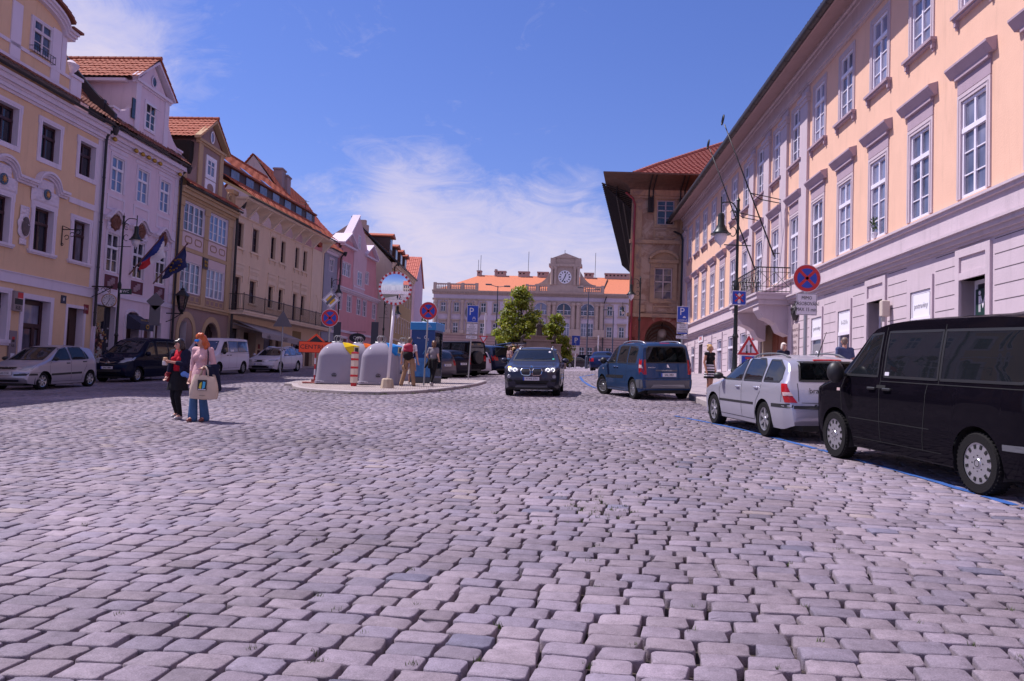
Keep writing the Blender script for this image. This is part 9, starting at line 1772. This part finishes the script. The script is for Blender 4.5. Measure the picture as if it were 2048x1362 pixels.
# dark haired young woman eating a sandwich
q = gp(352, 839); H = 1.68
t, K, hp, s = person('young woman with a dark bob, red top, black jacket and black skirt, walking', q, R_(-14), H, dict(elR=(-.20, .06, 1.12), wrR=(-.21, -.08, .92), elL=(.22, -.06, 1.17), wrL=(-.02, -.27, 1.215), knL=(.07, -.10, .50), anL=(.07, .03, .09), knR=(-.085, -.02, .49), anR=(-.10, .16, .12), head=(.0, -.035, 1.60)), topm=REDC, sleeve='none', legs='tights', legm=BLK, shoem=SHOW, hair='bob', hairm=HDK, vox=.009, head_turn=-28, head_tilt=12, skirt=(BLK, 1.02, .62, .23), hem=1.0)
sub([(K['shL'], .082*s, K['elL'], .062*s), (K['elL'], .060*s, K['elL'].lerp(K['wrL'], .6), .047*s), (K['shR'], .082*s, K['elR'], .062*s), (K['elR'], .060*s, K['elR'].lerp(K['wrR'], .7), .048*s), (Vector((.125, .0, 1.40))*s, .088*s, Vector((.15, .0, 1.0))*s, .095*s), (Vector((-.125, .0, 1.40))*s, .088*s, Vector((-.15, .0, 1.0))*s, .095*s), (Vector((0, .05, 1.40))*s, .11*s, Vector((0, .065, 1.02))*s, .11*s), (Vector((.12, -.07, 1.38))*s, .05*s, Vector((.15, -.10, 1.02))*s, .055*s), (Vector((-.12, -.07, 1.38))*s, .05*s, Vector((-.16, -.10, 1.02))*s, .055*s)], 'jacket', NAVY, t, .010)
sub([(Vector((-.17, -.11, .98))*s, (.06, .05, .035)), (Vector((-.235, -.05, .93))*s, (.06, .055, .06)), (Vector((-.20, -.08, .88))*s, (.045, .05, .09))], 'tied_cardigan', mat('cardigan_red_black', (.20,.012,.02), .85, var=.9, vscale=7), t); sub([(Vector((.20, -.10, .97))*s, (.07, .06, .06)), (Vector((.26, -.06, .94))*s, (.05, .05, .05))], 'blue_scarf', cloth('sky_blue', (.12,.25,.60)), t)
a = thing('sandwich', 'half eaten sandwich in paper held by the dark haired young woman', 'sandwich', t.matrix_basis @ (K['wrL']+Vector((-.10, -.03, .0))), R_(-14)); MB().box(-.035, .035, -.04, .03, -.05, .09, 0, None, .015).build('bread', mat('bread', (.58,.38,.22), .8, var=.3, vscale=15), a); MB().box(-.042, .042, -.045, .035, -.075, .02, 0, None, .012).build('paper', mat('paper', (.62,.56,.55), .8), a)
# red haired woman with tote bag
q = gp(397, 843); H = 1.76
t, K, hp, s = person('woman with windblown red hair, mirrored sunglasses, pale pink tunic and flared jeans', q, R_(-12), H, dict(elL=(.25, .03, 1.13), wrL=(.20, -.20, 1.06), elR=(-.215, .03, 1.12), wrR=(-.20, -.06, .86), knL=(.09, -.05, .49), anL=(.095, .06, .09), knR=(-.075, -.10, .50), anR=(-.07, -.10, .085), head=(-.015, -.03, 1.60)), topm=PKC, sleeve='three', legs='jeans', legm=JEAN, shoem=SAND, hair='wavy', hairm=HRED, vox=.009, head_turn=-38, head_tilt=10, hem=.62, flare=1.25, skirt=(PKC, 1.12, .66, .215))
mb = MB()
for sd in (-1, 1): mb.ball(hp(sd*.036, -.098, .012), (.036*s, .016*s, .027*s), 14, 8)
mb.tube([hp(-.075, -.03, .015), hp(-.05, -.09, .018), hp(0, -.105, .016), hp(.05, -.09, .018), hp(.075, -.03, .015)], .006, 5); mb.build('sunglasses', mat('blue_mirror_lens', (.02,.25,.75), .05, .6), t, smooth=True)
tm = t.matrix_basis
a = thing('tote_bag', 'beige canvas tote bag with a dark printed square, held by the red haired woman', 'bag', tm @ Vector((.245*s, -.26*s, .46*s)), R_(4)); mb = MB()
mb.grid(lambda u, v: ((.20+.075*math.sin(math.pi*min(1, .28+v*.72)))*math.copysign(abs(math.cos(2*math.pi*u))**.7, math.cos(2*math.pi*u)), (.085*math.sin(math.pi*min(1, .25+v*.65)))*math.copysign(abs(math.sin(2*math.pi*u))**.8, math.sin(2*math.pi*u))+.012*math.sin(9*u+5*v), .46*v+.02*math.sin(2*math.pi*u*2)*v), 40, 14); mb.grid(lambda u, v: (.258*(1-v)*math.copysign(abs(math.cos(2*math.pi*u))**.55, math.cos(2*math.pi*u)), .05*(1-v)*math.sin(2*math.pi*u), -.02*v), 40, 3); mb.build('bag_body', CANV, a, smooth=True)
mb = MB()
for y in (-.04, .04): mb.tube([(-.09, y, .44), (-.06, y*.8, .56), (-.03, y*.3, .635), (.0, y*.3, .635), (.05, y*.8, .56), (.08, y, .44)], .013, 6)
mb.build('handle', CANV, a, smooth=True); mb = MB(); mb.box(-.10, .07, -.097, -.085, .17, .37, 0); mb.prism([(-.075, .21), (-.03, .19), (-.02, .33), (-.06, .30)], -.102, -.096, 1); mb.prism([(-.01, .19), (.04, .22), (.05, .33), (.0, .34)], -.102, -.096, 2); mb.box(-.09, .06, -.1, -.096, .175, .19, 3); mb.box(-.06, .05, -.094, -.085, .06, .066, 0); mb.build('printed_square', [SBLK, mat('print_yellow', (.6,.5,.05)), mat('print_cyan', (.05,.40,.65)), SWHT], a)
a = thing('navy_coat', 'navy coat draped over the forearm of the red haired woman', 'coat', tm @ Vector((.30*s, -.12*s, 1.02*s)), R_(-12)); me = blob([(Vector((-.06, -.06, .06)), .05, Vector((.05, .10, .07)), .06), (Vector((-.02, -.04, .04)), .06, Vector((.10, -.03, -.34)), .07), (Vector((.05, .06, .03)), .06, Vector((.14, .05, -.36)), .06), (Vector((-.06, -.02, .0)), .05, Vector((-.06, -.02, -.24)), .05)], .012); me.materials.append(NAVY); link('cloth', me, a)
mb = MB(); mb.tube([K['shL']+Vector((-.03, -.05, .05)), K['shL']+Vector((.02, -.10, -.1)), Vector((.22, -.14, 1.10))*s], .012, 6); mb.build('strap', NAVY, a, loc=(0, 0, 0)).matrix_basis = a.matrix_basis.inverted() @ tm
# man with backpack, child, woman walking away
q = gp(816, 778); q.z += .11
t, K, hp, s = person('man seen from behind in a white shirt and khaki cargo trousers on the island', q, R_(172), 1.82, dict(hipL=(.10, 0, .92), hipR=(-.10, 0, .92), knL=(.16, -.02, .49), knR=(-.14, .0, .49), anL=(.25, .05, .085), anR=(-.20, .02, .085), elL=(.27, .05, 1.13), elR=(-.27, .05, 1.13), wrL=(.30, -.05, .88), wrR=(-.31, -.02, .88)), topm=WHT, sleeve='short', legs='cargo', legm=KHK, shoem=SHO, hair='short', hairm=HGR, female=False, head_turn=-20)
a = thing('backpack', 'red and black backpack worn by the man on the island', 'backpack', t.matrix_basis @ (Vector((0, .17, .98))*s), R_(172)); a.scale = (1.18, 1.15, 1.15); me = blob([(Vector((0, .03, .36)), (.15, .09, .12)), (Vector((0, .02, .26)), (.165, .10, .10))], .012); me.materials.append(mat('backpack_red', (.36,.012,.05), .6, var=.2)); link('upper_half', me, a); me = blob([(Vector((0, .02, .10)), (.165, .11, .17)), (Vector((0, .06, .12)), (.12, .09, .10))], .012); me.materials.append(BLK); link('lower_half', me, a)
mb = MB();
for sd in (-1, 1): mb.tube([(sd*.11, -.02, .42), (sd*.12, -.10, .50), (sd*.13, -.17, .44), (sd*.14, -.27, .25), (sd*.15, -.2, .05), (sd*.15, -.02, .02)], .020, 6)
mb.tube([(.06, .1, 0), (.10, .1, -.2), (.03, .1, -.35)], .010, 5); mb.build('strap', BLK, a, smooth=True)
q = gp(818, 775); q.y += .5; q.z = gz(q.x, q.y)+.11; person('small child in pale shorts half hidden behind the backpacker', q, R_(180), 1.18, {}, topm=WHT, legs='shorts', shoem=SHO, hair='short', hairm=HBL, skirt=(cloth('pale_shorts', (.50,.42,.38)), 1.02, .58, .20))
q = gp(864, 777.5); q.z += .11
t, K, hp, s = person('woman with brown hair, grey t-shirt and black leggings walking away on the island', q, R_(160), 1.70, dict(knL=(.08, -.10, .50), anL=(.06, -.02, .085), knR=(-.06, .04, .49), anR=(-.05, .22, .13), elL=(.23, .08, 1.14), wrL=(.20, -.08, .98), elR=(-.24, .08, 1.14), wrR=(-.20, -.08, 1.0)), topm=GRYC, sleeve='short', legs='tights', legm=BLK, shoem=SHOW, hair='pony', hairm=HBR, head_turn=25, head_tilt=12)
sub([(Vector((-.13, .10, 1.0))*s, .055, Vector((.13, .10, 1.0))*s, .055), (Vector((-.06, .12, .98))*s, .07, Vector((-.09, .14, .68))*s, .075), (Vector((.07, .12, .98))*s, .07, Vector((.08, .15, .72))*s, .065), (Vector((.14, .08, .95))*s, .05, Vector((.28, .10, .70))*s, .035)], 'tied_jacket', BLK, t)
# woman in striped skirt on the right pavement
q = gp(1418, 798); q = Vector((q.x, q.y, gz(q.x, q.y)+.13))
t, K, hp, s = person('blond woman with a bun, black vest and black and white striped skirt on the pavement', q, R_(28), 1.60, dict(elL=(.21, .03, 1.12), elR=(-.21, .05, 1.12), wrL=(.20, -.06, .86), wrR=(-.205, -.05, .84), anL=(.06, .0, .085), anR=(-.05, .02, .085), knL=(.07, -.02, .49), knR=(-.06, -.02, .49)), topm=BLK, sleeve='none', hair='bun', hairm=HBL, skin=SKIN2, shoem=mat('sandal_tan', (.35,.16,.09), .5), head_turn=52, skirt=([BLK, WHT], 1.08, .57, .215), hem=1.0)
mb = MB(); mb.tube([(.075*math.cos(a), .01-.075*math.sin(a), 1.42*s-.05*max(0, math.sin(a))) for a in np.linspace(0, 6.283, 19)[:-1]], .012, 5, closed=True); mb.build('necklace', mat('necklace_beads', (.5,.3,.2), .4), t)
q = at(1689, 700, 21.5); person('grey haired man in a dark blue shirt seen from behind the silver estate', Vector((q.x, q.y, gz(q.x, q.y)+.13)), R_(195), 1.80, {}, topm=cloth('slate_blue', (.06,.075,.16)), legs='jeans', legm=NAVY, shoem=SHO, hair='short', hairm=HGR, female=False, head_turn=-20)
q = at(1567, 705, 27); person('white haired person standing by the portal behind the silver estate', Vector((q.x, q.y, gz(q.x, q.y)+.13)), R_(10), 1.70, {}, topm=NAVY, sleeve='long', legs='jeans', legm=BLK, shoem=SHO, hair='bob', hairm=HWH, vox=.018)
for px, Y, lbl, rz, tm_, hm, hs, fem, hh in ((1018, 47, 'woman with auburn hair and a patterned top beside the raised tailgate', 120, mat('patterned_top', (.34,.22,.24), .8, var=.9, vscale=18), HBR, 'pony', True, 1.72), (1033, 49, 'bald man in a dark shirt beside the raised tailgate', 30, NAVY, None, 'short', False, 1.78), (1026, 50, 'woman in a pale top standing behind the pair at the raised tailgate', 60, PKC, HBL, 'bob', True, 1.65), (396, 42, 'dark haired person walking behind the white van', 90, BLK, HDK, 'short', False, 1.78), (582, 58, 'dark haired woman standing near the cafe entrance', 0, NAVY, HDK, 'bob', True, 1.7), (596, 57, 'person in a black top beside the cafe entrance', 20, BLK, HDK, 'short', False, 1.78)):
 q = at(px, 740, Y); person(lbl, Vector((q.x, q.y, gz(q.x, q.y)+(.1 if px < 700 else 0))), R_(rz), hh, {}, topm=tm_, sleeve='short', legs='jeans', legm=JEAN if px == 1018 else NAVY, shoem=SHO, hair=hs, hairm=hm, female=fem, vox=.02)
# the two people in the dark grey car
for y, lbl, tm_, hm, hs, fem in ((.37, 'driver in sunglasses behind the windscreen of the dark grey car', NAVY, HDK, 'short', False), (-.37, 'fair haired passenger behind the windscreen of the dark grey car', WHT, HBL, 'bob', True)):
 m_ = BMW.root.matrix_world @ Matrix.Translation((BMW.X(2.12), y, -.33)) @ Matrix.Rotation(R_(90), 4, 'Z')
 t, K, hp, s = person(lbl, (0, 0, 0), 0, 1.72, dict(hipL=(.09, 0, .93), hipR=(-.09, 0, .93), knL=(.12, -.46, .98), knR=(-.12, -.46, .98), anL=(.12, -.72, .66), anR=(-.12, -.72, .66), wrL=(.10, -.38, 1.22) if y > 0 else (.14, -.30, 1.05), wrR=(-.10, -.38, 1.22) if y > 0 else (-.14, -.30, 1.05), elL=(.24, -.14, 1.14), elR=(-.24, -.14, 1.14)), topm=tm_, sleeve='short', legs='jeans', legm=NAVY, hair=hs, hairm=hm, female=fem, vox=.016)
 t.matrix_world = m_
 if y > 0: mb = MB(); mb.tube([hp(-.07, -.06, .012), hp(-.03, -.10, .012), hp(.03, -.10, .012), hp(.07, -.06, .012)], .014, 6); mb.build('sunglasses', SBLK, t)
